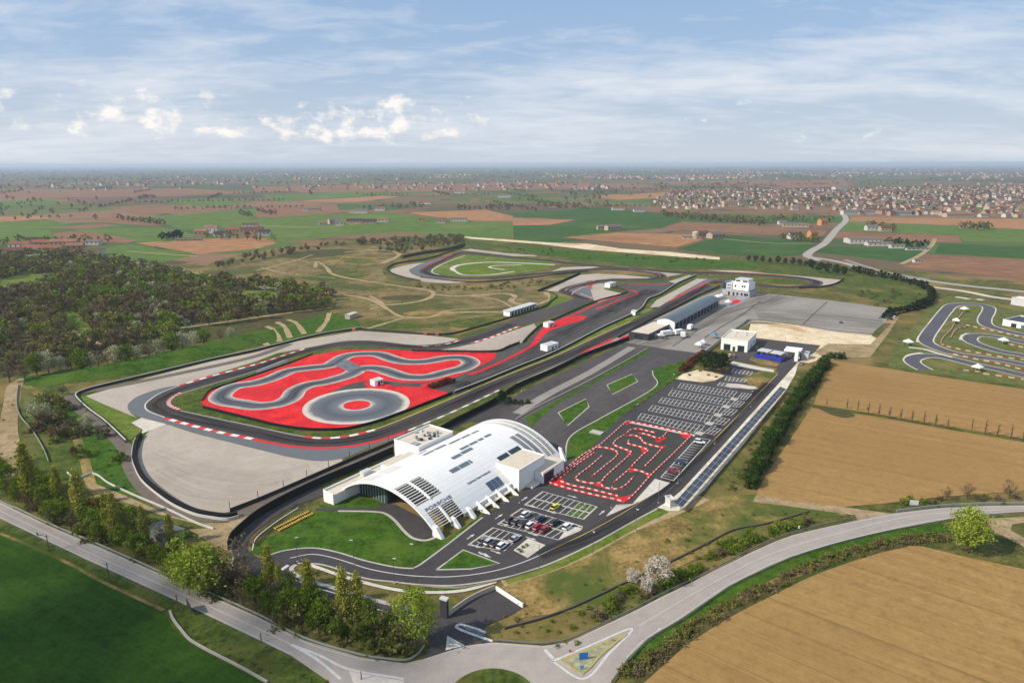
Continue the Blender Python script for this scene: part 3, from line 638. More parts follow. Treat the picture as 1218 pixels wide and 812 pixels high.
sheet('raised_island', [(548, 746), (553, 745), (575, 752.5), (578, 757), (570, 756)], .19, m_runoff)
ribbon('white_kerb', [(352, 672), (347, 676), (350, 683), (370, 691.5), (402, 701), (450, 715), (475, 722), (495, 727)], 1.2, .2, m_kerbw)
ribbon('stone_edging', [(368, 672), (400, 683), (440, 695), (480, 703), (520, 705), (555, 702), (590, 692)], 1.1, .2, m_concrete)
sheet('lawn', [(380, 673.5), (400, 681), (440, 693), (480, 700), (520, 702), (548, 698), (590, 690), (587, 693), (555, 701), (520, 704), (480, 702), (440, 694.5), (400, 683)], .19, m_lawn)
# gravel islands
def island(px, m, h=.14, nm='gravel_island'):
    mb = MB(); mb.prism([g2(p) for p in px], .17, .17+h, 0, 1); o = mb.build(nm, [m_kerbw, m]); o['kind'] = 'structure'
island([(611, 655), (628, 641), (649, 649), (628, 664)], m_concrete); island([(665, 643), (693, 628), (675, 620.5), (693.5, 627), (690, 630)], m_concrete)
island([(664, 643), (676, 626), (693, 629), (690, 632)], m_concrete)
island([(720.5, 615), (733, 601), (752, 600), (779, 570), (797, 575), (785, 584), (760, 598)], m_concrete)
sheet('dry_island', [(803, 451), (812, 445), (830, 440), (848, 443), (862, 447), (850, 453), (835, 455)], .18, m_sand)
sheet('dry_island', [(812, 443), (826, 430), (840, 420), (858, 420), (870, 428), (866, 442), (840, 440), (822, 441)], .178, m_dry)
sheet('dry_island', [(880, 450), (896, 461), (904, 462), (926, 443), (920, 439.5), (906, 441)], .18, m_dry)
sheet('kerb_path', [(872, 430), (905, 437), (921, 440), (920, 443), (900, 440), (866, 433)], .185, m_concrete)
sheet('kerb_path', [(865, 456), (880, 457), (898, 460), (903, 463), (890, 463), (864, 460)], .186, m_concrete)
sheet('asphalt_lot', [(898, 402), (975, 411), (968, 420), (945, 428), (926, 438), (905, 434), (868, 428), (880, 412)], .175, m_track)
sheet('dry_island', [(891, 428), (894, 424), (930, 430), (924, 436), (905, 434)], .19, m_dry)
sheet('sand_ground', [(893, 385), (940, 386), (985, 393), (1036, 399), (1046, 404), (1035, 412), (1020, 424), (990, 428), (975, 428), (962, 432), (950, 430), (968, 420), (976, 411), (905, 403), (898, 402), (890, 395)], .145, m_sand)
sheet('dirt_ground', [(968, 419), (985, 409), (1035, 410), (1060, 385), (1048, 384), (1070, 376), (1058, 395), (1035, 425), (1000, 426), (985, 428)], .147, m_dirt)
# ------------------------------------------------------------------ carport slope and the two tan fields
sheet('concrete_apron', [(940, 441), (950, 430), (946, 445), (937, 461), (885, 528), (852, 566), (838, 583), (822, 597), (807, 608), (795, 608), (782, 604), (797, 595), (811, 583), (860, 530)], .18, ground_mat('new_concrete', S(206, 196, 176), S(222, 212, 194), S(190, 176, 152), .04, .3))
sheet('grass_slope', [(950, 430), (985, 424), (980, 440), (920, 525), (884, 580), (860, 600), (835, 590), (885, 528), (937, 461)], .1, m_grass)
sheet('dry_slope', [(590, 700), (700, 655), (782, 612), (838, 590), (905, 588), (1000, 606), (1008, 613), (950, 618), (880, 640), (800, 678), (700, 725), (620, 735)], .1, m_dry)
ribbon('mown_path', [(596, 692), (650, 676), (700, 655), (750, 628), (800, 609), (838, 592)], 4, .12, m_trail)
ribbon('grass_strip', [(600, 690), (653, 674), (704, 650.5), (753, 624), (790, 606)], 4, .125, m_bright)
sheet('tilled_field', [(985, 428), (1065, 440), (1140, 452), (1218, 463), (1400, 490), (1400, 560), (1218, 522), (1032, 491), (968, 481)], .13, m_tan2)
sheet('tilled_field', [(966, 484), (1032, 494), (1218, 526), (1400, 562), (1400, 590), (1218, 584), (1120, 591), (1051, 599), (1003, 603), (943, 597), (900, 588), (905, 575)], .13, m_tan2)
sheet('headland_strip', [(966, 482), (1000, 486), (1032, 491.5), (1120, 507), (1218, 523.5), (1400, 560), (1400, 563), (1218, 526), (1120, 509.5), (1032, 494), (966, 485)], .135, m_bank)
sheet('damp_soil', [(972, 484), (985, 485), (1010, 490), (1017, 495), (1003, 497), (985, 492)], .137, m_scrub, True, 4)
sheet('tilled_field', [(740, 830), (759, 812), (781, 793), (816, 763), (867, 731), (914, 707), (971, 680), (1040, 657), (1077, 649), (1097, 650), (1151, 663), (1218, 677), (1420, 720), (1420, 900), (740, 900)], .13, m_tan)
ribbon('grass_strip', [(740, 800), (765, 770), (805, 743), (865, 706), (914, 682), (960, 665), (1010, 650), (1070, 636), (1125, 626)], 4.2, .125, m_lawn)
ribbon('field_margin', [(759, 812), (781, 793), (816, 763), (867, 731), (914, 707), (971, 680), (1040, 657), (1077, 648.5)], 1.6, .14, m_scrub)
sheet('track_entrance', [(900, 588), (943, 597), (1003, 603), (1060, 611), (1022, 622), (1017, 613), (951, 604), (895, 597)], .14, m_dirt)
sheet('track_entrance', [(1165, 617), (1218, 615), (1260, 616), (1204, 624), (1202, 631), (1240, 652), (1240, 662), (1195, 639), (1171, 627)], .14, m_dirt)
sheet('wheat_field', [(-300, 632), (0, 633), (71, 664), (126, 695), (195, 727), (206, 748), (228, 766), (286, 797), (330, 820), (330, 900), (-600, 900)], .13, m_wheat)
sheet('roadside_verge', [(-60, 606), (0, 617), (103, 666), (206, 713), (305, 760), (346, 780), (391, 811), (400, 840), (330, 840), (286, 797), (228, 766), (206, 748), (195, 727), (126, 695), (71, 664), (0, 633), (-60, 620)], .12, m_bank)
ribbon('farm_path', [(-20, 626), (71, 665), (126, 694), (195, 726)], .9, .15, m_dry)
# ------------------------------------------------------------------ main road with roundabout
sheet('main_road', [(-160, 548), (-60, 583), (0, 597.5), (66, 629), (114, 649), (200, 687), (305, 733), (362, 762), (428, 782), (459, 786.5), (482, 789.5), (505, 784), (531, 775.5), (553, 768.5), (586, 764.5), (610, 766), (647, 768.5), (676, 764), (704, 751), (753, 728), (787, 710), (838, 686), (896, 656), (942, 637), (1017, 620), (1062, 611), (1114, 605), (1171, 602), (1218, 601.5), (1320, 603), (1320, 611), (1218, 609), (1165, 611.5), (1131, 617), (1057, 631), (1000, 645), (942, 662), (914, 674), (867, 697), (810, 736), (770, 760), (747, 783), (730, 806), (712, 840), (700, 900), (440, 900), (405, 840), (391, 811), (346, 780), (305, 760), (206, 713), (103, 666), (0, 617), (-60, 593), (-160, 556)], .2, m_road, False)
for q in ([(0, 599), (66, 630.5), (200, 688.5), (305, 735), (362, 764), (428, 784), (459, 788)], [(0, 615.5), (103, 664.5), (206, 711.5), (305, 758.5), (346, 778.5)], [(505, 785.5), (553, 770), (586, 766), (647, 770), (676, 765.5), (704, 752.5), (787, 711.5), (896, 657), (942, 638), (1017, 621), (1114, 606), (1218, 602.5)], [(1218, 608.3), (1131, 616), (1057, 630), (942, 661), (867, 696), (810, 734.5), (770, 758.5), (745, 782)], [(760, 745), (838, 699), (914, 660.5), (1000, 634), (1090, 613.5), (1218, 605.3)], [(-20, 598.5), (103, 656.5), (206, 702), (305, 747), (345, 766)]):
    ribbon('edge_line', q, .22, .21, m_faint)
RB = G(585, 836)
rr = (G(585, 796)-RB).length
def ring(r0, r1, z, m, nm):
    mb = MB(); n = 72
    for i in range(n):
        a, b = 2*math.pi*i/n, 2*math.pi*(i+1)/n
        mb.face([(RB.x+r*math.cos(x), RB.y+r*math.sin(x), z) for r, x in ((r0, a), (r1, a), (r1, b), (r0, b))])
    o = mb.build(nm, m); o['kind'] = 'structure'
def rbi():
    mb = MB(); mb.prism([(RB.x+rr*math.cos(2*math.pi*i/64), RB.y+rr*math.sin(2*math.pi*i/64)) for i in range(64)], .2, .36, 0, 1)
    o = mb.build('roundabout_island', [m_kerbw, m_bank]); o['kind'] = 'structure'
rbi(); ring(rr+.3, rr+1.0, .215, m_concrete, 'roundabout_edge')
island([(664, 786), (700, 771), (744, 753.5), (747, 755), (720, 777), (693, 804)], ground_mat('mossy_pavers', S(140, 140, 110), S(164, 160, 132), S(126, 134, 96), .1, .6), .2, 'splitter_island')
ribbon('island_line', [(657, 787), (700, 769), (752, 748), (724, 778), (694, 808), (657, 787)], .5, .215, m_white)
ribbon('island_line', [(668, 786), (700, 773), (740, 757), (716, 778), (692, 801), (668, 786)], .4, .376, plain('faded_yellow', S(178, 158, 92), .8, .2, var=.2))
island([(415, 799), (440, 804), (482, 811), (470, 822), (440, 830), (420, 812)], m_concrete, .15, 'splitter_island')
ribbon('island_line', [(346, 767), (380, 780), (414, 796), (480, 808)], .6, .215, m_white)
ribbon('island_line', [(346, 767), (376, 784), (405, 808)], .6, .215, m_white)
ribbon('give_way_line', [(648, 773), (658, 784)], .8, .215, m_white)
# ------------------------------------------------------------------ service roads on the west side
ribbon('service_road', [(345, 409), (300, 425), (200, 447), (130, 461), (95, 467), (83, 472), (88, 480), (110, 498), (135, 518), (150, 535), (156, 555), (168, 575), (188, 595), (215, 610), (245, 615), (275, 615), (300, 606), (340, 587), (380, 570), (440, 543), (480, 524), (510, 508)], 5, .14, asphalt('service_tarmac', S(92, 82, 74), S(118, 106, 96)))
sheet('dirt_yard', [(105, 580), (150, 598), (190, 612), (240, 625), (260, 635), (275, 640), (290, 625), (310, 607), (345, 590), (400, 567), (398, 562), (340, 585), (290, 610), (270, 622), (240, 622), (200, 612), (150, 590), (105, 572)], .13, m_dirt)
sheet('dirt_yard', [(225, 630), (250, 628), (280, 634), (282, 655), (272, 656), (240, 640)], .128, m_dirt)
ribbon('mown_path', [(28, 458), (42, 466), (60, 490), (90, 520), (100, 545), (108, 575), (120, 590)], 3, .12, m_dry)
ribbon('gravel_track', [(8, 575), (14, 545), (10, 510), (14, 480), (18, 458), (30, 450)], 6, .12, m_dirt)
sheet('dirt_yard', [(0, 500), (8, 500), (26, 540), (24, 555), (0, 560), (-30, 560), (-30, 490)], .115, m_dirt)
def bank(name, foot, ridge, back, h, mat):
    A = SP(foot, z=.11); B = [Vector((p.x, p.y, h*min(1, 4*min(i, len(foot)*6-6-i)/(len(foot)*6-6)))) for i, p in enumerate(SP(ridge))]; C_ = SP(back, z=.1); m = MB()
    for U_, V_ in ((A, B), (B, C_)):
        for i in range(len(U_)-1): m.face([U_[i], U_[i+1], V_[i+1], V_[i]])
    o = m.build(name, mat, smooth=True); o['kind'] = 'structure'
bank('embankment', [(30, 460), (80, 456), (130, 450), (200, 437), (260, 423), (305, 411), (335, 403)], [(25, 452), (80, 450), (130, 443), (200, 428), (250, 415), (300, 402), (330, 396)], [(20, 448), (75, 442), (125, 434), (195, 418), (245, 408), (295, 396), (325, 391)], 4.0, m_lawn)
sheet('grass_bank', [(22, 462), (70, 452), (88, 472), (118, 500), (150, 540), (168, 580), (230, 612), (262, 625), (200, 650), (100, 610), (0, 572), (-20, 560), (26, 548)], .105, m_bank)
sheet('grass_bank', [(70, 480), (84, 474), (118, 500), (140, 525), (150, 555), (165, 580), (150, 590), (120, 580), (105, 555), (100, 530), (85, 505)], .11, m_lawn)
sheet('grass_bank', [(300, 412), (312, 398), (345, 384), (392, 371), (425, 382), (430, 390), (380, 398), (340, 408)], .075, m_lawn)
sheet('grass_bank', [(345, 402), (395, 392), (400, 372), (425, 382), (430, 391), (380, 398)], .1, m_lawn)
sheet('wood_floor', [(-80, 312), (60, 306), (120, 312), (240, 335), (330, 344), (395, 352), (392, 372), (330, 388), (220, 412), (120, 432), (30, 445), (0, 450), (-80, 455)], .08, m_scrub)
for q in ([(-30, 350), (-10, 336), (35, 326), (66, 325), (68, 333), (40, 345), (0, 354)], [(245, 352), (295, 345), (345, 351), (335, 362), (265, 361)], [(70, 372), (90, 372), (112, 396), (118, 410), (96, 402)]): sheet('glade', q, .09, m_bright, True, 4)
trails([(120, 410), (100, 400), (88, 395), (80, 385), (76, 374)], 4, z=.1)
trails([(40, 412), (100, 407), (150, 399), (200, 392), (260, 384), (330, 374), (395, 366)], 4, z=.1)

# ------------------------------------------------------------------ rubber and wear on the tarmac
def wear(name, dark, amount, sx=.02, sy=6):
    t = newmat(name); u = t.add('ShaderNodeUVMap'); s = t.add('ShaderNodeSeparateXYZ'); t.link(u.outputs[0], s.inputs[0])
    c = t.add('ShaderNodeCombineXYZ'); t.link(t.math('MULTIPLY', s.outputs[0], sx), c.inputs[0]); t.link(t.math('MULTIPLY', s.outputs[1], sy), c.inputs[1])
    n = t.noise(c.outputs[0], 1, 5, .65)
    v = s.outputs[1]; bell = t.math('MULTIPLY', t.math('MULTIPLY', v, t.math('SUBTRACT', 1.0, v)), 4.0)
    f = t.math('MULTIPLY', t.math('MULTIPLY', t.ramp(n, [(.38, 0.0), (.62, 1.0)]), bell), amount)
    b = t.add('ShaderNodeBsdfDiffuse'); b.inputs[0].default_value = dark; tr = t.add('ShaderNodeBsdfTransparent'); mx = t.add('ShaderNodeMixShader')
    t.link(f, mx.inputs[0]); t.link(tr.outputs[0], mx.inputs[1]); t.link(b.outputs[0], mx.inputs[2]); o = t.add('ShaderNodeOutputMaterial'); t.link(mx.outputs[0], o.inputs[0]); return t.m
m_rubber = wear('tyre_rubber_wear', (.022, .021, .021, 1), .75); m_pale = wear('pale_lane_wear', (.42, .39, .35, 1), .18, .012, 7); m_rdark = wear('road_lane_wear', (.24, .215, .19, 1), .22, .012, 9)
MID = [((a[0]+b[0])/2, (a[1]+b[1])/2) for a, b in (((610, 380.5), (610, 391)), ((569, 396), (570, 407)), ((531, 407.5), (540, 412)), ((496, 410.5), (500, 415.5)), ((446, 405.5), (446, 412.6)), ((413, 405.5), (405, 412.6)), ((380, 411), (370, 418.5)), ((345, 420.5), (338, 428)), ((304, 434), (304, 441)), ((251, 448), (251, 457)), ((214, 459), (211, 469)), ((191, 468), (202, 476)), ((176, 477), (202, 478)), ((172, 483), (201, 482)), ((176, 489), (214, 488)), ((196, 497), (235, 493)), ((251, 511), (270, 500)), ((304, 522), (315, 509)), ((355, 531), (355, 518)), ((400, 531.5), (385, 521)), ((426, 528.5), (416, 518)), ((456, 521.5), (446, 511)), ((486, 511), (481, 498)), ((531, 492.5), (539, 473.5)), ((594, 463), (580, 456)), ((648, 440), (612, 443)), ((688, 422.5), (660, 424)), ((732, 401.7), (700, 404.5)), ((783, 376.5), (770, 373)), ((826, 353.5), (812, 350)), ((848, 343.5), (838, 334)))]
ribbon('racing_line', MID, 8, .18, m_rubber); ribbon('racing_line', EAST, 7, .19, m_rubber)
ribbon('tyre_marks', [(548, 462), (580, 446), (620, 428), (660, 405), (700, 384), (740, 362), (775, 345)], 16, .19, wear('apron_rubber', (.02, .02, .02, 1), .7, .03, 14))
ribbon('tyre_marks', [(560, 455), (600, 437), (650, 413), (690, 393), (730, 372)], 12, .192, wear('apron_scuff', (.17, .16, .15, 1), .5, .03, 12))
ribbon('tyre_marks', LOOP, 6, .19, wear('wet_scuff', (.07, .072, .08, 1), .8, .03, 5), True)
RW1 = [(-20, 593), (0, 602.5), (103, 650), (206, 696), (305, 740), (350, 760), (410, 783), (480, 797)]; RW2 = [(-20, 600), (0, 611), (103, 661), (206, 708), (305, 754), (345, 772), (390, 795)]
RW3 = [(560, 778), (620, 778), (680, 774), (720, 757), (770, 733), (838, 693), (914, 655), (1000, 628), (1090, 610), (1218, 604)]; RW4 = [(720, 800), (745, 772), (790, 742), (838, 706), (914, 667), (1000, 640), (1090, 619), (1218, 607)]
for q in (RW1, RW2, RW3, RW4): ribbon('lane_wear', q, 5, .204, m_pale)
ribbon('tyre_marks', [(640, 660), (704, 637), (760, 605), (811, 562), (860, 510), (914, 456)], 7, .186, m_rubber); ribbon('tyre_marks', [(300, 650), (320, 628), (360, 600)], 5, .18, m_rubber)
ribbon('tyre_marks', [(620, 540), (660, 505), (700, 478), (750, 446), (790, 424)], 18, .145, wear('yard_scuff', (.16, .15, .145, 1), .5, .03, 10))
ribbon('tyre_marks', [(760, 410), (800, 396), (860, 374), (930, 352)], 30, .155, wear('yard_stain', (.13, .12, .11, 1), .6, .02, 10))
ribbon('slab_stain', [(900, 375), (960, 378), (1050, 386)], 60, .156, wear('slab_wear', (.15, .14, .125, 1), .45, .015, 8))
for q in ([(175, 540), (230, 560), (300, 570), (370, 557)], [(180, 560), (230, 585), (290, 590), (350, 572)]): ribbon('raked_gravel', q, 14, .125, wear('gravel_rake', (.30, .26, .21, 1), .22, .01, 8))
# ------------------------------------------------------------------ building materials
m_wht = plain('white_cladding', (.78, .77, .74, 1), .5, .3, var=.05, vs=.15)
m_beige = plain('gravel_roof', S(206, 194, 174), .95, .1, var=.12, vs=.5)
m_dkglass = plain('dark_glass', (.018, .03, .038, 1), .08, .6)
m_greenglass = plain('greenish_glass', (.03, .07, .065, 1), .06, .7)
m_sky = plain('skylight_glass', (.11, .14, .16, 1), .2, .6, var=.25, vs=.8)
m_solar = plain('solar_blue', (.045, .085, .13, 1), .3, .5, var=.15)
m_dark = plain('charcoal_metal', (.03, .03, .032, 1), .5, .4)
m_grey = plain('grey_metal', (.30, .31, .32, 1), .45, .4, var=.1)
m_lgrey = plain('light_grey_panel', (.50, .50, .49, 1), .6, .3, var=.1)
m_letter = plain('lettering_grey', (.15, .15, .16, 1), .5, .3)
m_louv = plain('louvre_slat', (.60, .58, .53, 1), .5, .3, var=.08)
m_gal = plain('galvanised_steel', S(120, 124, 120), .5, .4, .3, var=.15)
m_redp = plain('signal_red', S(206, 40, 40), .6, .3)
m_blue = plain('strong_blue', S(36, 48, 160), .5, .4)
m_rub = plain('tyre_rubber', (.02, .02, .02, 1), .8, .2)
def text_mesh(name, txt, size, mat, parent, loc, rot, stretch=1.0, wid=None, depth=.03):
    cu = bpy.data.curves.new(name, 'FONT'); cu.body = txt; cu.size = size; cu.extrude = depth; cu.offset = .02*size
    cu.space_character = 1.05
    o = bpy.data.objects.new(name+'_curve', cu); COL.objects.link(o)
    dg = bpy.context.evaluated_depsgraph_get(); me = bpy.data.meshes.new_from_object(o.evaluated_get(dg))
    bpy.data.objects.remove(o); bpy.data.curves.remove(cu)
    xs = [v.co.x for v in me.vertices]; k = (wid/(max(xs)-min(xs))) if wid else stretch
    for v in me.vertices: v.co.x = (v.co.x-min(xs))*k
    me.name = name; me.materials.clear()
    ob = link(name, me, mat, parent); ob.location = loc; ob.rotation_euler = rot; return ob
# ------------------------------------------------------------------ the arched hall
A0 = G(523, 641); B0 = G(671, 547); HANG = math.atan2((B0-A0).y, (B0-A0).x)
def hall():
    root = empty('exhibition_hall', A0, HANG)
    tag(root, 'long white arched exhibition hall with louvred openings between skid track and car park', 'building')
    RV, VC, ZC = 30.0, 22.0, -20.4
    zv = lambda v, o=0.0: math.sqrt(max(0, (RV+o)**2-((v-VC)*(RV+o)/RV)**2))+ZC
    pv = lambda v, o=0.0: VC+(v-VC)*(RV+o)/RV
    vs = [0.2, .8, 1.7]+[1.7+(18.2-1.7)*i/14 for i in range(1, 15)]
    vs = sorted(set([.2, .9, 1.7, 2.6, 3.8, 5, 6.2, 7.7, 9.2, 11, 13, 15, 16.6, 18.2, 20, 22, 24, 26, 28, 30, 32, 34, 36, 38, 40, 41.5, 42.8]))
    us = [0, .9, 1.8, 6.0, 6.9, 11.5, 12.5, 16, 20, 26, 32, 36, 40, 46, 52.5, 57.5, 58.5, 60.4, 63.2, 64.3]
    ops = [(.9, 11.5, 9.2, 18.2), (1.8, 12.5, 1.7, 6.2), (52.5, 57.5, 3.8, 15), (58.5, 63.2, 2.6, 34)]
    def keep(i, j):
        if not (0 <= i < len(us)-1 and 0 <= j < len(vs)-1): return False
        u, v = (us[i]+us[i+1])/2, (vs[j]+vs[j+1])/2
        if 13 < u < 58 and v < 1.7: return False
        if u < 12.5 and v < 1.7 and u > 1.8: return False
        if u > 36 and u < 50 and 2 > v: return False
        if u < 0.9 and v > 41.5: return False
        if u > 28.5 and v > 36: return u > 58
        for a, b, c, d in ops:
            if a < u < b and c < v < d: return False
        return True
    mb = MB(); th = -.55
    for i in range(len(us)-1):
        for j in range(len(vs)-1):
            if not keep(i, j): continue
            a, b, c, d = us[i], us[i+1], vs[j], vs[j+1]
            T = [(a, pv(c), zv(c)), (b, pv(c), zv(c)), (b, pv(d), zv(d)), (a, pv(d), zv(d))]
            U = [(x, pv(vv, th), zv(vv, th)) for x, vv in ((a, c), (b, c), (b, d), (a, d))]
            mb.face(T); mb.face(list(reversed(U)))
            for (p, q, ii, jj) in ((0, 1, i, j-1), (1, 2, i+1, j), (2, 3, i, j+1), (3, 0, i-1, j)):
                if not keep(ii, jj): mb.face([U[p], U[q], T[q], T[p]])
    roof_t = newmat('standing_seam_roof'); v = roof_t.coord(); sx = roof_t.add('ShaderNodeSeparateXYZ'); roof_t.link(v, sx.inputs[0])
    f = roof_t.math('FRACT', roof_t.math('MULTIPLY', sx.outputs[1], 1/1.5)); seam = roof_t.math('LESS_THAN', f, .1)
    n = roof_t.noise(v, .3, 5, .6); 
    cc = roof_t.mix(seam, roof_t.ramp(n, [(.3, (.70, .69, .66, 1)), (.7, (.77, .76, .73, 1))]), (.63, .62, .6, 1))
    roof_m = roof_t.out(cc, .45, .35)
    roof = mb.build('arched_roof', roof_m, root)
    def panel(nm, u0, u1, v0, v1, mat, off=.05, n=4, par=roof):
        m = MB()
        for k in range(n):
            a, b = v0+(v1-v0)*k/n, v0+(v1-v0)*(k+1)/n
            q = [(u0, pv(a, off), zv(a, off)), (u1, pv(a, off), zv(a, off)), (u1, pv(b, off), zv(b, off)), (u0, pv(b, off), zv(b, off))]
            m.face(q); w = [(x, y, z-off*1.6) for x, y, z in q]
            m.face([w[0], w[1], q[1], q[0]]) if k == 0 else None; m.face([w[2], w[3], q[3], q[2]]) if k == n-1 else None
            m.face([w[1], w[2], q[2], q[1]]); m.face([w[3], w[0], q[0], q[3]])
        return m.build(nm, mat, par)
    for q in ((20.5, 24.4, 12.9, 14.6), (24.7, 29.2, 12.9, 14.6), (29.5, 30.4, 12.9, 14.6), (26.6, 31, 17.7, 19.2), (31.4, 36.8, 17.9, 19.4), (33.2, 37.5, 20.1, 21.4), (38, 42, 20.1, 21.4), (42.6, 45.2, 20.1, 21.4), (46.2, 49.6, 20.2, 21.5),
              (24, 29, 27.8, 29.2), (29.6, 34.8, 27.6, 29.4), (35.4, 41, 26.8, 28.2), (41.6, 46, 26.6, 28), (46.6, 50.3, 26.4, 27.6), (25, 29, 31.4, 32.4)):
        panel('skylight', *q, m_sky)
    sp = panel('solar_panel', 26.9, 33.1, 2.75, 5.3, m_solar, .12)
    for uu in (29.0, 31.1): panel('panel_gap', uu-.06, uu+.06, 2.75, 5.3, m_grey, .14, 4, sp)
    for q in ((39.2, 44.6, 8.2, 10.4), (45.4, 51.1, 8.3, 10.5)): panel('dark_window_strip', *q, m_dkglass, .06)
    for q in ((.9, 5.9, 28, 33.5), (6.9, 14, 27.6, 32.8)): panel('closed_louvre_panel', *q, m_louv, .05)
    # slats
    def slats(u0, u1, v0, v1, step, w, mat=m_louv):
        m = MB(); k = v0+step/2
        while k < v1:
            m.bar((u0, pv(k, -.15), zv(k, -.15)), (u1, pv(k, -.15), zv(k, -.15)), w); k += step
        return m.build('louvre', mat, root)
    slats(.9, 6, 9.2, 18.2, 1.0, .2); slats(6.8, 11.5, 9.2, 18.2, 1.0, .2); slats(1.8, 6.4, 1.7, 6.2, .62, .14); slats(7.1, 12.5, 1.7, 6.2, .62, .14)
    slats(52.5, 57.5, 3.8, 15, .5, .22, m_grey)
    for i, vv in enumerate((2.6, 6.2, 10, 14, 18, 22, 26, 30)): 
        slats(58.5, 63.2, vv, min(34, vv+4), .5, .17 if vv < 15 else .24, m_louv)
    for u0, v0, v1 in ((6.4, 9.2, 18.2), (6.75, 1.7, 6.2), (60.8, 2.6, 34), (55, 3.8, 15)):
        m = MB(); k = 12; vv = [v0+(v1-v0)*i/k for i in range(k+1)]
        for a, b in zip(vv, vv[1:]): m.bar((u0, pv(a, .02), zv(a, .02)), (u0, pv(b, .02), zv(b, .02)), .42 if u0 < 20 else .18)
        m.build('cross_beam', m_wht, root)
    # lettering
    vv = 6.55; th_ = math.asin((VC-vv)/RV)
    text_mesh('lettering', 'PORSCHE', 1.45, m_letter, roof, (2.0, pv(vv, .05), zv(vv, .05)), (th_, 0, 0), wid=10.8)
    vv = 7.4; th_ = math.asin((VC-vv)/RV)
    text_mesh('lettering', 'Experience Center Franciacorta', 1.0, m_letter, roof, (21.3, pv(vv, .05), zv(vv, .05)), (th_, 0, 0), wid=11.0)
    # feet and fins
    for u0, sz in ((.6, 1.25), (7.8, 1.0), (14.7, 1.0)):
        m = MB()
        pr = [(2.2*sz, 0), (-.9, 0), (-.6, .5), (1.3, 2.3*sz), (2.6, 2.6*sz)]
        a = [(u0-.55, y, z) for y, z in pr]; b = [(u0+.55, y, z) for y, z in pr]
        m.face(a); m.face(list(reversed(b)))
        for i in range(5): j = (i+1) % 5; m.face([a[j], a[i], b[i], b[j]])
        m.build('arch_foot', m_wht, root)
    m = MB(); pr = [(0.6, 0), (-1.3, 0), (0.8, 4.2), (2.0, 4.6)]
    a = [(63.4, y, z) for y, z in pr]; b = [(64.3, y, z) for y, z in pr]; m.face(a); m.face(list(reversed(b)))
    for i in range(4): j = (i+1) % 4; m.face([a[j], a[i], b[i], b[j]])
    m.build('arch_foot', m_wht, root)
    for u0 in (18.8, 23.4, 28.2, 33.2):
        m = MB(); pr = [(2.2, 0), (-3.0, 0), (-2.8, .5), (2.2, 3.0)]
        a = [(u0-.18, y, z) for y, z in pr]; b = [(u0+.18, y, z) for y, z in pr]; m.face(a); m.face(list(reversed(b)))
        for i in range(4): j = (i+1) % 4; m.face([a[j], a[i], b[i], b[j]])
        m.build('fin', m_wht, root)
    m = MB(); m.box(18.5, 36, 1.75, 2.25, 0, 2.1); m.build('side_wall', m_wht, root)
    m = MB(); m.box(18, 36.2, -.1, 1.7, .9, 1.05); m.build('planter_shelf', m_beige, root)
    m = MB(); m.box(17.6, 50, -5.6, -2.9, 0, .12); m.build('forecourt', m_beige, root)
    # glass ends
    def endwall(u0, va, vb, mat, nm, flip=1, rec=-.6):
        m = MB(); k = max(2, int((vb-va)/2))
        for i in range(k):
            a, b = va+(vb-va)*i/k, va+(vb-va)*(i+1)/k
            m.face([(u0, pv(a, rec), 0), (u0, pv(a, rec), zv(a, rec)), (u0, pv(b, rec), zv(b, rec)), (u0, pv(b, rec), 0)])
        o = m.build(nm, mat, root)
        mm = MB(); y = va+1.2
        while y < vb:
            mm.box(u0-.12, u0-.02, pv(y, rec)-.06, pv(y, rec)+.06, 0, zv(y, rec)-.05); y += 1.25
        mm.build('mullions', m_lgrey, o); return o
    endwall(5.6, 26.5, 39, m_greenglass, 'glass_front'); endwall(13.4, 2.6, 26.4, m_dkglass, 'glass_front')
    endwall(57.9, 2.6, 40, m_dkglass, 'glass_back')
    m = MB(); m.box(5.6, 13.4, 26.3, 26.6, 0, 8.0); m.build('return_wall', m_dkglass, root)
    m = MB(); m.box(13.4, 57.8, 2.4, 2.7, 0, 1.7); m.build('plinth_wall', m_wht, root)
    # left wing
    m = MB(); m.box(-4.6, 28.4, 39.0, 43.4, 0, 3.3, 0, 1); w = m.build('side_wing', [m_wht, m_beige], root)
    m = MB(); m.box(-4.55, 28.4, 43.4, 43.7, 0, 3.9); m.box(-4.7, -4.4, 38.9, 43.4, 0, 3.75); m.build('parapet', m_wht, w)
    m = MB(); m.box(9.5, 13, 41.2, 43, 3.3, 4.7); m.build('roof_hatch', m_lgrey, w)
    m = MB(); m.box(15, 28, 35.6, 38.95, 0, 6.2, 0, 1); m.build('upper_terrace', [m_wht, m_beige], root)
    # tower block
    m = MB(); m.box(28.5, 46, 35.2, 46.6, 0, 8, 0, 1); tb = m.build('tower_block', [m_wht, m_beige], root)
    m = MB(); m.box(28.4, 28.7, 35.1, 46.7, 8, 8.5); m.box(28.7, 46.1, 46.3, 46.7, 8, 8.5); m.box(28.7, 46.1, 35.1, 35.4, 8, 8.5); m.box(45.8, 46.1, 35.4, 46.3, 8, 8.5); m.build('parapet', m_wht, tb)
    m = MB(); m.box(29.2, 31.6, 37.2, 39.8, 8, 8.35); m.build('roof_hatch', m_grey, tb)
    for k in range(17):
        x, y = R.uniform(33, 45), R.uniform(36, 45.6)
        m = MB(); m.box(x-.5, x+.5, y-.35, y+.35, 8, 8+R.uniform(.5, 1.1)); m.build('rooftop_unit', R.choice([m_grey, m_dark, m_lgrey]), tb)
    # right block and entrance
    m = MB(); m.box(36, 50.4, -1.0, 8.1, 0, 7, 0, 1); rb = m.build('office_block', [m_wht, m_beige], root)
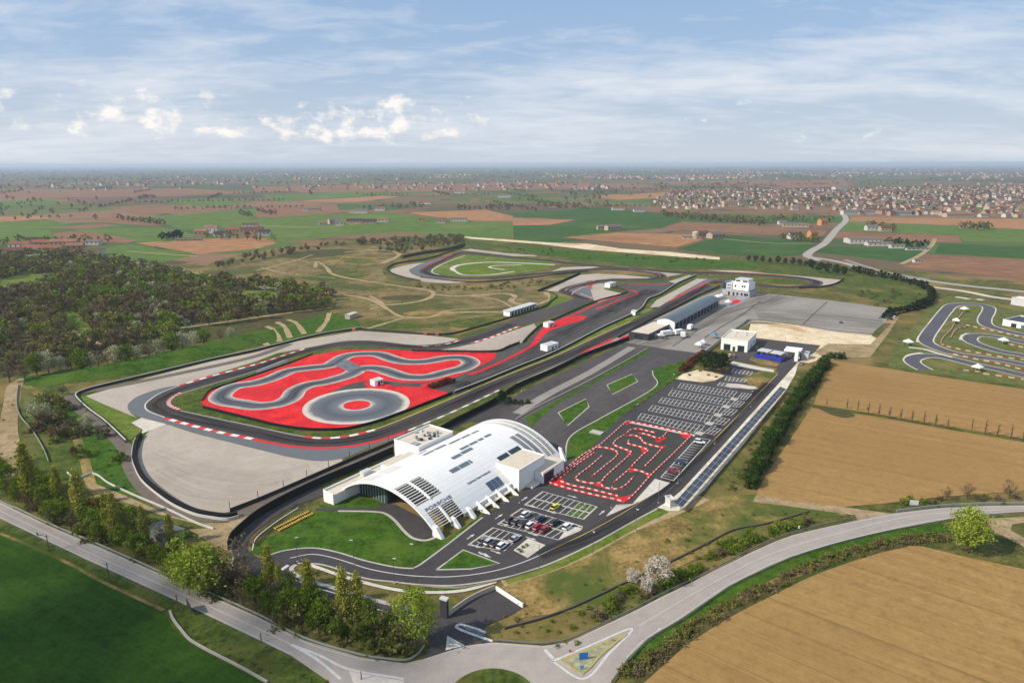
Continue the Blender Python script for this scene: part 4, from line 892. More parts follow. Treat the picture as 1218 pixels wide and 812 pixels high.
    m = MB(); m.box(35.9, 36.2, -1.1, 8.1, 7, 7.35); m.box(36.2, 50.5, -1.1, -.8, 7, 7.35); m.box(50.2, 50.5, -.8, 8.1, 7, 7.35); m.build('parapet', m_wht, rb)
    m = MB(); m.box(44.5, 57.2, -4.4, -1.15, 0, 3.9, 0, 1); m.box(50.7, 57.2, -1.15, 1.5, 0, 3.9, 0, 1); en = m.build('entrance_block', [m_wht, m_beige], root)
    m = MB(); m.box(45.1, 50.8, -4.48, -4.41, .05, 3.3); m.build('entrance_door', m_dark, en)
    m = MB(); m.box(39.6, 44.3, -3.6, -1.05, 0, .9, 0, 1); m.build('ramp_wall', [m_wht, m_concrete], root)
    # terrace railing sculpture at the far edge of the tower
    m = MB()
    for k in range(5): m.bar((46.5, 36+k*1.5, 0), (47.5+R.random(), 37+k*1.5, 4+R.random()), .12)
    m.build('terrace_frame', m_lgrey, root)
hall()
# ------------------------------------------------------------------ generic buildings
def axis(p, q): d = G(*q)-G(*p); return math.atan2(d.y, d.x), d.length
def gable(mb, x0, x1, y0, y1, h, rh, mw=0, mr=1, ov=.4):
    mb.box(x0, x1, y0, y1, 0, h, mw); ym = (y0+y1)/2
    for x, s in ((x0, 1), (x1, -1)):
        tri = [(x, y0, h), (x, ym, h+rh), (x, y1, h)]
        mb.face(tri if s == 1 else list(reversed(tri)), mw)
    e = rh*ov/((y1-y0)/2); z = .06
    mb.face([(x0-ov, y0-ov, h-e+z), (x1+ov, y0-ov, h-e+z), (x1+ov, ym, h+rh+z), (x0-ov, ym, h+rh+z)], mr)
    mb.face([(x1+ov, y1+ov, h-e+z), (x0-ov, y1+ov, h-e+z), (x0-ov, ym, h+rh+z), (x1+ov, ym, h+rh+z)], mr)
# pit garages with curved roof
def pits():
    p, q = G(792, 381.5, 6), G(847, 353.5, 6); a, L = math.atan2((q-p).y, (q-p).x), (q-p).length; r = empty('pit_garage', (p.x, p.y, 0), a)
    tag(r, 'long pit garage under a curved blue grey metal roof with white end wall', 'building')
    W = 11.5; H0, H1 = 5.6, 7.2
    n = 10; prof = [(-W/2+W*i/n, H0+(H1-H0)*math.sin(math.pi*i/n)) for i in range(n+1)]
    m = MB()
    for (y0, z0), (y1, z1) in zip(prof, prof[1:]): m.face([(.3, y0, z0), (L, y0, z0), (L, y1, z1), (.3, y1, z1)])
    m.face([(.3, -W/2-.7, H0-.5), (L, -W/2-.7, H0-.5), (L, -W/2, H0), (.3, -W/2, H0)]); m.face([(.3, W/2, H0), (L, W/2, H0), (L, W/2+.7, H0-.5), (.3, W/2+.7, H0-.5)])
    t = newmat('corrugated_blue_grey'); v = t.coord(); s = t.add('ShaderNodeSeparateXYZ'); t.link(v, s.inputs[0])
    k = t.math('LESS_THAN', t.math('FRACT', t.math('MULTIPLY', s.outputs[0], .22)), .12)
    m.build('curved_roof', t.out(t.mix(k, t.ramp(t.noise(v, .2, 4), [(.3, S(86, 98, 104)), (.7, S(104, 116, 122))]), S(72, 84, 90)), .6, .25, .1), r)
    m = MB(); m.box(.5, L-.3, -W/2+.9, W/2, 0, H0-.1); m.build('wall', m_dark, r)
    m = MB(); a_ = [(.2, y, z-.05) for y, z in prof]; m.face([(.2, W/2, 0), (.2, -W/2, 0)]+a_)
    m.face(list(reversed([(0.5, y, z) for _, y, z in [(0, W/2, 0), (0, -W/2, 0)]+a_]))); m.build('end_wall', m_wht, r)
    for k in range(14):
        m = MB(); x = 2+k*(L-3)/13; m.box(x-.2, x+.2, -W/2, -W/2+.4, 0, H0-.3); m.build('column', m_grey, r)
    for k in range(13):
        m = MB(); x = 2+(k+.5)*(L-3)/13; m.box(x-1.9, x+1.9, -W/2+.8, -W/2+.88, 0, 3.6); m.build('garage_door', m_dkglass, r)
pits()
def box_building(nm, label, p, q, depth, h, wall, roof, base=None, cat='building', doors=(), par=.5):
    a, L = axis(p, q); r = empty(nm, G(*p), a); tag(r, label, cat)
    m = MB(); m.box(0, L, 0, depth, 0, h, 0, 1); b = m.build('wall', [wall, roof], r)
    m = MB(); m.box(-.15, L+.15, -.15, .15, h, h+par); m.box(-.15, L+.15, depth-.15, depth+.15, h, h+par); m.box(-.15, .15, .15, depth-.15, h, h+par); m.box(L-.15, L+.15, .15, depth-.15, h, h+par)
    m.build('parapet', wall, r)
    for (fx, w, z0, z1, mat, nm2, side) in doors:
        m = MB()
        if side == 'f': m.box(fx*L-w/2, fx*L+w/2, -.08, -.02, z0, z1)
        elif side == 'r': m.box(L+.02, L+.08, fx*depth-w/2, fx*depth+w/2, z0, z1)
        else: m.box(-.08, -.02, fx*depth-w/2, fx*depth+w/2, z0, z1)
        m.build(nm2, mat, r)
    return r, L
# annex by the pits: near long side faces the paddock
box_building('low_annex', 'low flat roofed dark walled annex in front of the curved pit garage', (771, 405.5), (799, 391.5), 12.5, 3.6, m_dark, m_beige, doors=[(.3, 3, 0, 2.6, m_grey, 'shutter', 'f'), (.6, 3, 0, 2.6, m_grey, 'shutter', 'f'), (.5, 5, .3, 3, m_dkglass, 'window', 'l')])
r, L = box_building('workshop', 'white flat roofed workshop with two large dark doors beside the asphalt lot', (857, 415.5), (888.5, 419.5), 24, 6.2, m_wht, m_beige,
   doors=[(.24, 3.6, .1, 3.6, m_dkglass, 'garage_door', 'f'), (.5, 1.4, .1, 2.6, m_dark, 'door', 'f'), (.76, 3.6, .1, 3.6, m_dkglass, 'garage_door', 'f'), (.45, 2.5, .1, 2.6, m_grey, 'door', 'r'), (.75, 2.5, 1.5, 2.8, m_dkglass, 'window', 'r'), (.2, 2.5, .2, 3.4, m_sky, 'window', 'l')])
for x, y in ((4, 9), (9, 14), (3, 17), (8, 19)):
    m = MB(); m.box(x, x+1.6, y, y+1.2, 6.2, 7.0); m.build('rooftop_unit', m_lgrey, r)
def tower():
    p, q = (859, 350), (891, 354); a, L = axis(p, q); r = empty('control_tower', G(*p), a); tag(r, 'white race control tower with lookout cab above the paddock', 'building')
    D = 14
    m = MB(); m.box(0, L, 0, D, 0, 4.4); m.build('ground_storey', plain('tower_grey', (.34, .35, .36, 1), .6, .3, var=.1), r)
    m = MB(); m.box(L*.36, L*.94, .6, D-.6, 4.7, 10.6, 0); m.build('upper_storey', m_wht, r)
    m = MB(); m.box(0, L*.34, 0, D, 4.4, 9.6); m.build('lower_wing', m_lgrey, r)
    m = MB(); m.box(L*.35, L*.97, .2, D-.3, 4.4, 4.7); m.build('dark_band', m_dark, r)
    m = MB(); m.box(-.1, L*.13, -.1, D*.7, 4.6, 10); m.build('glass_bay', plain('blue_glass', (.02, .045, .11, 1), .1, .6), r)
    m = MB(); m.box(L*.42, L*.88, 2, D-2, 10.6, 13); cab = m.build('lookout_cab', m_wht, r)
    
    for x0, x1 in ((.44, .6), (.68, .86)): m = MB(); m.box(L*x0, L*x1, 1.92, 1.97, 11.2, 12.4); m.build('window', m_dkglass, cab)
    m = MB(); m.box(L*.4, L*.9, 1.6, D-1.6, 13, 13.25); m.build('cab_roof', m_lgrey, cab)
    for fx, z in ((.46, 7), (.72, 7.2), (.80, 7.2)): 
        m = MB(); m.box(L*fx-.6, L*fx+.6, .5, .56, z, z+1.6); m.build('window', m_dkglass, r)
    for fx, z in ((.2, 7.5), (.27, 7.5), (.2, 5.2), (.27, 5.2)):
        m = MB(); m.box(L*fx-.5, L*fx+.5, -.07, -.02, z, z+1.1); m.build('window', m_dkglass, r)
    for fx in (.25, .42, .56, .72, .84, .92):
        m = MB(); m.box(L*fx-.8, L*fx+.8, -.07, -.02, .8 if fx > .5 else .1, 2.9); m.build('window', m_dkglass, r)
    m = MB(); m.bar((L*.8, 7, 13.2), (L*.8, 7, 18), .08); m.build('antenna', m_grey, r)
tower()
def gate():
    p, q = (931.5, 426.5), (951, 429); a, L = axis(p, q); r = empty('gate_canopy', G(*p), a); tag(r, 'white gatehouse canopy on a tall pylon at the north gate', 'canopy')
    m = MB(); m.box(0, L, 0, 9, 4.2, 4.8); m.build('canopy_roof', m_wht, r)
    m = MB(); m.box(L*.72, L*.92, -3, 0.5, 0, 5.6); m.build('pylon', m_wht, r)
    m = MB(); m.box(L*.6, L*.95, 3, 7, 0, 4.2); m.build('booth', m_lgrey, r)
    for x, y in ((.6, 1), (.6, 8), (L-.6, 8)): m = MB(); m.box(x-.15, x+.15, y-.15, y+.15, 0, 4.2); m.build('post', m_grey, r)
gate()
def blue_shed():
    p, q = (897, 425.5), (929, 431.5); a, L = axis(p, q); r = empty('fuel_station', G(*p), a); tag(r, 'bright blue fenced fuel station with two small white roofs', 'fuel station')
    m = MB(); m.box(0, L, 0, .3, 0, 2.3); m.box(0, .3, .3, 7, 0, 2.3); m.box(L-.3, L, .3, 7, 0, 2.3); m.build('blue_wall', m_blue, r)
    for x in (0.5, L-7): m = MB(); m.box(x, x+6, 2, 8, 3.6, 4); m.build('roof', m_lgrey, r); m = MB(); m.box(x+2.5, x+3.3, 4, 5, 0, 3.6); m.build('pump_column', m_blue, r)
    m = MB(); m.box(1, L-1, 3, 6, 0, 1.4); m.build('tank', m_blue, r)
blue_shed()
box_building('kiosk', 'small blue roofed kiosk east of the gate canopy', (953, 427), (961, 428), 5, 3, m_lgrey, plain('teal_roof', S(60, 110, 150), .5, .3), cat='kiosk')
def solar_port():
    p, q = G(806, 601, 2.6), G(931.5, 461, 2.6); a, L = math.atan2((q-p).y, (q-p).x), (q-p).length; r = empty('solar_carport', (p.x, p.y, 0), a); tag(r, 'very long solar carport roof beside the car park road', 'carport')
    t = newmat('solar_array'); v = t.coord(); s = t.add('ShaderNodeSeparateXYZ'); t.link(v, s.inputs[0])
    g1 = t.math('LESS_THAN', t.math('FRACT', t.math('DIVIDE', s.outputs[0], 5.0)), .06); g2_ = t.math('LESS_THAN', t.math('FRACT', t.math('DIVIDE', s.outputs[1], 2.0)), .05)
    m = MB(); W = 2.5
    m.face([(0, -W/2, 2.4), (L, -W/2, 2.4), (L, W/2, 3.0), (0, W/2, 3.0)]); m.face([(0, W/2, 2.85), (L, W/2, 2.85), (L, -W/2, 2.25), (0, -W/2, 2.25)])
    m.face([(0, -W/2, 2.25), (L, -W/2, 2.25), (L, -W/2, 2.4), (0, -W/2, 2.4)]); m.face([(L, W/2, 2.85), (0, W/2, 2.85), (0, W/2, 3), (L, W/2, 3)])
    m.build('solar_roof', t.out(t.mix(t.math('MAXIMUM', g1, g2_), t.ramp(t.noise(v, .15, 3), [(.3, (.035, .045, .065, 1)), (.7, (.06, .075, .1, 1))]), (.3, .3, .3, 1)), .5, .2), r)
    k = 2.5
    while k < L:
        m = MB(); m.box(k-.12, k+.12, -.12, .12, 0, 2.6); m.build('post', m_grey, r); k += 5
solar_port()
box_building('transformer_cabin', 'small pale utility cabin at the near end of the solar carport', (797, 604), (803, 603), 3, 2.2, m_lgrey, m_lgrey, cat='cabin')
# small white huts on the apron
for nm, lab, p, q, d, h in (('site_container', 'white container hut north of the round skid pad', (446, 460), (456, 457), 3.5, 2.8), ('site_container', 'white container hut on the red band by the gravel trap', (652, 390), (659, 388), 4, 3),
    ('site_container', 'largest white container alone on the dark apron', (651, 418.5), (664, 414.5), 5, 3.4), ('site_container', 'small white hut beside the triangular gravel trap', (725.5, 342.5), (732, 340.5), 5, 3.6), ('site_container', 'tiny white hut at the corner of the pit straight barrier', (755.5, 375.5), (758, 374), 3, 3)):
    rr_, L_ = box_building(nm, lab, p, q, d, h, m_wht, m_lgrey, cat='container', doors=[(.5, 1.2, .1, 2.1, m_dark, 'door', 'f'), (.8, 1.2, 1, 2, m_dkglass, 'window', 'f')], par=.1)
def paddock_shed():
    p, q = (606.5, 376.5), (638, 366.5); a, L = axis(p, q); r = empty('open_shed', G(*p), a); tag(r, 'long low open fronted white shed beside the motocross ground', 'shed')
    m = MB(); m.box(-.4, L+.4, -.5, 6, 3.4, 3.7); m.build('roof', m_lgrey, r); m = MB(); m.box(0, L, 5, 5.3, 0, 3.4); m.box(0, .3, 0, 5, 0, 3.4); m.box(L-.3, L, 0, 5, 0, 3.4); m.build('wall', m_wht, r)
    for k in range(9): m = MB(); x = (k+.5)*L/9; m.box(x-.3, x+.3, 0, .5, 0, 3.4); m.build('pier', m_wht, r)
paddock_shed()
# ------------------------------------------------------------------ trees
def leaf_mat(name, dark, mid, light, hue=.0):
    t = newmat(name); at = t.add('ShaderNodeAttribute'); at.attribute_name = 'tint'
    oi = t.add('ShaderNodeObjectInfo')
    f = t.math('ADD', t.math('MULTIPLY', at.outputs['Fac'], .75), t.math('MULTIPLY', oi.outputs['Random'], .25))
    col = t.ramp(f, [(.08, dark), (.5, mid), (.95, light)])
    d = t.add('ShaderNodeBsdfDiffuse'); tr = t.add('ShaderNodeBsdfTranslucent'); mx = t.add('ShaderNodeMixShader'); mx.inputs[0].default_value = .22
    t.link(col, d.inputs[0]); t.link(col, tr.inputs[0]); t.link(d.outputs[0], mx.inputs[1]); t.link(tr.outputs[0], mx.inputs[2])
    o = t.add('ShaderNodeOutputMaterial'); t.link(mx.outputs[0], o.inputs[0]); return t.m
m_bark = plain('bark', S(92, 80, 66), .95, .1, var=.2)
m_bark2 = plain('pale_bark', S(140, 130, 112), .95, .1, var=.2)
L = dict(
 spring=leaf_mat('spring_leaves', S(84, 104, 26), S(130, 148, 46), S(168, 178, 76)),
 poplar=leaf_mat('poplar_leaves', S(96, 104, 30), S(142, 144, 52), S(174, 170, 84)),
 green=leaf_mat('green_leaves', S(60, 80, 16), S(98, 120, 30), S(134, 150, 52)),
 olive=leaf_mat('olive_leaves', S(66, 70, 28), S(106, 108, 50), S(142, 140, 76)),
 straw=leaf_mat('straw_tufts', S(112, 100, 58), S(146, 130, 84), S(176, 158, 112)),
 brown=leaf_mat('bare_twigs', S(76, 64, 46), S(108, 94, 70), S(138, 122, 96)),
 pale=leaf_mat('pale_blossom_leaves', S(126, 132, 92), S(168, 170, 130), S(204, 202, 168)),
 white=leaf_mat('white_blossom', S(150, 142, 126), S(190, 182, 166), S(222, 216, 204)),
 dark=leaf_mat('conifer_needles', S(18, 34, 14), S(34, 54, 22), S(56, 76, 34)),
 hedge=leaf_mat('hedge_leaves', S(26, 46, 16), S(48, 72, 26), S(84, 104, 42)),
 rust=leaf_mat('rust_leaves', S(70, 36, 26), S(104, 56, 38), S(128, 76, 50)))
def crown_geo(kind, n, h, r, ls, rg):
    """leaf quads grouped in clumps; returns verts, faces, tints"""
    V, Fc, T = [], [], []
    ncl = max(7, n//(10 if kind == 'column' else 26)); cl = []
    for i in range(ncl):
        if kind == 'column':
            z = rg.uniform(.06, 1)*h; pr = r*(min(1, (z/h+.1)*3.2)*max(.05, 1-(z/h)**3.2))**.7; 
        elif kind == 'cone':
            z = rg.uniform(.02, 1)*h; pr = r*(1-z/h)**.8
        elif kind == 'bush':
            z = rg.uniform(0, .85)*h; pr = r*math.sqrt(max(.05, 1-(z/h)**2))
        else:
            z = (.28+.72*rg.random())*h; q = (z/h-.62)/.38 if z/h > .62 else (z/h-.62)/.36; pr = r*math.sqrt(max(.06, 1-q*q))
        a = rg.uniform(0, 6.283); rr = pr*math.sqrt(rg.uniform(.12, 1))*rg.uniform(.75, 1.12)
        cl.append((rr*math.cos(a), rr*math.sin(a), z, rg.uniform(.1, 1), rg.uniform(.6, 1.25)))
    cs = {'column': .42, 'cone': .3, 'bush': .36, 'round': .30}[kind]*min(r, h*.5)
    for i in range(n):
        cx, cy, cz, tn, sz = cl[rg.randrange(ncl)]
        s = cs*sz
        p = Vector((cx+rg.gauss(0, s*.55), cy+rg.gauss(0, s*.55), max(.1, cz+rg.gauss(0, s*(.5 if kind != 'column' else .8)))))
        d = Vector((rg.gauss(0, 1), rg.gauss(0, 1), rg.gauss(.25, 1))).normalized(); u = d.orthogonal().normalized()
        u = (Matrix.Rotation(rg.uniform(0, 6.28), 3, d) @ u); w_ = d.cross(u); k = ls*rg.uniform(.6, 1.35)
        i0 = len(V); V += [p-u*k, p+w_*k*.6, p+u*k, p-w_*k*.6]; Fc.append((i0, i0+1, i0+2, i0+3)); T.append(min(1, max(0, tn*.65+rg.random()*.35)))
    return V, Fc, T
def crown_mesh(nm, V, Fc, T, mat):
    me = bpy.data.meshes.new(nm); me.from_pydata(V, [], Fc)
    at = me.attributes.new('tint', 'FLOAT', 'FACE'); at.data.foreach_set('value', T); me.materials.append(mat); return me
def trunk_mesh(h, r, rg, spread, bark, bare=0, kind='round'):
    m = MB(); top = h*(.6 if kind != 'column' else .85)
    m.bar((0, 0, 0), (rg.uniform(-.2, .2), rg.uniform(-.2, .2), top), (r, r*.45), 0, 6)
    for k in range(5+bare):
        a = rg.uniform(0, 6.28); z0 = rg.uniform(.25, .9)*top; l = spread*rg.uniform(.5, .95)
        e = Vector((math.cos(a)*l, math.sin(a)*l, z0+l*rg.uniform(.5, 1.1))); m.bar((0, 0, z0), e, (r*.42, r*.1), 0, 4)
        for q in range(2 if not bare else 4):
            b = Vector((0, 0, z0)).lerp(e, rg.uniform(.35, .9)); a2 = a+rg.uniform(-1, 1); l2 = l*.5
            m.bar(b, b+Vector((math.cos(a2)*l2, math.sin(a2)*l2, l2*rg.uniform(.4, 1))), (r*.2, r*.05), 0, 3)
    me = bpy.data.meshes.new('trunk'); me.from_pydata(m.v, [], m.f); me.materials.append(bark); return me
PR = {}
def proto(key, kind, mat, n, h, r, ls, tr=.25, bark=None, variants=2, bare=0):
    PR[key] = []
    for k in range(variants):
        rg = random.Random(hash((len(PR), k)) & 0xffff)
        V, Fc, T = crown_geo(kind, n, h, r, ls, rg)
        PR[key].append((crown_mesh('crown', V, Fc, T, L[mat]), trunk_mesh(h, tr, rg, r, bark or m_bark, bare, kind), (V, Fc, T, mat), h))
proto('poplar', 'column', 'poplar', 3400, 13, 1.6, .24, .22, variants=3)
proto('willow', 'round', 'spring', 5200, 11.5, 6.2, .34, .4, variants=2)
proto('round_spring', 'round', 'spring', 3600, 12, 4.9, .30, .3, variants=1)
proto('birch', 'round', 'spring', 1700, 13, 4.2, .28, .2, m_bark2, variants=2, bare=5)
proto('green', 'round', 'green', 1500, 8.5, 3.6, .30, .25, variants=3)
proto('bush', 'bush', 'green', 700, 3.2, 2.4, .24, .12, variants=3)
proto('olivebush', 'bush', 'olive', 600, 2.8, 2.6, .24, .12, variants=2)
proto('brownbush', 'bush', 'brown', 520, 2.4, 2.4, .22, .1, variants=2, bare=8)
proto('tuft', 'bush', 'straw', 260, 1.6, 2.0, .2, .05, variants=2)
proto('bare', 'round', 'brown', 620, 8.5, 3.4, .22, .2, variants=3, bare=14)
proto('pale', 'round', 'pale', 1300, 8, 3.8, .28, .2, variants=3, bare=4)
proto('white', 'round', 'white', 1300, 7.5, 3.6, .24, .2, variants=2, bare=6)
proto('hedge', 'bush', 'hedge', 850, 5.2, 2.7, .30, .2, variants=4)
proto('cypress', 'cone', 'dark', 420, 5.0, 1.9, .34, .15, variants=2)
proto('pine', 'round', 'dark', 1600, 11, 5.0, .36, .3, variants=2)
proto('rusthedge', 'bush', 'rust', 500, 2.6, 2.0, .22, .1, variants=2)
proto('wolive', 'round', 'olive', 520, 9, 4.2, .55, .2, variants=3)
proto('wbrown', 'round', 'brown', 520, 9, 4.1, .48, .2, variants=3, bare=5)
proto('wgreen', 'round', 'green', 420, 8.5, 3.8, .55, .2, variants=2)
proto('wspring', 'round', 'spring', 420, 8.5, 3.6, .5, .2, variants=2)
proto('wpale', 'round', 'pale', 420, 7.5, 3.6, .48, .2, variants=2)
proto('row', 'column', 'brown', 60, 5, .55, .15, .2, variants=3, bare=4)
SMALL = []
def scrub(key, P, s):
    SMALL.append((R.choice(PR[key])[2], Vector((P.x, P.y, 0)), s, 3))
def tree(key, P, label, group=None, nm='tree', s=1.0, sxy=None, cat='tree'):
    c, tk, raw, h = R.choice(PR[key])
    r = empty(nm, (P.x, P.y, 0), R.uniform(0, 6.28)); sw = (sxy or 1)*s; r.scale = (sw, sw*R.uniform(.9, 1.1), s)
    tag(r, label, cat, group); link('trunk', tk, None, r); link('crown', c, None, r); return r
def tz(key, px, py, top=None, label='', group=None, nm='tree', wpx=None, cat='tree', s=1.0):
    P = G(px, py); h = PR[key][0][3]
    if top: s = HGT(px, py, top)/h/1.02
    return tree(key, P, label, group, nm, s, None, cat)
def in_poly(x, y, poly):
    c = False; n = len(poly)
    for i in range(n):
        a, b = poly[i], poly[i-1]
        if (a[1] > y) != (b[1] > y) and x < (b[0]-a[0])*(y-a[1])/(b[1]-a[1])+a[0]: c = not c
    return c
def scatter(px, n, dmin, rg, holes=()):
    P = [g2(p) for p in px]; xs = [p.x for p in P]; ys = [p.y for p in P]; pl = [(p.x, p.y) for p in P]
    H = [[(g2(q).x, g2(q).y) for q in h] for h in holes]
    out = []; grid = {}; tries = 0
    while len(out) < n and tries < n*40:
        tries += 1; x, y = rg.uniform(min(xs), max(xs)), rg.uniform(min(ys), max(ys))
        if not in_poly(x, y, pl) or any(in_poly(x, y, h) for h in H): continue
        k = (int(x//dmin), int(y//dmin))
        if any((x-a)**2+(y-b)**2 < dmin*dmin for i in (-1, 0, 1) for j in (-1, 0, 1) for a, b in grid.get((k[0]+i, k[1]+j), ())): continue
        grid.setdefault(k, []).append((x, y)); out.append(Vector((x, y, 0)))
    return out
def merged(name, items, label):
    """one mesh of many far crowns; items (raw, position, scale)"""
    V, Fc, T, MI = [], [], [], []; mats = []
    for raw, p, s, sub in items:
        v, f, t, mk = raw; ca, sa = math.cos(p.x*7), math.sin(p.x*7)
        if mk not in mats: mats.append(mk)
        mi = mats.index(mk)
        for q, ff in enumerate(f):
            if q % sub: continue
            o = len(V); k = 1.0 if sub == 1 else math.sqrt(sub)*.9
            cen = (v[ff[0]]+v[ff[2]])/2
            for i in ff:
                w_ = cen+(v[i]-cen)*k; V.append((p.x+(w_.x*ca-w_.y*sa)*s, p.y+(w_.x*sa+w_.y*ca)*s, w_.z*s))
            Fc.append((o, o+1, o+2, o+3)); T.append(t[q]); MI.append(mi)
    me = bpy.data.meshes.new(name); me.from_pydata(V, [], Fc); me.attributes.new('tint', 'FLOAT', 'FACE').data.foreach_set('value', T)
    me.polygons.foreach_set('material_index', MI)
    for m in mats: me.materials.append(L[m])
    o = link(name, me); o['kind'] = 'stuff'; o['label'] = label; return o
# ---- the wood on the left
rg = random.Random(3)
WOOD = [(-90, 318), (0, 308), (70, 305), (130, 312), (240, 334), (330, 342), (396, 352), (393, 368), (330, 374), (300, 382), (215, 392), (205, 404), (100, 425), (30, 440), (-90, 450)]
GL = [[(-30, 350), (-10, 336), (35, 326), (66, 325), (68, 333), (40, 345), (0, 354)], [(245, 352), (295, 345), (345, 351), (335, 362), (265, 361)], [(70, 372), (90, 372), (112, 396), (118, 410), (96, 402)], [(0, 415), (40, 410), (100, 404), (150, 396), (200, 389), (260, 381), (330, 372), (330, 376), (260, 386), (200, 394), (150, 402), (100, 410), (0, 422)], [(70, 372), (92, 390), (120, 408), (105, 412), (75, 390)]]
pts = scatter(WOOD, 1200, 6.8, rg, GL); pts.sort(key=lambda p: p.y)
stuff = []
desc = {'wolive': 'olive green tree standing in the dense wood on the left', 'wbrown': 'leafless brown tree standing in the dense wood on the left', 'wgreen': 'fresh green tree standing in the dense wood on the left', 'wspring': 'yellow green budding tree standing in the dense wood on the left', 'wpale': 'pale blossoming tree standing in the dense wood on the left'}
for i, p in enumerate(pts):
    nz = mnoise.noise(p*.012)
    far = p.y > 520
    k = rg.choices(['wolive', 'wbrown', 'wgreen', 'wspring', 'wpale'], [6, 5+6*max(0, -nz), .9+2.5*max(0, nz), 1.4+2.6*far, .9+.9*far])[0]
    s = rg.uniform(.7, 1.35)
    if i < 230: tree(k, p, desc[k], 'trees of the dense wood', 'wood_tree', s)
    else: stuff.append((rg.choice(PR[k])[2], p, s, 2 if p.y < 560 else 3))
merged('wood', stuff, 'dense mixed wood stretching back on the left')
# pale blossoming row below the wood
row = [(44, 447, 421, 1), (58, 444, 418, 0), (72, 441, 424, 0), (98, 444, 416, 1), (108, 440, 420, 0), (85, 440, 423, 2), (118, 437, 418, 2), (138, 436, 412, 0), (150, 434, 410, 1), (163, 430, 411, 0), (178, 427, 404, 2), (190, 424, 404, 0), (205, 421, 396, 1), (218, 418, 396, 0), (232, 412, 394, 0), (243, 410, 391, 1), (262, 405, 392, 2), (275, 402, 390, 0), (30, 452, 432, 2), (12, 455, 428, 2), (128, 433, 416, 2), (155, 427, 408, 2), (200, 414, 398, 2), (225, 408, 393, 2)]
for x, y, t_, k in row: tz(['pale', 'green', 'bare'][k], x, y, t_, ['pale silvery tree in the row along the grass bank below the wood', 'green tree in the row along the grass bank below the wood', 'leafless tree in the row along the grass bank below the wood'][k], 'trees along the grass bank')
# slope west of the service road
for x, y, t_, k, lb in [(38, 494, 476, 'pale', 'pale silvery tree nearest the sandy track on the west slope'), (50, 503, 480, 'pale', 'pale silvery tree in the middle of the west slope clump'), (60, 508, 488, 'brown', ''), (62, 488, 466, 'olive', ''), (55, 480, 466, 'olive', ''), (104, 510, 493, 'pale', 'pale silvery tree touching the bend of the service road'), (97, 518, 506, 'brown', ''), (122, 520, 509, 'brown', ''), (70, 522, 508, 'brown', ''), (143, 548, 536, 'green', 'green bush beside the curve of the service road'), (75, 470, 455, 'bare', ''), (45, 512, 500, 'brown', '')]:
    key = {'brown': 'brownbush', 'olive': 'olivebush', 'green': 'bush'}.get(k, k)
    tz(key, x, y, t_, lb or {'brown': 'brown leafless shrub on the grassy west slope', 'olive': 'olive shrub on the grassy west slope', 'bare': 'leafless tree at the top of the west slope'}[k], None if lb or k == 'bare' else 'shrubs on the west slope', 'shrub' if 'bush' in key else 'tree', cat='shrub' if 'bush' in key else 'tree')
for poly, n, lb, gp in [([(60, 470), (85, 480), (110, 505), (100, 560), (60, 540), (45, 500)], 14, 'shrub among the clump between sandy track and service road', 'west slope clump'), ([(0, 560), (40, 575), (110, 610), (180, 640), (230, 668), (225, 640), (150, 610), (100, 590), (40, 560)], 22, 'shrub behind the left poplars', 'shrubs behind the left poplars')]:
    for q in scatter(poly, n, 4, rg): k = rg.choice(['brownbush', 'olivebush', 'bush']); tree(k, q, {'brownbush': 'brown', 'olivebush': 'olive', 'bush': 'green'}[k]+' '+lb, gp, 'shrub', rg.uniform(.6, 1.2), None, 'shrub')
# belt between the road and the circuit, left foreground
for i, (x, y, t_) in enumerate([(38, 597, 528), (99, 622, 562), (131, 640, 588), (140, 643, 587), (174, 652, 603), (204, 648, 612), (322, 705, 650), (334, 710, 672), (369, 727, 668), (410, 742, 678), (427, 741, 682), (72, 605, 556), (92, 616, 578), (153, 640, 606)]):
    lb = ['tallest poplar in the left belt, alone near the road fence', 'slender poplar left of the red roofed shed', 'left of the twin poplars behind the roadside', 'right of the twin poplars behind the roadside', 'narrow poplar between the twin poplars and the willow', 'thin poplar beside the small grey roofed shed', 'tall poplar at the car park entrance bend', 'shorter poplar just right of the tall entrance poplar', 'poplar inside the entrance road bend', 'left one of the poplar pair by the entrance road', 'right one of the poplar pair by the entrance road', 'yellowish poplar behind the leftmost bushes', 'short yellowish poplar near the dirt yard', 'short poplar behind the twin poplars'][i]
    tz('poplar', x, y, t_, lb, None, 'poplar_tree')
tz('willow', 240, 705, 653, 'big round yellow green willow beside the main road'); tz('willow', 214, 690, 660, 'smaller yellow green willow left of the big one')
tz('round_spring', 1150, 657, 607, 'round light green tree alone below the curving road'); tz('birch', 493, 770, 702, 'tall loose crowned birch with pale trunk at the entrance'); tz('birch', 502, 764, 712, 'shorter birch close behind the tall entrance birch')
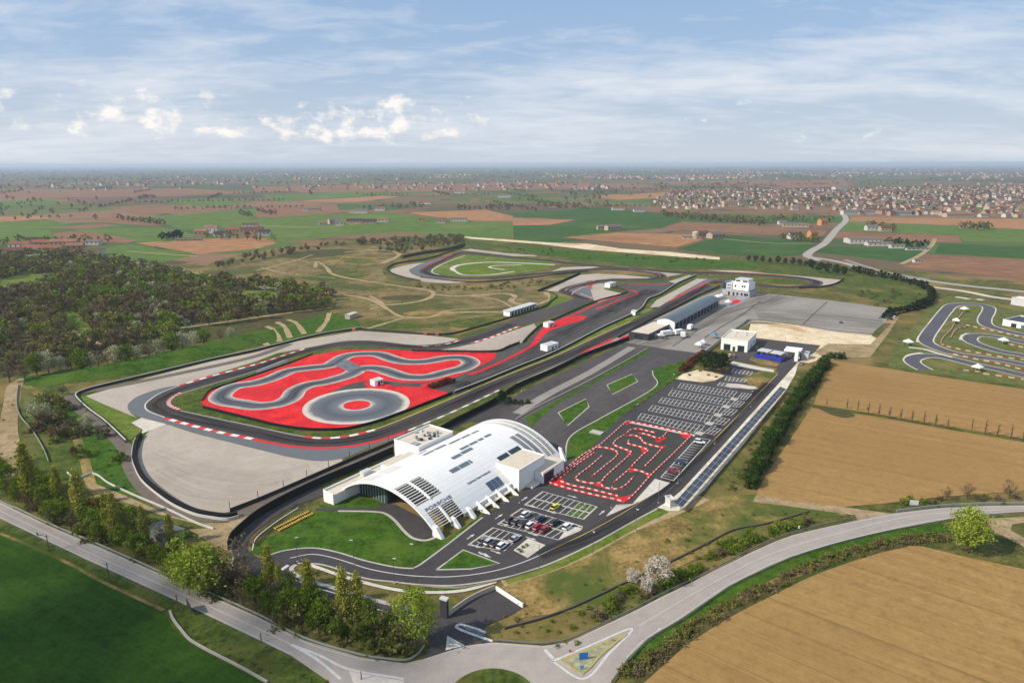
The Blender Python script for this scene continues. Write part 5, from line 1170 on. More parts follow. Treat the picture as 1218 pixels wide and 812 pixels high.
belt = [(8, 588, 570, 'green'), (22, 597, 574, 'green'), (45, 612, 588, 'bare'), (60, 620, 596, 'green'), (72, 622, 600, 'green'), (28, 585, 566, 'green'), (5, 575, 552, 'green'), (66, 624, 602, 'bare'), (85, 630, 608, 'bare'), (56, 606, 578, 'green'), (105, 636, 620, 'green'), (118, 642, 620, 'green'), (112, 636, 615, 'olive'), (150, 650, 630, 'green'), (165, 660, 636, 'green'), (185, 670, 648, 'green'), (138, 646, 630, 'green'), (196, 672, 655, 'green'), (205, 664, 650, 'green'),
   (258, 706, 686, 'bare'), (275, 712, 694, 'bare'), (290, 722, 696, 'bare'), (268, 700, 676, 'olive'), (284, 705, 645, 'bare'), (305, 728, 706, 'bare'), (320, 730, 704, 'green'), (334, 736, 712, 'green'), (350, 740, 716, 'olive'), (372, 748, 728, 'green'), (385, 745, 712, 'green'), (395, 752, 730, 'olive'), (400, 758, 738, 'green'), (440, 762, 730, 'olive'), (455, 766, 732, 'bare'), (458, 760, 730, 'green'), (470, 770, 742, 'olive'), (425, 756, 732, 'olive'), (480, 774, 748, 'bare'), (415, 755, 736, 'green'), (345, 725, 700, 'green'), (300, 708, 690, 'olive'), (330, 745, 728, 'bare')]
dd = {'green': 'leafy green tree in the roadside belt', 'bare': 'leafless brown tree in the roadside belt', 'olive': 'olive shrub in the roadside belt'}
for x, y, t_, k in belt:
    side = ' left of the big willow' if x < 230 else ' between the big willow and the entrance'
    tz({'olive': 'olivebush'}.get(k, k), x, y, t_, dd[k]+side, 'trees of the roadside belt', 'shrub' if k == 'olive' else 'tree', cat='shrub' if k == 'olive' else 'tree')
for poly, n, sd in (([(0, 560), (40, 575), (110, 608), (170, 632), (228, 662), (205, 678), (100, 634), (0, 590)], 26, ' left of the big willow'), ([(255, 690), (320, 700), (400, 728), (480, 752), (470, 778), (400, 756), (300, 720), (258, 702)], 18, ' between the big willow and the entrance')):
    for q in scatter(poly, n, 4.5, rg): k = rg.choice(['green', 'green', 'bare', 'wspring']); tree(k, q, {'green': 'leafy green tree in the roadside belt', 'bare': 'leafless brown tree in the roadside belt', 'wspring': 'yellow green tree in the roadside belt'}[k]+sd, 'trees of the roadside belt', 'tree', rg.uniform(.5, .85))
for k in range(60):
    x = rg.uniform(0, 480); yb = 597+x*.452+rg.uniform(-26, -5) if x < 200 else 685+(x-200)/280*96+rg.uniform(-24, -5)
    if 205 < x < 330 and yb < 696: continue
    key = rg.choice(['bush', 'bush', 'olivebush', 'brownbush']); 
    tree(key, G(x, yb), {'bush': 'low green shrub', 'olivebush': 'low olive shrub', 'brownbush': 'low brown shrub'}[key]+(' under the belt trees left of the big willow' if x < 230 else ' under the belt trees near the entrance road'), 'undergrowth shrubs of the roadside belt', 'shrub', rg.uniform(.6, 1.1), None, 'shrub')
# blossom clump and scrub along the ditch
tz('white', 783, 694, 663, 'white blossoming tree, larger of two beside the ditch wall'); tz('white', 752, 694, 677, 'small white blossoming tree left of the larger one by the ditch wall'); tz('white', 770, 704, 686, 'whitish bush below the blossoming trees', None, 'shrub', cat='shrub')
for x, y, k in [(775, 708, 'brownbush'), (790, 698, 'bush'), (800, 694, 'bush'), (812, 688, 'bush'), (822, 682, 'bush'), (806, 686, 'bush'), (765, 712, 'brownbush'), (740, 706, 'bush'), (750, 703, 'bush'), (727, 728, 'bush'), (728, 722, 'bush'), (858, 660, 'brownbush'), (846, 664, 'bush'), (872, 656, 'bush'), (884, 650, 'bush'), (895, 645, 'bush'), (906, 642, 'bush'), (890, 640, 'bush'), (918, 636, 'bush'), (934, 630, 'bush'), (948, 627, 'bush'), (832, 678, 'bush'), (960, 622, 'brownbush'), (870, 645, 'bush'), (925, 631, 'bush'), (735, 712, 'brownbush'), (715, 735, 'brownbush'), (860, 650, 'bush')]:
    tree(k, G(x, y), {'bush': 'green shrub', 'brownbush': 'brown shrub'}[k]+' on the ditch bank '+('left of the blossoming trees' if x < 760 else 'below the blossoming trees' if x < 835 else 'towards the dirt track entrance'), 'shrubs on the ditch bank', 'shrub', rg.uniform(.6, 1.0), None, 'shrub')
for k in range(420):
    t_ = k/419; P = SP([(745, 802), (781, 783), (816, 754), (867, 722), (914, 698), (971, 672), (1040, 650), (1080, 643), (1120, 640)], sub=20); p = P[int(t_*(len(P)-1))]
    scrub(rg.choice(['tuft', 'tuft', 'olivebush', 'brownbush']), Vector((p.x+rg.uniform(-1.8, 1.8), p.y+rg.uniform(-1.8, 1.8), 0)), rg.uniform(.25, .55))
for x, y, k in [(1075, 600, 'bush'), (1082, 598, 'bush'), (1098, 599, 'bush'), (1118, 594, 'brownbush'), (1125, 595, 'bare'), (1150, 594, 'bare'), (1165, 596, 'brownbush'), (1172, 593, 'olivebush'), (1185, 594, 'brownbush'), (1200, 593, 'bare'), (1210, 594, 'brownbush'), (1190, 598, 'brownbush'), (1108, 600, 'brownbush')]:
    tree(k, G(x, y), {'bush': 'green shrub', 'brownbush': 'brown shrub', 'bare': 'leafless small tree', 'olivebush': 'olive shrub'}[k]+' on the verge between road and upper tan field', 'scrub above the curving road', 'shrub', rg.uniform(.5, .8), None, 'shrub')
# hedge along the upper tan field
HP = SP([(983, 434), (972, 446), (960, 462), (945, 482), (930, 506), (916, 530), (903, 556), (892, 580)], sub=24)
for i, (p, a) in enumerate(walk(HP, 2.6)):
    tree('hedge', p+Vector((R.uniform(-.6, .6), R.uniform(-.6, .6), 0)), 'dense green evergreen in the tall hedge beside the tan field', 'tall hedge beside the tan field', 'hedge_tree', R.uniform(.75, 1.2), None, 'hedge tree')
for i, (p, a) in enumerate(walk(SP([(975, 438), (950, 468), (925, 500), (900, 545), (880, 585)], sub=24), 4.2)):
    q = Vector((p.x+R.uniform(-4, 0), p.y+R.uniform(-2, 2), 0)); tree(R.choice(['olivebush', 'brownbush', 'bush']), q, 'low shrub on the slope between carport and tall hedge', 'slope shrubs by the tall hedge', 'shrub', R.uniform(.3, .65), None, 'shrub')
for x in (987, 992, 997, 1002): tree('hedge', G(x, 426.5), 'dark evergreen in the small clump at the top corner of the tan field', 'evergreen clump at the tan field corner', 'hedge_tree', .75, None, 'hedge tree')
for p, a in walk(SP([(1014, 323), (1036, 328), (1060, 332), (1085, 338), (1103, 345), (1109, 353), (1103, 362), (1085, 369), (1062, 374), (1050, 379)], sub=16), 3.6):
    tree('cypress', p, 'dark cypress in the curved roadside row', 'curved row of cypresses', 'cypress_tree', R.uniform(.75, 1.3), 1.4, 'hedge tree')
for p, a in walk(SP([(890, 311), (914, 313), (940, 315), (962, 318), (968, 321)], sub=10), 7.5): tree('pine', p, 'dark pine in the row below the rural road', 'pines below the rural road', 'pine_tree', R.uniform(.5, .75))
for x, y, t_ in [(975, 324, 312), (984, 325, 313), (994, 327, 315), (1003, 328, 317)]: tz('pine', x, y, t_, 'broad dark pine between the pine row and cypress curve', 'broad pines at the bend', 'pine_tree')
# dark conifers at the car park, rust hedge, single trees
for x, y, t_ in [(838, 441, 421), (850, 444, 420), (862, 440, 422), (846, 437, 418), (858, 436, 420)]: tz('pine', x, y, t_, 'dark broad conifer in the clump north of the car park', 'conifer clump by the car park', 'pine_tree')
for p, a in walk(SP([(811, 442), (820, 435), (829, 427), (836, 422)], sub=12), 2.0): tree('rusthedge', p, 'rust brown shrub in the short hedge by the car park conifers', 'rust brown hedge', 'shrub', R.uniform(.9, 1.2), None, 'shrub')
for p, a in walk(SP([(513, 462), (521, 459.5), (530, 457), (538, 454)], sub=12), 1.8): tree('rusthedge', p, 'dark brown shrub in the small hedge at the red handling area', 'brown hedge at the red area', 'shrub', R.uniform(1, 1.3), None, 'shrub')
for x, y in [(806, 446), (820, 447), (832, 442), (842, 447), (852, 449)]: tree('brownbush', G(x, y), 'low brown shrub on the sandy island by the conifers', 'shrubs on the sandy island', 'shrub', .45, None, 'shrub')
tz('pine', 597, 481, 465, 'dark tree beside the arched hall at the pit fence'); tz('bare', 589, 478, 468, 'brown tree beside the dark tree at the pit fence')
for x, y in [(606, 478), (613, 480), (620, 481), (628, 480)]: tree('hedge', G(x, y), 'clipped green shrub between pit fence and yard', 'shrubs at the pit fence', 'shrub', .45, None, 'shrub')
for i in range(22):
    p = G(742, 495).lerp(G(806, 450), i/21); scrub('brownbush', p+Vector((R.uniform(-.6, .6), R.uniform(-.6, .6), 0)), R.uniform(.2, .38))
for px, py in [(617, 655), (622, 652), (626, 650), (620, 657)]: tree('bush', G(px, py), 'small green plant on the gravel island', 'plants on the gravel island', 'shrub', .3, None, 'shrub')
# young trees along the headland
for x, y, t_ in [(275, 405, 370), (372, 420, 370), (422, 430, 374), (470, 450, 386), (522, 457, 396), (572, 468, 405), (625, 475, 412), (678, 485, 420), (735, 495, 432), (790, 505, 440), (847, 515, 460), (963, 518, 468), (1025, 543, 474), (1083, 553, 485), (1147, 563, 494), (1205, 570, 500)]:
    tz('row', 914+x/3.98, 380+y/3.98, 380+t_/3.98, 'thin leafless young tree in the row across the tan fields', 'young tree row across the tan fields', 'young_tree')
# scrub of the motocross ground and the banks
for poly, n, ks, lb, gp in [([(300, 305), (420, 288), (548, 282), (560, 288), (520, 296), (470, 303), (420, 291), (300, 312), (250, 322)], 130, ['wbrown', 'wolive', 'wbrown'], 'scrubby leafless tree on the bank north of the motocross ground', 'scrub north of the motocross ground'),
        ([(470, 336), (560, 341), (640, 333), (660, 336), (600, 345), (520, 346)], 36, ['brownbush', 'olivebush'], 'brown shrub below the far hairpin', 'scrub below the far hairpin'),
        ([(560, 288), (700, 300), (860, 310), (850, 318), (700, 308), (600, 298)], 24, ['olivebush', 'bush'], 'green shrub on the bank behind the circuit', 'shrubs behind the circuit'),
        ([(1010, 345), (1060, 345), (1100, 350), (1080, 365), (1060, 372), (1030, 360)], 24, ['brownbush', 'olivebush'], 'brown shrub on the bank inside the cypress curve', 'scrub inside the cypress curve'),
        ([(330, 325), (420, 305), (450, 330), (400, 350), (320, 345)], 60, ['brownbush', 'olivebush'], 'low shrub scattered on the motocross ground', 'shrubs on the motocross ground'),
        ([(590, 725), (700, 690), (860, 610), (980, 612), (900, 628), (800, 668), (690, 715), (610, 742)], 260, ['tuft', 'olivebush', 'tuft'], 'tiny dry shrub on the wide dry slope', 'tiny shrubs on the dry slope')]:
    for p in scatter(poly, n, 3, rg):
        k = rg.choice(ks)
        if 'tiny' in lb or 'scattered' in lb: scrub(k, p, rg.uniform(.12, .36)); continue
        tree(k, p, lb, gp, 'shrub' if 'bush' in k else 'tree', rg.uniform(.3, .55) if 'tiny' in lb else rg.uniform(.5, .85), None, 'shrub' if 'bush' in k else 'tree')
for poly, n in (([(88, 473), (150, 532), (165, 580), (110, 575), (60, 500), (40, 460)], 60), ([(0, 470), (20, 470), (60, 540), (100, 600), (40, 585), (0, 540)], 50), ([(310, 305), (520, 290), (470, 310), (470, 335), (640, 345), (560, 392), (430, 390), (400, 350), (300, 340)], 130), ([(210, 740), (300, 775), (390, 812), (330, 810), (240, 770)], 60), ([(660, 775), (700, 765), (640, 760), (720, 738), (800, 700), (880, 660), (860, 650), (700, 725), (600, 750)], 60)):
    for p in scatter(poly, n, 2, rg): scrub(rg.choice(['olivebush', 'tuft', 'bush']), p, rg.uniform(.12, .36))
merged('ground_scrub', SMALL, 'low tufts and dry scrub dotted over the banks and slopes')
# trees of the open plain, one mesh each (tiny in the photo)
FAR = {}
for mk in ('brown', 'olive', 'green', 'dark'):
    for v_ in range(2):
        V, Fc, T = crown_geo('round', 110, 9, 4.2, 1.0, random.Random(50+v_))
        n0 = len(V); V += [Vector((-.3, 0, 0)), Vector((.3, 0, 0)), Vector((.15, 0, 4)), Vector((-.15, 0, 4))]; Fc.append((n0, n0+1, n0+2, n0+3)); T.append(.1)
        FAR.setdefault(mk, []).append((crown_mesh('field_tree', V, Fc, T, L[mk]), (V, Fc, T, mk)))
def fartree(mk, p, s, label, group):
    o = link('field_tree', R.choice(FAR[mk])[0]); o.location = p; o.rotation_euler = (0, 0, R.uniform(0, 6)); o.scale = (s*1.05, s, s); tag(o, label, 'tree', group)
for (x0, y0), (x1, y1), n, mk, lb in [((166, 237), (185, 235), 9, 'brown', 'leafless tree in the clump on the brown fields, upper left'), ((140, 262), (196, 268), 16, 'brown', 'leafless tree in the row along the small brown field'), ((305, 252), (328, 256), 8, 'brown', 'leafless tree in the clump at the green belt edge'), ((286, 256), (300, 258), 6, 'brown', 'leafless tree left of the belt edge clump'),
        ((192, 285), (216, 283), 12, 'dark', 'dark cypress in the clump beside the yellow farmhouse'), ((786, 256), (914, 266), 34, 'olive', 'olive tree in the long belt before the town'), ((790, 259), (910, 269), 30, 'brown', 'leafless tree in the long belt before the town'),
        ((640, 246), (700, 249), 14, 'brown', 'leafless tree in the line behind the green field'), ((430, 250), (505, 246), 12, 'brown', 'leafless tree behind the middle farms'), ((540, 250), (610, 250), 12, 'brown', 'leafless tree by the right middle farms'), ((1030, 270), (1066, 275), 8, 'brown', 'leafless tree around the farm in the green field'), ((1142, 272), (1178, 273), 10, 'olive', 'tree around the far right farm'),
        ((915, 262), (990, 264), 16, 'olive', 'tree behind the barns beside the rural road'), ((1056, 291), (1100, 296), 10, 'dark', 'dark tree beside the long white greenhouse'), ((930, 286), (975, 288), 10, 'olive', 'tree around the orange farmhouse'), ((0, 291), (130, 289), 16, 'olive', 'tree at the hamlet on the left edge'), ((240, 283), (330, 288), 9, 'olive', 'tree at the yellow farm')]:
    for k in range(n):
        f = (k+rg.random())/n; p = G(x0+(x1-x0)*f, y0+(y1-y0)*f+rg.uniform(-1, 1)); fartree(mk, p, rg.uniform(.7, 1.25)*(1.2 if p.y > 1500 else 1), lb, 'trees: '+lb[lb.find(' in ')+4:] if ' in ' in lb else 'trees '+lb[5:])
# innumerable far trees and hedgerows out to the horizon
items = []
for k in range(6500):
    py = 200.5+(rg.random()**2.1)*62; px = rg.uniform(-60, 1280); p = G(px, py)
    if p.y > 26000: continue
    if mnoise.noise(Vector((p.x*.0016, p.y*.0009, 3)))+rg.uniform(-.25, .25) < (.36 if p.y < 3300 else .05): continue
    s = rg.uniform(.45, 1.0)*(1+p.y/6000)
    raw = FAR[rg.choices(['brown', 'olive', 'green', 'dark'], [8, 5, 1, .6])[0]][0][1]; items.append((raw, p, s, 2 if p.y < 3300 else 9))
for k in range(70):   # hedgerow lines
    py = 203+(rg.random()**1.4)*50; p = G(rg.uniform(-40, 1260), py); a = rad(17)+rg.choice([0, 0, math.pi/2]); n = rg.randint(10, 30)
    for i in range(n): items.append((FAR[rg.choice(['brown', 'olive', 'brown'])][0][1], p+Vector((math.cos(a)*i*13+rg.uniform(-3, 3), math.sin(a)*i*13+rg.uniform(-3, 3), 0)), rg.uniform(.4, .8)*(1+p.y/8000), 2 if p.y < 3300 else 9))
merged('distant_trees', items, 'countless distant trees and hedgerows across the plain')
# ------------------------------------------------------------------ parking bays, arrows
def lerp2(a, b, t): return (a[0]+(b[0]-a[0])*t, a[1]+(b[1]-a[1])*t)
def qline(mb, a, b, w, z):
    d = (b-a); d.z = 0
    if d.length < .01: return
    d.normalize(); n = Vector((-d.y, d.x, 0))*w/2
    mb.face([(a.x-n.x, a.y-n.y, z), (b.x-n.x, b.y-n.y, z), (b.x+n.x, b.y+n.y, z), (a.x+n.x, a.y+n.y, z)])
def bays(Aq, Bq, Cq, Dq, n, two=True, w=.2, mat=None, z=.195, skip=()):
    A_, B_, C_, D_ = (g2(p) for p in (Aq, Bq, Cq, Dq)); mb = MB()
    if two: qline(mb, A_.lerp(D_, .5), B_.lerp(C_, .5), w, z+.001)
    qline(mb, A_, D_, w, z+.002)
    for k in range(1, n+1): qline(mb, A_.lerp(B_, k/n), D_.lerp(C_, k/n), w, z+.0002*k)
    if w > .21: qline(mb, A_, B_, w, z+.008); qline(mb, D_, C_, w, z+.009)
    z_ = lift(); o = mb.build('parking_lines', mat or m_white); o.location.z = z_; o['kind'] = 'structure'
bays((646, 585), (710, 603), (694, 618), (624, 601), 10, w=.24); bays((621, 605), (690, 626), (664, 642.5), (592, 624), 9, w=.24); bays((586.7, 628), (620, 637), (600, 655.5), (557, 648.7), 5, w=.24)
for a, b, w in (((634, 593), (702, 610.5), .7), ((606, 614), (676, 634), .7), ((574.5, 637), (610, 646), .7), ((646, 585), (624, 601), .6), ((710, 603), (694, 618), .6), ((621, 605), (592, 624), .6), ((586.7, 628), (557, 648.7), .6)):
    ribbon_pts('painted_strip', [g2(a), g2(b)], w, .21, m_kerbw)
m_green = plain('green_bay_paint', S(96, 118, 40), .8, .2, var=.15)
for i in range(3):
    for A_, B_, C_, D_ in (((646, 585), (710, 603), (702, 610.5), (635, 593)), ((635, 593), (702, 610.5), (694, 618), (624, 601))):
        t0, t1 = (7+i)/10+.012, (8+i)/10-.012; P0, P1, P2, P3 = lerp2(A_, B_, t0), lerp2(A_, B_, t1), lerp2(D_, C_, t1), lerp2(D_, C_, t0)
        Q = [g2(p) for p in (P0, P1, P2, P3)]; c = sum(Q, Vector())/4
        mb = MB()
        for k in range(4): qline(mb, Q[k].lerp(c, .12), Q[(k+1) % 4].lerp(c, .12), .35, .205+.0005*k)
        s = [(q.lerp(c, .65)) for q in Q]; mb.face([(q.x, q.y, .208) for q in s]); o = mb.build('charging_bay_marking', m_green); o['kind'] = 'structure'
N_ = [((763, 492), (838, 507), (830, 516), (758, 498.5), (846, 508.5), (858, 511), (849, 517.5), (837, 515), (832, 515.7)), ((776, 482.5), (848, 495), (842, 503.5), (771, 488.5), (855, 496.5), (868, 499), (860, 506), (847, 503.5), (844, 504)), ((788, 473), (859, 484.5), (853, 492.5), (783, 479), (865, 486), (877, 488), (869, 495), (857, 492.5), (854, 494)),
      ((799.7, 464), (869, 475.5), (863, 482.5), (794.7, 470.5), (875, 476.5), (886, 478.5), (878.5, 485), (868, 483), (864, 484)), ((810, 456), (877, 466), (871, 473), (806, 461.6), (883, 467.5), (894, 469), (887, 476), (877, 474), (873, 475))]
for a, b, c, d, e, f, g, h, k in N_:
    bays(a, b, c, d, 15, w=.26); bays(e, f, g, h, 3, w=.26)
    P = g2(k); mb = MB(); mb.obox(P, HANG, 3.4, 3.0, .17, .3); o = mb.build('concrete_slab', m_kerbw); o['kind'] = 'structure'
bays((872.7, 439), (895.4, 443), (892, 446.6), (870, 443), 5, w=.36); bays((864.7, 448), (888, 451.6), (885, 455), (862, 452.8), 5, w=.36); bays((857, 455), (879, 459), (876, 462), (853, 459), 5, w=.36)
bays((829, 521), (845, 523.5), (801, 572), (786, 568), 1, False, w=.3)
mb = MB()
for k in range(19): qline(mb, G(*lerp2((829, 521), (786, 568), k/18)), G(*lerp2((845, 523.5), (801, 572), k/18)), .25, .2+.0004*k)
o = mb.build('parking_lines', m_white); o['kind'] = 'structure'
def arrow(px, py, ang, L_=3.4):
    P = G(px, py); ca, sa = math.cos(ang), math.sin(ang)
    T = lambda x, y: (P.x+ca*x-sa*y, P.y+sa*x+ca*y, .2)
    mb = MB(); mb.face([T(-L_/2, -.16), T(.2, -.16), T(.2, .16), T(-L_/2, .16)]); mb.face([T(.2, -.5), T(L_/2, 0), T(.2, .5)])
    z_ = lift(); o = mb.build('road_arrow', m_white); o.location.z = z_; o['kind'] = 'structure'
for x, y in ((594, 614.5), (624, 593.5), (560, 638.5)): arrow(x, y, HANG)
AC = math.atan2((G(692, 626)-G(621, 605)).y, (G(692, 626)-G(621, 605)).x)
for x, y in ((656, 609.5), (632, 602), (634.5, 636), (600, 624), (590, 657), (632, 641), (566, 650), (681, 591), (575, 659)): arrow(x, y, AC)
arrow(716, 610, HANG); arrow(577, 661, AC, 4)
# ------------------------------------------------------------------ outdoor kart course
sheet('kart_course', [(652, 575), (680, 554), (745, 501), (826, 518.5), (760, 586), (742, 602)], .19, m_kart)
sheet('kart_border', [(745, 500.6), (827, 517.5), (825.5, 519.5), (745, 502.5)], .2, m_concrete)
for q in ([(653, 573), (664, 571.5), (673, 580), (653, 576)], [(664, 572), (668, 568), (674, 577), (667, 577)], [(704, 534), (711, 529), (714, 533), (706, 535)], [(741, 504), (747, 501), (750, 504), (744, 506)], [(808, 516), (824, 518), (818, 523), (812, 520)], [(745, 535), (752, 538), (752, 542), (748, 543.5)], [(761, 531), (771, 536), (769, 540), (765, 541)], [(747, 562), (752, 556), (756, 561)], [(769, 563), (776, 564), (772, 569), (769, 568)], [(779, 523), (789, 520), (793, 521), (783, 527), (780, 526)], [(783, 532), (792, 530), (788, 535)], [(706, 575), (713, 574), (717, 580), (708, 578)], [(729, 591.5), (742, 598.5), (752, 588), (744, 591)]):
    sheet('red_run_off', q, .21, m_red)
def plastic(px, w=.32, h=.4, sub=5, label=None, z0=.19):
    P = SP(px, sub=sub) if len(px) > 2 else [g2(p) for p in px]
    mb = MB(); wall_pts(mb, P, h, w, z0); o = mb.build('kart_barrier', m_kerb2)
    if z0 > .15: ribbon_pts('red_strip', P, .85, .205, m_red)
    tag(o, label, 'barrier', 'red and white kart barriers'); return o
def K(*p): return [(650+x/8.12, 490+y/8.12) for x, y in p]
for q, lb in [([(653, 573.5), (680, 555), (712, 531), (744, 503), (748, 501.5)], 'red and white barrier along the lawn side of the kart course'), ([(748, 501.8), (780, 508), (823, 517.5)], 'red and white barrier along the far end of the kart course'), ([(822, 519), (800, 541), (775, 565), (757, 585.5), (746, 596)], 'red and white barrier along the parking strip side of the kart course'),
    ([(743, 598), (729, 594), (699, 587.5), (670, 580), (653, 574.5)], 'red and white barrier along the near end of the kart course'), (K((60, 640), (200, 540), (350, 420), (480, 345)), 'second barrier row behind the lawn side kart barrier'), (K((110, 660), (150, 630), (300, 510), (460, 400)), 'third barrier row behind the lawn side kart barrier'), (K((110, 665), (250, 715), (400, 745), (560, 785), (690, 818)), 'inner barrier row along the near end of the kart course'),
    (K((440, 630), (560, 530), (685, 420), (660, 375), (560, 350), (480, 345)), 'hook shaped barrier in the left half of the kart course'), (K((545, 420), (420, 530), (285, 640), (310, 670), (440, 695), (520, 690), (560, 640), (680, 530), (800, 420), (815, 390), (740, 360), (650, 320), (680, 270), (750, 230)), 'longest winding barrier through the middle of the kart course'),
    (K((520, 695), (560, 735), (680, 750), (760, 715), (840, 635)), 'curved barrier near the lower middle of the kart course'), (K((655, 685), (730, 620), (800, 560)), 'short straight barrier in the lower middle of the kart course'), (K((810, 560), (900, 575), (985, 610)), 'short barrier joining the red triangle to the parking side'), (K((810, 545), (860, 490), (940, 410), (980, 375), (900, 340), (790, 310), (800, 275)), 'S shaped barrier left of the long straight'),
    (K((770, 235), (850, 232), (910, 260), (940, 300), (1010, 325), (1120, 350)), 'wavy barrier at the upper middle of the kart course'), (K((1110, 365), (1040, 440), (950, 530)), 'straight barrier running down from the red patch at right'), (K((770, 215), (820, 175), (900, 170), (980, 190), (1050, 205)), 'arched barrier at the top of the kart course'), (K((890, 210), (960, 220), (1060, 255)), 'short barrier inside the top arch'), (K((1060, 270), (1130, 240), (1160, 200)), 'barrier around the top right red patch')]: plastic(q, label=lb)
m_rw = None
# ------------------------------------------------------------------ second kart circuit at the right edge
def W(*p): return [(1060+x/7.66, 350+y/7.66) for x, y in p]
sheet('kart_infield', [(1056, 436), (1062, 415), (1092, 382), (1128, 352), (1150, 354), (1196, 363), (1300, 380), (1300, 480), (1218, 460), (1140, 449), (1085, 441)], .1, ground_mat('kart_turf', S(78, 86, 40), S(102, 108, 54), S(122, 112, 66), .04, .2))
M_TW = stripe_mat('tyre_wall_paint', S(130, 66, 52), S(182, 168, 140), 5)
T1 = W((310, 690), (235, 650), (190, 610), (215, 580), (310, 560), (450, 567), (600, 600), (800, 650), (1000, 690), (1210, 740), (1500, 800))
T2 = W((1500, 690), (1210, 640), (1000, 600), (800, 575), (600, 545), (430, 495), (325, 440), (320, 395), (400, 280), (500, 150), (560, 100), (640, 92), (800, 95), (880, 115), (890, 150), (850, 235), (880, 285), (1000, 325), (1210, 372), (1500, 430))
T3 = W((1500, 620), (1210, 560), (1000, 522), (850, 480), (740, 435), (715, 400), (770, 372), (900, 378), (1050, 405), (1210, 440), (1500, 500))
m_kt = asphalt('kart_circuit_tarmac', S(72, 70, 76), S(92, 90, 96))
for T in (T1, T2, T3): ribbon('kart_edge', T, 8.6, .12, m_concrete); ribbon('kart_track', T, 7, .13, m_kt)
ribbon('footpath', W((160, 485), (290, 500), (430, 540), (560, 575)), 2.6, .15, m_concrete)
for q in (W((150, 600), (190, 560), (300, 540)), W((270, 440), (285, 390), (340, 330)), W((660, 420), (680, 380), (720, 360))): ribbon('pale_runoff', q, 5, .115, m_concrete)
ribbon('white_slab', W((585, 25), (660, 35), (710, 45)), 5, .12, m_concrete); ribbon('white_slab', W((780, 45), (840, 55)), 5, .12, m_concrete)
ribbon('brown_slab', W((700, 40), (900, 60)), 4, .118, plain('red_brown_soil', S(150, 92, 62), .9, .1, var=.2))
for q, lb in [(W((590, 260), (800, 310), (1000, 350), (1210, 400)), 'tyre barrier row below the upper kart lane at right'), (W((660, 160), (590, 250), (540, 330), (460, 420), (480, 470), (700, 520), (1000, 575), (1210, 600)), 'longest tyre barrier bending around the second kart circuit hairpin'), (W((520, 540), (800, 600), (1000, 640), (1210, 695)), 'tyre barrier between the two lower kart lanes'), (W((600, 690), (800, 710), (830, 725), (1210, 780)), 'tyre barrier along the lowest kart lane'), (W((700, 300), (600, 320), (540, 400)), 'short curved tyre barrier by the kart gazebo'), (W((1040, 450), (1210, 490)), 'short tyre barrier by the right kart gazebo')]:
    o = plastic(q, .7, .6, 4, lb, .1); o.data.materials[0] = m_kerbt = M_TW; o['group'] = 'tyre barriers of the second kart circuit'
def gazebo(px, py, label, w=4.2, h=2.5, col=None, group=None):
    r = empty('gazebo', G(px, py), R.uniform(0, 1)); tag(r, label, 'gazebo', group); m = MB(); e = w/2+.2
    for i in range(4):
        c = [(-e, -e), (e, -e), (e, e), (-e, e)]; a, b = c[i], c[(i+1) % 4]; m.face([(*a, h), (*b, h), (0, 0, h+1.5)]); m.face([(*a, h-.3), (*b, h-.3), (*b, h), (*a, h)])
    m.build('canopy', col or m_wht, r)
    for x, y in ((-w/2, -w/2), (w/2, -w/2), (w/2, w/2), (-w/2, w/2)): m = MB(); m.box(x-.06, x+.06, y-.06, y+.06, 0, h); m.build('leg', m_grey, r)
for x, y, lb in [(1146.5, 371, 'white gazebo inside the upper kart loop'), (1136.5, 385, 'white gazebo at the start of the kart tyre barrier'), (1079.8, 411, 'white gazebo at the end of the pale footpath'), (1193, 409, 'white gazebo inside the kart hairpin'), (1162, 441.5, 'white gazebo on the lowest kart lane verge')]: gazebo(x, y, lb, 3.6, group='kart circuit gazebos')
box_building('kart_clubhouse', 'white kart clubhouse with dark flat roof cut by the right edge', (1192, 387), (1226, 393), 22, 3.6, m_wht, m_dark, doors=[(.4, 3, .1, 2.6, m_dkglass, 'window', 'f'), (.75, 3, .1, 2.6, m_sky, 'window', 'f')])
box_building('kart_clubhouse', 'white rooftop frame building behind the kart clubhouse', (1202, 362), (1226, 366), 8, 5, m_lgrey, m_wht)
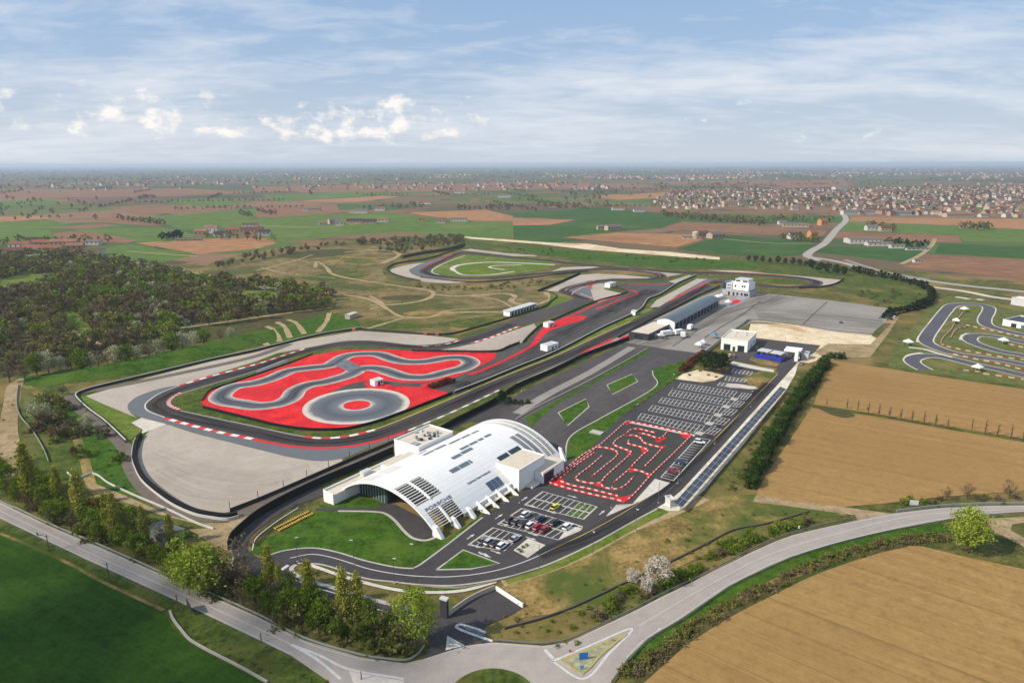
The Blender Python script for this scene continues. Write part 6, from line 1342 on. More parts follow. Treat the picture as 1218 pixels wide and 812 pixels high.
# ------------------------------------------------------------------ vehicles
PAINT = {k: plain('car_paint_'+k, c, .28, .6, .0) for k, c in dict(white=(.72, .72, .72, 1), black=(.02, .021, .024, 1), red=(.36, .012, .02, 1), yellow=(.72, .62, .02, 1), grey=(.16, .165, .17, 1), silver=(.42, .43, .44, 1), blue=(.03, .05, .10, 1)).items()}
m_carglass = plain('car_glass', (.012, .015, .018, 1), .05, .7); m_lamp = plain('lamp_lens', (.6, .6, .58, 1), .15, .6); m_tail = plain('tail_lens', (.3, .01, .01, 1), .2, .5)
CARM = {}
def car_meshes(suv):
    k = 1.12 if suv else 1.0; Lc, Wd = 4.5, 1.84; hb = .78*k; hr = (1.62 if suv else 1.3)
    st = [(-2.25, .5, hb*.82), (-2.1, .3, hb), (-1.2, .24, hb*1.06), (.75, .24, hb*1.02), (1.7, .26, hb*.88), (2.15, .3, hb*.7), (2.25, .42, hb*.55)]
    m = MB(); rings = []
    for x, z0, z1 in st:
        w = Wd/2*(.86 if abs(x) > 2.2 else .95 if abs(x) > 2.0 else 1)
        rings.append([(x, -w*.92, z0), (x, -w, z0+.18), (x, -w*.97, z1-.12), (x, -w*.84, z1), (x, w*.84, z1), (x, w*.97, z1-.12), (x, w, z0+.18), (x, w*.92, z0)])
    for a, b in zip(rings, rings[1:]):
        for i in range(8): j = (i+1) % 8; m.face([a[j], a[i], b[i], b[j]])
    m.face(rings[0]); m.face(list(reversed(rings[-1])))
    rx0, rx1 = (-1.75, .25) if suv else (-1.15, .05)
    rf = [(rx0, -.62, hr), (rx1, -.62, hr), (rx1, .62, hr), (rx0, .62, hr)]; m.face(rf); m.face([(x, y, z-.06) for x, y, z in reversed(rf)])
    for i in range(4): j = (i+1) % 4; a, b = rf[i], rf[j]; m.face([(a[0], a[1], a[2]-.06), (b[0], b[1], b[2]-.06), b, a])
    g = MB(); bx0, bx1 = (-2.1, 1.15) if suv else (-2.0, 1.05); bt = [(bx0, -.76, hb*1.03), (bx1, -.76, hb*.98), (bx1, .76, hb*.98), (bx0, .76, hb*1.03)]; tp = [(x*1.01, y*1.02, z-.05) for x, y, z in rf]
    for i in range(4): j = (i+1) % 4; g.face([bt[i], bt[j], tp[j], tp[i]])
    w = MB(); n = 12
    for i in range(n):
        a, b = 6.283*i/n, 6.283*(i+1)/n; r_ = .34; w.face([(r_*math.cos(a), -.1, r_*math.sin(a)), (r_*math.cos(b), -.1, r_*math.sin(b)), (r_*math.cos(b), .1, r_*math.sin(b)), (r_*math.cos(a), .1, r_*math.sin(a))])
    for y in (-.1, .1): w.face([(.34*math.cos(6.283*i/n), y, .34*math.sin(6.283*i/n)) for i in range(n)][::(1 if y < 0 else -1)])
    hl = MB(); hl.box(2.02, 2.24, -.2, .2, hb*.6, hb*.74); tl = MB(); tl.box(-2.27, -2.1, -.22, .22, hb*.78, hb*.9)
    def me(mb, nm, mat=None):
        d = bpy.data.meshes.new(nm); d.from_pydata(mb.v, [], mb.f)
        if mat: d.materials.append(mat)
        return d
    return m, me(g, 'window', m_carglass), me(w, 'wheel', m_rub), me(hl, 'headlight', m_lamp), me(tl, 'tail_light', m_tail)
BODY = {}
def car(px, py, colr, label, ang=None, suv=False, z=.19, group='cars in the car park'):
    if suv not in CARM: CARM[suv] = car_meshes(suv)
    m, g, w, hl, tl = CARM[suv]; r = empty('parked_car', G(px, py, z), HANG if ang is None else ang); tag(r, label, 'car', group)
    if (suv, colr) not in BODY:
        d = bpy.data.meshes.new('body'); d.from_pydata(m.v, [], m.f); d.materials.append(PAINT[colr]); BODY[(suv, colr)] = d
    r.scale = (.92, .92, .92); link('body', BODY[(suv, colr)], None, r); link('window', g, None, r)
    for x in (-1.4, 1.42):
        for y in (-.82, .82): o = link('wheel', w, None, r); o.location = (x, y, .34)
    for y in (-.62, .62): o = link('headlight', hl, None, r); o.location = (0, y, 0); o = link('tail_light', tl, None, r); o.location = (0, y, 0)
for x, y, c, s, lb in [(660.5, 603.5, 'yellow', 0, 'bright yellow sports car in the row of green marked bays'), (625.5, 613, 'white', 1, 'white car alone at the left end of the middle block, upper row'), (607, 619.5, 'black', 1, 'black car first from the left in the middle block, lower row'), (614.5, 621, 'grey', 0, 'dark grey car second from the left in the middle block, lower row'), (623, 623.5, 'black', 1, 'black car just left of the white car in the lower row'), (631.5, 626, 'white', 1, 'white car just left of the two red cars'), (639.7, 628, 'red', 1, 'left one of the two red cars side by side'), (647.8, 630.3, 'red', 0, 'right one of the two red cars side by side'),
    (642, 618.5, 'blue', 1, 'dark blue car in the upper row above the red cars'), (659.5, 622.5, 'black', 1, 'black car in the upper row near the right end'), (675, 627.5, 'white', 1, 'white car at the right end beside the gravel triangle'), (575, 643.5, 'grey', 0, 'grey car at the left end of the nearest block'), (582.3, 645.5, 'silver', 1, 'silver car second from the left in the nearest block'), (589.5, 647.8, 'black', 1, 'black car between silver and white car in the nearest block'), (597.5, 650.3, 'white', 1, 'white car at the right end of the nearest block'), (612.5, 641.5, 'silver', 0, 'silver car beside the square gravel island'),
    (832, 526.5, 'white', 1, 'white car at the far end of the long parking strip'), (810, 550, 'blue', 0, 'dark blue car in the middle of the long parking strip'), (801, 560.5, 'red', 0, 'red car at the near part of the long parking strip')]:
    car(x, y, c, lb, AC+.15 if x > 795 else None, bool(s))
def truck(px, py, label, a, L_=8, col=None, h=3.4, group='trucks in the paddock'):
    r = empty('box_truck', G(px, py, .15), a); tag(r, label, 'truck', group); w = 1.2
    m = MB(); m.box(-L_/2, L_/2-2.2, -w, w, .9, h); m.build('cargo_box', col or m_wht, r); m = MB(); m.box(L_/2-2.0, L_/2, -w*.95, w*.95, .5, 2.5); c = m.build('cab', m_lgrey, r); m = MB(); m.box(L_/2+.01, L_/2+.05, -w*.8, w*.8, 1.5, 2.3); m.build('windscreen', m_carglass, c)
    m = MB(); m.box(-L_/2, L_/2-.2, -.5, .5, .55, .9); m.build('chassis', m_dark, r)
    for x in (-L_/2+1.2, L_/2-1.2):
        for y in (-w+.15, w-.15): o = link('wheel', CARM[False][2], None, r); o.location = (x, y, .5); o.scale = (1.45, 1.6, 1.45)
PA = axis((799, 391), (862, 350))[0]
for x, y, lb, l_, a in [(794, 399.5, 'white box truck nearest the low annex', 9, PA-.6), (808, 398, 'white box truck nearest the camera in the paddock group', 8, PA-.5), (812, 401, 'short white truck at the paddock edge', 5.5, PA+.4), (821, 392, 'white box truck by the end of the pit garage', 7, PA)]: truck(x, y, lb, a, l_)
for x, y, lb, c in [(848.5, 402.5, 'teal gazebo on the paddock by the workshop', plain('teal_canvas', S(90, 130, 150), .8, .2)), (831, 414, 'white gazebo at the paddock corner above the conifers', m_wht), (836, 411, 'pale grey gazebo next to the white paddock gazebo', m_lgrey), (854, 356, 'white gazebo by the far end of the pit garage', m_wht), (858, 354.5, 'pale grey gazebo beneath the control tower', m_lgrey), (866, 362.5, 'white gazebo by the round red paddock marking', m_wht), (786, 403, 'pale grey gazebo beside the low annex', m_lgrey)]: gazebo(x, y, lb, 3.5, 2.5, c, 'paddock gazebos')
for x, y, c, lb in [(918, 428, 'blue', 'dark blue car by the blue fuel station'), (952, 433, 'silver', 'silver car leaving the gate canopy'), (868, 424, 'white', 'white car in front of the workshop doors'), (873, 424.5, 'grey', 'grey car in front of the workshop doors'), (1064, 378, 'white', 'white car parked in the shade of the cypress row'), (1060, 380, 'black', 'dark car parked in the shade of the cypress row'), (1000, 384, 'grey', 'dark grey car alone on the pale slab')]: car(x, y, c, lb, PA+R.uniform(-.4, .4), True, .2, 'cars around the paddock')
# yellow racks on the access road
m_yel = plain('yellow_plastic', (.5, .34, .05, 1), .5, .3)
RA = axis((333, 628), (365, 611.6))[0]
for i, (x, y, lb) in enumerate([(333, 628.5, 'yellow and black rack nearest the road bend'), (342, 624, 'yellow and black rack second from the road bend'), (350, 620, 'middle one of the yellow and black racks'), (357.5, 616, 'yellow and black rack second from the far end'), (366, 612, 'pale yellow rack at the far end by the lawn corner')]):
    r = empty('kart_rack', G(x, y, .18), RA); r.scale = (.78, .9, .9); tag(r, lb, 'rack', 'yellow racks by the lawn')
    m = MB(); m.box(-1.5, 1.5, -.12, .12, .1, .8); m.build('spine', m_dark, r)
    for k in range(4):
        m = MB(); xx = -1.3+k*.85; m.box(xx-.08, xx+.08, -1.4, -.35, .15, .6); m.build('yellow_bar', m_yel, r); m = MB(); m.box(xx-.08, xx+.08, .35, 1.4, .15, .6); m.build('yellow_bar', m_yel, r)
# ------------------------------------------------------------------ barriers, fences, rails
m_arm = plain('dark_armco', S(52, 50, 48), .6, .3, var=.2); m_rail = plain('rail_grey_green', S(150, 156, 146), .5, .4, .2, var=.1); m_cwall = plain('concrete_wall', S(170, 162, 148), .9, .1, var=.15); m_dnet = plain('dark_netting', S(34, 33, 34), .9, .1, var=.2)
m_wrail = plain('white_rail', S(196, 196, 186), .6, .3, var=.1)
def barrier(nm, px, h, th, mat, label, cat='barrier', top=None, posts=None, pm=None, sub=6, z0=.1):
    P = SP(px, sub=sub); r = empty(nm, (P[0].x, P[0].y, 0)); tag(r, label, cat); o0 = Vector((P[0].x, P[0].y, 0)); Q = [p-o0 for p in P]
    m = MB(); wall_pts(m, Q, h, th, z0); m.build('panel', mat, r)
    if top: m = MB(); wall_pts(m, Q, top[0], th+.06, z0+h); m.build('top_rail', top[1], r)
    if posts:
        for p, a in walk(Q, posts[0])[:95]:
            m = MB(); m.obox(p, a, .14, .14, z0, posts[1]); m.build('post', pm or m_arm, r)
    return r
barrier('track_barrier', [(430, 391), (380, 399), (304, 417.5), (251, 429), (176, 447), (110, 463), (93, 469), (91, 474), (105, 488), (125, 503), (150, 527)], 1.1, .3, m_arm, 'dark barrier with white rail around the outer west gravel trap', top=(.25, m_wrail))
barrier('tyre_wall', [(168, 519), (164, 524), (161, 534), (160, 545), (163, 556), (171, 570), (186, 584), (208, 599), (232, 610), (250, 614), (270, 616), (283, 614)], 1.4, 1.0, m_dnet, 'curved dark tyre wall behind the big south gravel trap')
barrier('guard_rail', [(166, 519), (161, 524), (158, 534), (157, 546), (160, 557), (168, 572), (183, 586), (206, 602), (231, 613), (250, 617), (270, 619), (284, 616)], .9, .2, m_wrail, 'white rail curving behind the dark tyre wall', 'guard rail')
barrier('debris_fence', [(274, 609), (310, 595), (345, 580), (390, 560), (420, 547), (470, 526), (486, 519)], 1.2, .3, m_arm, 'dark barrier with tall posts between gravel trap and service lane', posts=(9, 3.6))
barrier('boundary_fence', [(272, 655), (275, 645), (284, 635), (308, 615), (345, 594), (385, 575), (430, 556), (468, 539)], 2.6, .3, m_dnet, 'tall dark fence along the hall access road', 'fence')
barrier('boundary_fence', [(513, 520), (545, 502), (575, 487), (602, 472)], 2.4, .3, m_dnet, 'tall dark fence between pit straight and hall yard', 'fence')
barrier('track_barrier', [(242, 485.5), (264, 491), (305, 501), (330, 507), (368, 512), (410, 511.5), (432, 507), (456, 500), (513, 478.5), (538, 468.5)], 1.1, .5, m_dnet, 'black barrier along the lower edge of the red handling area')
barrier('track_barrier', [(240, 477), (251, 464), (277, 455), (304, 446), (343, 432.5), (372, 421.5)], .7, .3, m_arm, 'low dark barrier along the upper left edge of the red area')
barrier('track_barrier', [(490, 418), (540, 419), (590, 419), (606, 413), (618, 408.5)], 1.3, .3, m_arm, 'barrier with posts along the top of the red area', posts=(5, 1.9))
barrier('track_barrier', [(541, 468), (575, 455), (612, 439.6), (660, 420), (716, 391), (749, 376), (763, 367.5), (771, 356.5), (784, 351.5), (806, 337.5), (828, 328)], 1.2, .35, m_arm, 'long dark barrier between apron and pit straight', top=(.15, m_wrail))
barrier('track_barrier', [(622, 408), (628, 401), (640, 390), (648, 385), (660, 380), (709, 359), (745, 348.5), (741, 345), (726, 342.5)], 1.1, .35, m_arm, 'dark barrier around the triangular gravel trap')
barrier('pit_fence', [(602, 470), (616, 461), (656, 443.5), (700, 422.5), (748, 404.5)], 2.2, .4, m_dnet, 'tall dark pit fence along the yard', 'fence')
barrier('pit_wall', [(735, 402), (770, 383), (800, 368), (830, 352.5), (856, 341)], 1.2, .3, m_arm, 'dark pit wall in front of the curved garage', 'wall')
barrier('track_barrier', [(425, 392), (470, 395.5), (510, 398.5), (535, 398), (560, 392), (606, 378.5), (648, 365), (655, 359)], 1.1, .35, m_arm, 'dark barrier between motocross ground and circuit')
barrier('track_barrier', [(655, 359), (662, 353), (655, 348), (640, 346.5)], .9, .3, m_arm, 'short hooked barrier at the end of the motocross ground')
barrier('track_barrier', [(640, 347), (660, 339), (690, 326)], 1.6, .4, m_dnet, 'dark barrier along the upper gravel trap by the chicane')
barrier('track_barrier', [(500, 335), (478, 330), (463, 324), (461, 319), (476, 313), (505, 309), (540, 298), (552, 294)], 1.4, .5, m_arm, 'dark barrier around the far hairpin gravel trap')
barrier('earth_wall', [(478, 307), (500, 302.5), (530, 298), (552, 292)], 3.0, 3.0, m_scrub, 'scrubby earth wall behind the far hairpin', 'embankment')
barrier('track_barrier', [(1003, 331.5), (1000, 335), (990, 339.5), (975, 342), (950, 343.5)], 1.4, .4, m_arm, 'dark barrier at the end of the east loop')
barrier('catch_fence', [(500, 330), (560, 336), (610, 333), (660, 327), (700, 323)], 1.0, .3, m_arm, 'barrier along the lower lane before the chicane')
barrier('yard_kerb_wall', [(614, 499), (640, 484), (690, 459), (742, 431), (770, 415)], .5, .35, m_cwall, 'pale low wall along the narrow lawn strip', 'wall')
barrier('retaining_wall', [(838, 421.5), (862, 402.5), (885, 386), (893, 382), (940, 387), (990, 395), (1037, 399.5)], 1.0, .5, m_cwall, 'pale retaining wall with dark face behind the workshop', 'wall', top=(.2, m_arm))
barrier('guard_rail', [(-20, 587), (0, 596.5), (16, 604)], .5, .15, m_rail, 'short white rail at the left edge of the road', 'guard rail')
barrier('guard_rail', [(16, 604), (66, 627.5), (114, 647.5), (200, 685.5), (305, 731.5), (362, 760.5), (428, 780.5), (459, 785.5), (484, 787), (497, 780), (505, 770)], .4, .18, m_rail, 'long pale green guard rail along the upper side of the straight road', 'guard rail', posts=(4, .75), z0=.45)
barrier('guard_rail', [(587, 763), (610, 765), (647, 767), (676, 762.5), (704, 749.5), (753, 726), (787, 708), (838, 684), (896, 653.5), (942, 635), (1016, 617)], .32, .16, m_gal, 'grey guard rail on the upper side of the curving road', 'guard rail', posts=(4, .75), z0=.45)
barrier('guard_rail', [(728, 812), (749, 786), (772, 762), (812, 738), (869, 699), (916, 676), (944, 664), (1001, 646.5), (1058, 633), (1132, 619)], .32, .16, m_gal, 'grey guard rail on the lower side of the curving road', 'guard rail', posts=(4, .75), z0=.45)
barrier('guard_rail', [(1066, 609), (1114, 603), (1171, 600), (1218, 599.5), (1290, 600)], .75, .2, m_rail, 'grey guard rail above the road at the right edge', 'guard rail')
barrier('ditch_wall', [(600, 748), (645, 736), (681, 723), (730, 700), (793, 671), (838, 648.6), (873, 631), (914, 623), (962, 609)], .5, .4, plain('dark_concrete', S(88, 82, 74), .9, .1, var=.2), 'long concrete irrigation channel with pale lip across the dry slope', 'channel')
barrier('field_ditch', [(202, 727), (206, 737), (215, 749), (228, 763), (286, 794), (318, 812)], .4, .5, m_cwall, 'pale concrete field channel by the dark green field', 'channel')
barrier('wire_fence', [(22, 458), (20, 480), (24, 495), (40, 515), (52, 535), (58, 550)], .8, .15, m_rail, 'pale rail beside the sandy track on the west slope', 'fence')
barrier('white_rail', [(80, 563), (92, 570), (110, 564), (130, 576), (160, 590), (200, 607), (236, 624), (254, 630)], .7, .2, m_wrail, 'white rail along the dirt lane below the service road', 'fence')
barrier('entrance_wall', [(590, 701.5), (606, 712), (622, 722.5)], 1.0, .4, m_wht, 'white wall at the end of the entrance apron', 'wall')
barrier('entrance_wall', [(533, 733), (548, 722), (565, 711.5), (588, 701.5)], 1.3, .3, m_cwall, 'pale stone gabion wall beside the entrance pylon', 'wall')
barrier('roadside_fence', [(278, 665), (276, 672), (282, 684), (297, 690)], .6, .2, m_wrail, 'white edge rail at the entrance road bend', 'fence')
barrier('slope_fence', [(500, 697), (548, 700), (590, 692), (640, 678)], .5, .15, m_cwall, 'low stone edge below the ring road', 'wall')
# ------------------------------------------------------------------ posts, lamps, signs
m_pole = plain('pole_metal', S(96, 96, 96), .5, .4, .3); m_wood = plain('weathered_timber', S(96, 82, 68), .9, .1)
LP = MB(); LP.bar((0, 0, 0), (0, 0, 7), (.09, .06), 0, 6); LPM = bpy.data.meshes.new('pole'); LPM.from_pydata(LP.v, [], LP.f); LPM.materials.append(m_pole)
LH = MB(); LH.box(-.1, .7, -.14, .14, 6.95, 7.08); LHM = bpy.data.meshes.new('lamp_head'); LHM.from_pydata(LH.v, [], LH.f); LHM.materials.append(m_lgrey)
LB = MB(); LB.box(-.25, .25, -.25, .25, 0, .3); LBM = bpy.data.meshes.new('base'); LBM.from_pydata(LB.v, [], LB.f); LBM.materials.append(m_cwall)
for x, y, lb in [(421, 671, 'on the lawn edge below the arched hall'), (492, 676, 'at the lawn corner by the access road'), (354, 668, 'at the tip of the entrance road loop'), (469, 694, 'on the grass strip below the ring road'), (641, 676, 'beside the square gravel island'), (694, 604, 'between the near car park blocks'), (727, 604, 'beside the kart course corner'), (783, 598, 'at the near end of the long parking strip'), (806, 575, 'beside the lower part of the carport'), (850, 528, 'beside the middle of the carport'), (893, 484, 'beside the upper part of the carport'), (758, 500, 'at the far left of the northern car park'), (800, 462, 'by the sandy island'), (620, 484, 'at the pit fence by the small shrubs'), (933, 416, 'on the dark lot by the workshop'), (899, 428, 'in front of the blue fuel station'), (590, 617, 'along the hall driveway'), (618, 598, 'at the hall driveway by the fins'), (836, 512, 'in the northern car park near the slab'), (868, 480, 'in the northern car park upper rows'), (705, 660, 'above the dry slope at the ring road'), (756, 632, 'on the grass verge of the ring road')]:
    r = empty('street_lamp', G(x, y, .1), R.uniform(0, 6)); tag(r, 'thin grey street lamp '+lb, 'street lamp', 'car park street lamps'); link('pole', LPM, None, r); link('lamp_head', LHM, None, r); link('base', LBM, None, r)
for x, y, t_, lb in [(58.5, 655, 636, 'timber pole on the verge left of the others'), (130, 689, 669, 'timber pole in the middle of the dark field verge'), (212, 727, 707, 'timber pole beside the black billboard'), (311, 764, 752, 'small timber pole near the roundabout approach'), (430, 809, 798, 'short post on the roundabout splitter island')]:
    h = HGT(x, y, t_); m = MB(); m.bar((0, 0, 0), (0, 0, h), (.14, .1), 0, 6)
    if y < 730: m.bar((-.5, 0, h*.93), (.5, 0, h*.93), .06)
    o = m.build('utility_pole', m_wood); o.location = G(x, y); tag(o, lb, 'pole', 'roadside timber poles')
def sign(nm, px, py, top, w, hp, mat, label, ang=0.0, cat='sign', legs=1, text=None, th=.08):
    r = empty(nm, G(px, py, .1), ang); tag(r, label, cat); h = HGT(px, py, top)
    m = MB(); m.box(-w/2, w/2, -th, 0, h-hp, h); p = m.build('panel', mat, r)
    for x in ([0] if legs == 1 else [-w*.35, w*.35]): m = MB(); m.bar((x, .05, 0), (x, .05, h-hp*.3), .06); m.build('post', m_pole, r)
    return r
sign('billboard', 226, 728, 715.5, 3.6, 2.2, m_dark, 'black billboard on the verge of the straight road', rad(-50), 'billboard', 2)
sign('round_sign', 45, 637, 633, .9, .8, m_dark, 'small dark road sign at the left verge', rad(-30))
s_ = sign('direction_sign', 694, 785, 775.5, 1.9, 2.0, plain('sign_blue', S(40, 110, 190), .5, .3), 'blue direction sign on the yellow lined splitter island', rad(8), legs=2)
sign('keep_right_sign', 692, 797, 790.5, .8, .8, plain('sign_cyan', S(70, 150, 190), .5, .3), 'small round blue sign at the island tip', rad(8))
sign('direction_sign', 1086.5, 603, 594.5, 2.4, 1.6, m_lgrey, 'white grey sign panel above the curving road', rad(-10), legs=2)
sign('marker_sign', 950, 630, 625, .5, .8, m_wht, 'small white marker beside the curving road', 0)
sign('marker_sign', 784, 750, 747, .5, .5, m_wht, 'white marker on the lower guard rail', 0)
sign('warning_sign', 678, 776, 772, .5, .5, m_redp, 'small red and grey sign before the splitter island', 0)
sign('warning_sign', 728, 763, 758, .5, .6, m_grey, 'grey sign at the right end of the splitter island', 0)
def pylon():
    x, y = 529, 733.6; h = HGT(x, y, 710.5); r = empty('entrance_pylon', G(x, y, .1), rad(-25)); tag(r, 'dark grey entrance pylon with pale cap at the entrance apron', 'pylon')
    m = MB(); m.box(-.85, .85, -.45, .45, 0, h-.4); m.build('shaft', plain('pylon_grey', S(62, 62, 66), .4, .4), r); m = MB(); m.box(-.95, .95, -.55, .55, h-.4, h); m.build('cap', m_lgrey, r)
pylon()
# sheds in the belt, small bits
def shed(nm, px, py, l_, w, h, rh, wall, roof, label, a):
    r = empty(nm, G(px, py), a); tag(r, label, 'shed'); m = MB(); m.box(-l_/2, l_/2, -w/2, w/2, 0, h); m.build('wall', wall, r)
    m = MB(); m.face([(-l_/2-.3, -w/2-.3, h), (l_/2+.3, -w/2-.3, h), (l_/2+.3, 0, h+rh), (-l_/2-.3, 0, h+rh)]); m.face([(l_/2+.3, w/2+.3, h), (-l_/2-.3, w/2+.3, h), (-l_/2-.3, 0, h+rh), (l_/2+.3, 0, h+rh)]); m.build('roof', roof, r)
shed('garden_shed', 119, 605, 4, 3, 2.2, .9, m_lgrey, m_redp, 'little shed with red and blue roof among the poplars', .4)
shed('storage_shed', 196, 640, 9, 6, 2.6, .8, m_cwall, plain('grey_green_roof', S(112, 116, 104), .8, .2, var=.2), 'grey roofed storage shed behind the roadside belt', rad(-28))
shed('concrete_block', 418, 378, 9, 4, 3, .3, m_cwall, m_concrete, 'pale concrete block at the motocross trail fork', 1.2)
box_building('manhole_slab', 'pale concrete slab in the lawn beside the kart course', (701, 515), (714, 518), 3, .5, m_kerbw, m_kerbw, cat='slab', par=.05)
for x, y, lb in [(506, 398.5, 'orange marshal box at the left of the circuit barrier gap'), (520, 398.8, 'orange marshal box at the right of the circuit barrier gap'), (421, 393.5, 'orange marshal box at the west barrier end')]:
    m = MB(); m.box(-1, 1, -.8, .8, 0, 1.5); m.box(-1.1, 1.1, -.9, .9, 1.5, 1.7); o = m.build('marshal_box', plain('dull_orange', S(176, 106, 72), .7, .2)); o.location = G(x, y, .1); tag(o, lb, 'marshal box', 'orange marshal boxes')
# ------------------------------------------------------------------ farms and town
m_roof = [plain('clay_roof', S(136, 88, 68), .9, .1, var=.2, vs=.1), plain('brown_roof', S(100, 72, 60), .9, .1, var=.2, vs=.1), plain('pale_clay_roof', S(140, 104, 84), .9, .1, var=.2, vs=.1), plain('grey_roof', S(112, 104, 98), .9, .1, var=.15, vs=.1), plain('dark_roof', S(72, 60, 56), .9, .1, var=.2, vs=.1)]
m_wall = [plain('cream_wall', S(176, 162, 136), .9, .1, var=.08), plain('white_wall', S(192, 186, 176), .9, .1, var=.08), plain('ochre_wall', S(172, 146, 102), .9, .1, var=.08), plain('pink_wall', S(168, 138, 118), .9, .1, var=.08), plain('orange_wall', S(190, 134, 90), .9, .1, var=.08), plain('stone_wall', S(168, 152, 130), .9, .1, var=.12)]
m_win = plain('house_window', (.05, .055, .06, 1), .3, .4)
def house_geo(l_, w, h, rh):
    wl, rf = MB(), MB(); wl.box(-l_/2, l_/2, -w/2, w/2, 0, h, 0)
    for x, s in ((-l_/2, 1), (l_/2, -1)):
        t_ = [(x, -w/2, h), (x, 0, h+rh), (x, w/2, h)]; wl.face(t_ if s < 0 else t_[::-1])
    ov = .5; e = rh*ov/(w/2)
    rf.face([(-l_/2-ov, -w/2-ov, h-e+.1), (l_/2+ov, -w/2-ov, h-e+.1), (l_/2+ov, 0, h+rh+.1), (-l_/2-ov, 0, h+rh+.1)]); rf.face([(l_/2+ov, w/2+ov, h-e+.1), (-l_/2-ov, w/2+ov, h-e+.1), (-l_/2-ov, 0, h+rh+.1), (l_/2+ov, 0, h+rh+.1)])
    return wl, rf
def farm(px, py, l_, w, h, rh, wm, rm, a, label, group=None, nm='farmhouse', win=True, cat='farm building'):
    r = empty(nm, G(px, py), a); tag(r, label, cat, group); wl, rf = house_geo(l_, w, h, rh); wl.build('wall', wm, r); rf.build('roof', rm, r)
    if win:
        n = max(2, int(l_/5))
        for k in range(n): m = MB(); x = -l_/2+(k+.5)*l_/n; m.box(x-.7, x+.7, -w/2-.08, -w/2-.02, h*.35, h*.8); m.build('window', m_win, r)
Rm, Wm = m_roof, m_wall
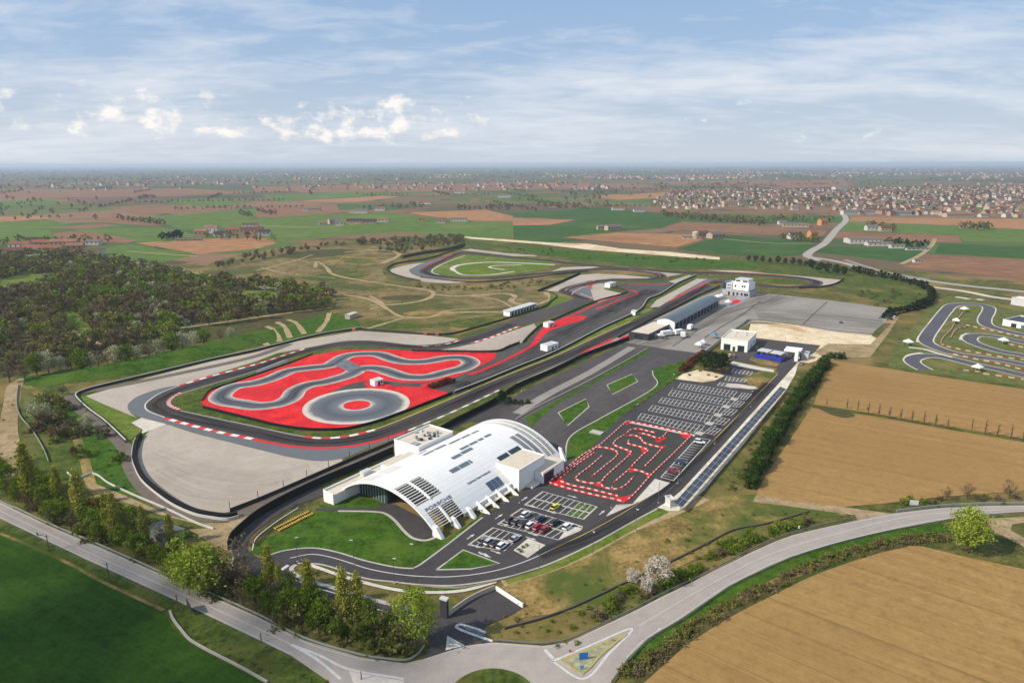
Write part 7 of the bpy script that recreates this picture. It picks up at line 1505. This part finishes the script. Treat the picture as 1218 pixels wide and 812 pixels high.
FA = [ # px,py,len,wid,h,ridge,wall,roof,ang,label
 (12, 303, 52, 14, 6, 3, 3, 1, .1, 'long brown roofed barn at the left edge hamlet'), (40, 301, 34, 12, 7, 3, 1, 0, -.1, 'white walled house in the left edge hamlet'), (62, 301, 40, 12, 7, 3, 2, 0, .05, 'ochre farmhouse in the left edge hamlet'), (104, 303.5, 52, 20, 5, 2.5, 1, 1, .12, 'widest white gabled barn with dark open side, right end of the left hamlet'), (52, 293, 40, 14, 6, 3, 5, 0, .15, 'stone barn behind the left edge hamlet'), (78, 293, 48, 14, 7, 3, 3, 2, .1, 'long pink farmhouse behind the left edge hamlet'), (42, 290, 26, 12, 6, 3, 0, 4, .1, 'dark roofed shed behind the left edge hamlet'), (112, 291, 26, 12, 5, 2, 1, 3, 0, 'grey roofed white shed behind the wide barn'), (90, 297, 28, 12, 6, 3, 3, 2, .3, 'pale roofed barn in the middle of the left hamlet'), (25, 295, 36, 12, 6, 3, 3, 0, .1, 'red barn at the back of the left edge hamlet'),
 (240, 281, 26, 14, 8, 3, 2, 2, .1, 'yellow farmhouse beside the dark cypress clump'), (252, 277, 30, 12, 9, 3, 1, 2, 0, 'tall white farmhouse behind the yellow one'), (262, 281, 24, 12, 5, 2.5, 1, 4, .1, 'dark roofed shed right of the yellow farmhouse'), (225, 286.5, 50, 8, 3, 1, 5, 3, .15, 'long low grey shed below the yellow farmhouse'), (280, 278, 38, 14, 7, 3, 3, 0, .1, 'pink barn left of the roadside farm'), (300, 278, 48, 16, 8, 3, 3, 1, .1, 'largest brown barn in the farm right of the yellow one'), (315, 280, 24, 14, 6, 3, 1, 4, .2, 'white gabled barn at the right end of the yellow farm'), (298, 271, 36, 12, 6, 2.5, 1, 1, 0, 'white barn behind the brown barns'),
 (384, 268, 22, 10, 5, 2, 1, 2, .3, 'low white shed at the left of the middle farm'), (396, 266.5, 22, 14, 8, 3, 0, 3, .5, 'cream tall house of the middle farm'), (404, 268, 20, 12, 6, 3, 1, 3, .2, 'white barn of the middle farm'), (422, 266, 40, 14, 6, 3, 5, 4, .05, 'long purple brown barn of the middle farm'), (440, 266.5, 34, 14, 6, 3, 5, 4, .1, 'second purple brown barn of the middle farm'), (456, 264, 28, 10, 5, 2, 1, 2, .05, 'pale stable at the right end of the middle farm'),
 (374, 251, 40, 14, 6, 2, 5, 3, .05, 'blue grey barn on the brown field'), (364, 251, 14, 10, 5, 2, 1, 3, .05, 'small white shed left of the blue grey barn'), (430, 253.5, 40, 14, 6, 3, 1, 3, 0, 'white farmhouse with trees behind the middle farm'), (452, 250.5, 34, 14, 6, 3, 1, 0, 0, 'red roofed house behind the middle farm'), (420, 253, 22, 10, 4, 2, 1, 2, 0, 'low shed left of the white farmhouse'),
 (502, 263, 20, 12, 5, 3, 2, 0, .1, 'ochre cottage left of the grey hall farm'), (526, 264, 18, 12, 6, 3, 5, 0, 0, 'brick house left of the wide grey hall'), (546, 263, 46, 20, 5, 2, 1, 3, .05, 'wide grey roofed hall in the green belt'), (524, 265.5, 24, 8, 3, 1, 1, 3, 0, 'low white shed before the grey hall'), (505, 243, 50, 16, 7, 3, 3, 0, 0, 'pink barn far behind the grey hall'), (565, 240, 40, 14, 6, 3, 5, 2, 0, 'pale barn behind the right middle fields'), (580, 240, 26, 12, 7, 3, 2, 0, 0, 'ochre house behind the right middle fields'), (600, 235, 60, 18, 7, 2, 1, 3, 0, 'wide grey hall far behind the middle fields'), (547, 230, 60, 18, 7, 2, 1, 3, 0, 'white roofed hall far behind the brown strip'),
 (716, 273, 24, 10, 5, 2.5, 5, 3, .15, 'small stone barn of the pair in the dark green field'), (729, 273.5, 40, 12, 6, 3, 0, 3, .5, 'longer barn of the pair in the dark green field'),
 (835, 281, 26, 12, 5, 3, 5, 1, .3, 'stone barn behind the cream silo'), (851, 283, 36, 14, 6, 3, 5, 3, .5, 'long grey roofed barn right of the cream silo'), (818, 284, 22, 6, 3, 1, 0, 3, -.1, 'low shed left of the cream silo'),
 (946, 270, 60, 14, 5, 2, 5, 3, -.25, 'very long grey barn beside the rural road'), (978, 268, 18, 14, 8, 4, 4, 0, .2, 'orange house beside the rural road bend'), (930, 267, 20, 10, 5, 2, 1, 3, 0, 'white shed left of the long grey barn'), (945, 284, 26, 14, 6, 3, 1, 4, .1, 'dark roofed barn of the farm by the rural road'), (966, 283, 16, 12, 8, 4, 4, 0, .2, 'bright orange farmhouse with trees by the rural road'),
 (1026, 289, 62, 24, 6, 1.5, 1, 3, -.06, 'largest white warehouse in the dark green field'), (1044, 292, 44, 14, 4, 1.2, 1, 3, -.06, 'lower white hall right of the warehouse'), (1066, 295, 24, 8, 4, 1, 1, 3, -.05, 'small white shed by the dark yard'), (1091, 297.5, 40, 5, 2.4, .4, 1, 3, -.05, 'low white wall like shed by the dark yard'),
 (1036, 274, 26, 12, 6, 3, 1, 3, 0, 'white farmhouse in the upper green field'), (1052, 275, 24, 12, 6, 3, 5, 1, 0, 'brown barn in the upper green field'), (1160, 272, 40, 12, 5, 3, 5, 1, 0, 'brown barn among trees far right'), (1148, 271.5, 22, 10, 5, 2.5, 3, 4, 0, 'dark roofed house among trees far right'),
 (735, 250, 40, 14, 6, 3, 3, 0, 0, 'red roofed house among trees behind the green field'), (760, 252, 36, 14, 5, 2, 1, 3, 0, 'white walled shed among trees behind the green field'), (660, 247, 34, 12, 6, 3, 5, 1, 0, 'brown barn in the tree line behind the green field'), (1090, 312, 10, 6, 3, 1.5, 1, 3, 0, 'tiny white hut by the field track junction')]
for px, py, l_, w, h, rh, wi, ri, a, lb in FA: farm(px, py, l_*.66, w*.85, h*.95, rh, Wm[1 if wi == 3 and px % 2 else wi], Rm[ri], a, lb)
def silo():
    r = empty('silo', G(827, 284)); tag(r, 'cream round silo between the farm barns', 'silo'); m = MB(); n = 16; rr_ = 4.5
    m.prism([(rr_*math.cos(6.283*i/n), rr_*math.sin(6.283*i/n)) for i in range(n)], 0, 9); m.build('tank', Wm[0], r)
    m = MB()
    for i in range(n): a, b = 6.283*i/n, 6.283*(i+1)/n; m.face([(rr_*math.cos(a), rr_*math.sin(a), 9.02), (rr_*math.cos(b), rr_*math.sin(b), 9.02), (0, 0, 10.6)])
    m.build('silo_roof', Wm[1], r)
silo()
# the town: single mesh houses, 280 nearest as things, the rest one mesh
HP_ = []
for k in range(16):
    l_, w = R.uniform(8, 16), R.uniform(8, 11.5); wl, rf = house_geo(l_, w, R.choice([4.5, 5.5, 7]), R.uniform(2.4, 3.8)); m = MB(); m.v, m.f, m.mi = wl.v+rf.v, wl.f+[tuple(i+len(wl.v) for i in f) for f in rf.f], [0]*len(wl.f)+[1]*len(rf.f)
    for s in (-1, 1):
        for q in range(3): x = -l_/2+(q+.5)*l_/3; m.box(x-.6, x+.6, s*w/2-.05, s*w/2+.05, 2, 4, 2)
    me = bpy.data.meshes.new('house'); me.from_pydata(m.v, [], m.f); me.polygons.foreach_set('material_index', m.mi)
    wi, ri = R.choice([0, 0, 1, 1, 1, 2, 3, 5]), R.choice([0, 0, 1, 1, 2, 3, 4]); 
    for mt in (Wm[wi], Rm[ri], m_win): me.materials.append(mt)
    HP_.append((me, m, wi, ri))
TOWN = [(790, 250), (775, 240), (800, 229), (900, 225), (1000, 226), (1100, 223), (1330, 222), (1330, 264), (1218, 259), (1110, 257.5), (1020, 256), (1000, 252), (914, 249), (860, 248)]
tp = scatter(TOWN, 1150, 15.5, random.Random(21)); tp.sort(key=lambda p: p.y)
cn = ['cream', 'white', 'ochre', 'pink', 'orange', 'stone']; rn = ['clay', 'brown', 'pale clay', 'grey', 'dark']
batch = []
for i, p in enumerate(tp):
    me, m, wi, ri = R.choice(HP_); a = rad(R.choice([12, 102])+R.gauss(0, 8))
    if i < 285:
        o = link('town_house', me); o.location = p; o.rotation_euler = (0, 0, a); tag(o, '%s house under a %s roof in the town' % (cn[wi], rn[ri]), 'house', 'houses of the town')
    else: batch.append((m, p, a, wi, ri, R.uniform(.9, 1.25)))
def merged_houses(name, batch, label):
    V, Fc, MI = [], [], []
    for m, p, a, wi, ri, s in batch:
        o = len(V); ca, sa = math.cos(a), math.sin(a)
        V += [(p.x+(x*ca-y*sa)*s, p.y+(x*sa+y*ca)*s, z*s) for x, y, z in m.v]
        for f, mi in zip(m.f, m.mi): Fc.append(tuple(o+i for i in f)); MI.append((wi, 6+ri, 11)[mi])
    me = bpy.data.meshes.new(name); me.from_pydata(V, [], Fc); me.polygons.foreach_set('material_index', MI); o = link(name, me, Wm+Rm+[m_win]); o['kind'] = 'stuff'; o['label'] = label
merged_houses('town_quarter', batch, 'farther streets of the brick coloured town')
rg2 = random.Random(5); b2 = []
for k in range(1900):
    py = 200.6+(rg2.random()**1.5)*26; px = rg2.uniform(-40, 1260); p = G(px, py)
    d = mnoise.noise(Vector((p.x*.0007, p.y*.00045, 9)))+.35*(px/1218-.5)
    if d+rg2.uniform(-.2, .2) < .2 or p.y > 22000: continue
    _, m, wi, ri = rg2.choice(HP_); b2.append((m, p, rg2.uniform(0, 3), rg2.choice([0, 1, 5, 5, 3]), rg2.choice([0, 2, 3, 4, 1]), rg2.uniform(.8, 1.3)+p.y/14000))
for px, py, n, sx in [(60, 222, 22, 20), (140, 220, 30, 50), (250, 219, 12, 40), (100, 213, 14, 60), (370, 212, 24, 40), (410, 210, 26, 30), (545, 209, 46, 30), (520, 212, 20, 40), (660, 210, 26, 30), (740, 212, 50, 40), (820, 212, 70, 60), (900, 206, 46, 40), (1000, 209, 40, 60), (1120, 207, 60, 90), (700, 224, 22, 20), (650, 221, 10, 15), (1010, 206, 22, 20), (865, 210, 40, 50)]:
    for k in range(n):
        p = G(px+rg2.gauss(0, sx*.5), py+rg2.gauss(0, .9)); _, m, wi, ri = rg2.choice(HP_); b2.append((m, p, rg2.uniform(0, 3), rg2.choice([0, 1, 1, 1, 2, 3]), rg2.choice([0, 0, 2, 3, 3]), rg2.uniform(1, 1.9)))
merged_houses('distant_villages', b2, 'distant villages and sheds speckled across the plain')
# trees between the houses
it = []
for p in scatter(TOWN, 900, 10, random.Random(8)): it.append((FAR[R.choice(['dark', 'olive', 'brown', 'dark'])][0][1], p, R.uniform(.55, .95), 4))
merged('town_trees', it, 'trees between the houses of the town')
for px, py, l_, w, h, lb in [(867, 246, 34, 20, 12, 'large cream block at the left edge of the town'), (1000, 228, 60, 26, 16, 'large white gabled hall rising over the town'), (1042, 231, 46, 20, 16, 'long pale apartment block in the middle of the town'), (1075, 256, 50, 14, 6, 'long white hall at the front of the town'), (1140, 258, 60, 12, 6, 'long pale row at the right front of the town'), (1020, 255, 70, 12, 7, 'white terrace beside the rural road'), (1185, 250, 50, 16, 8, 'pale hall near the right edge of the town')]:
    farm(px, py, l_, w, h, 2.5, Wm[1 if 'white' in lb else 0], Rm[3 if 'white' in lb else 2], rad(8), lb, None, 'town_hall' if 'gabled' in lb else 'town_building', cat='building')
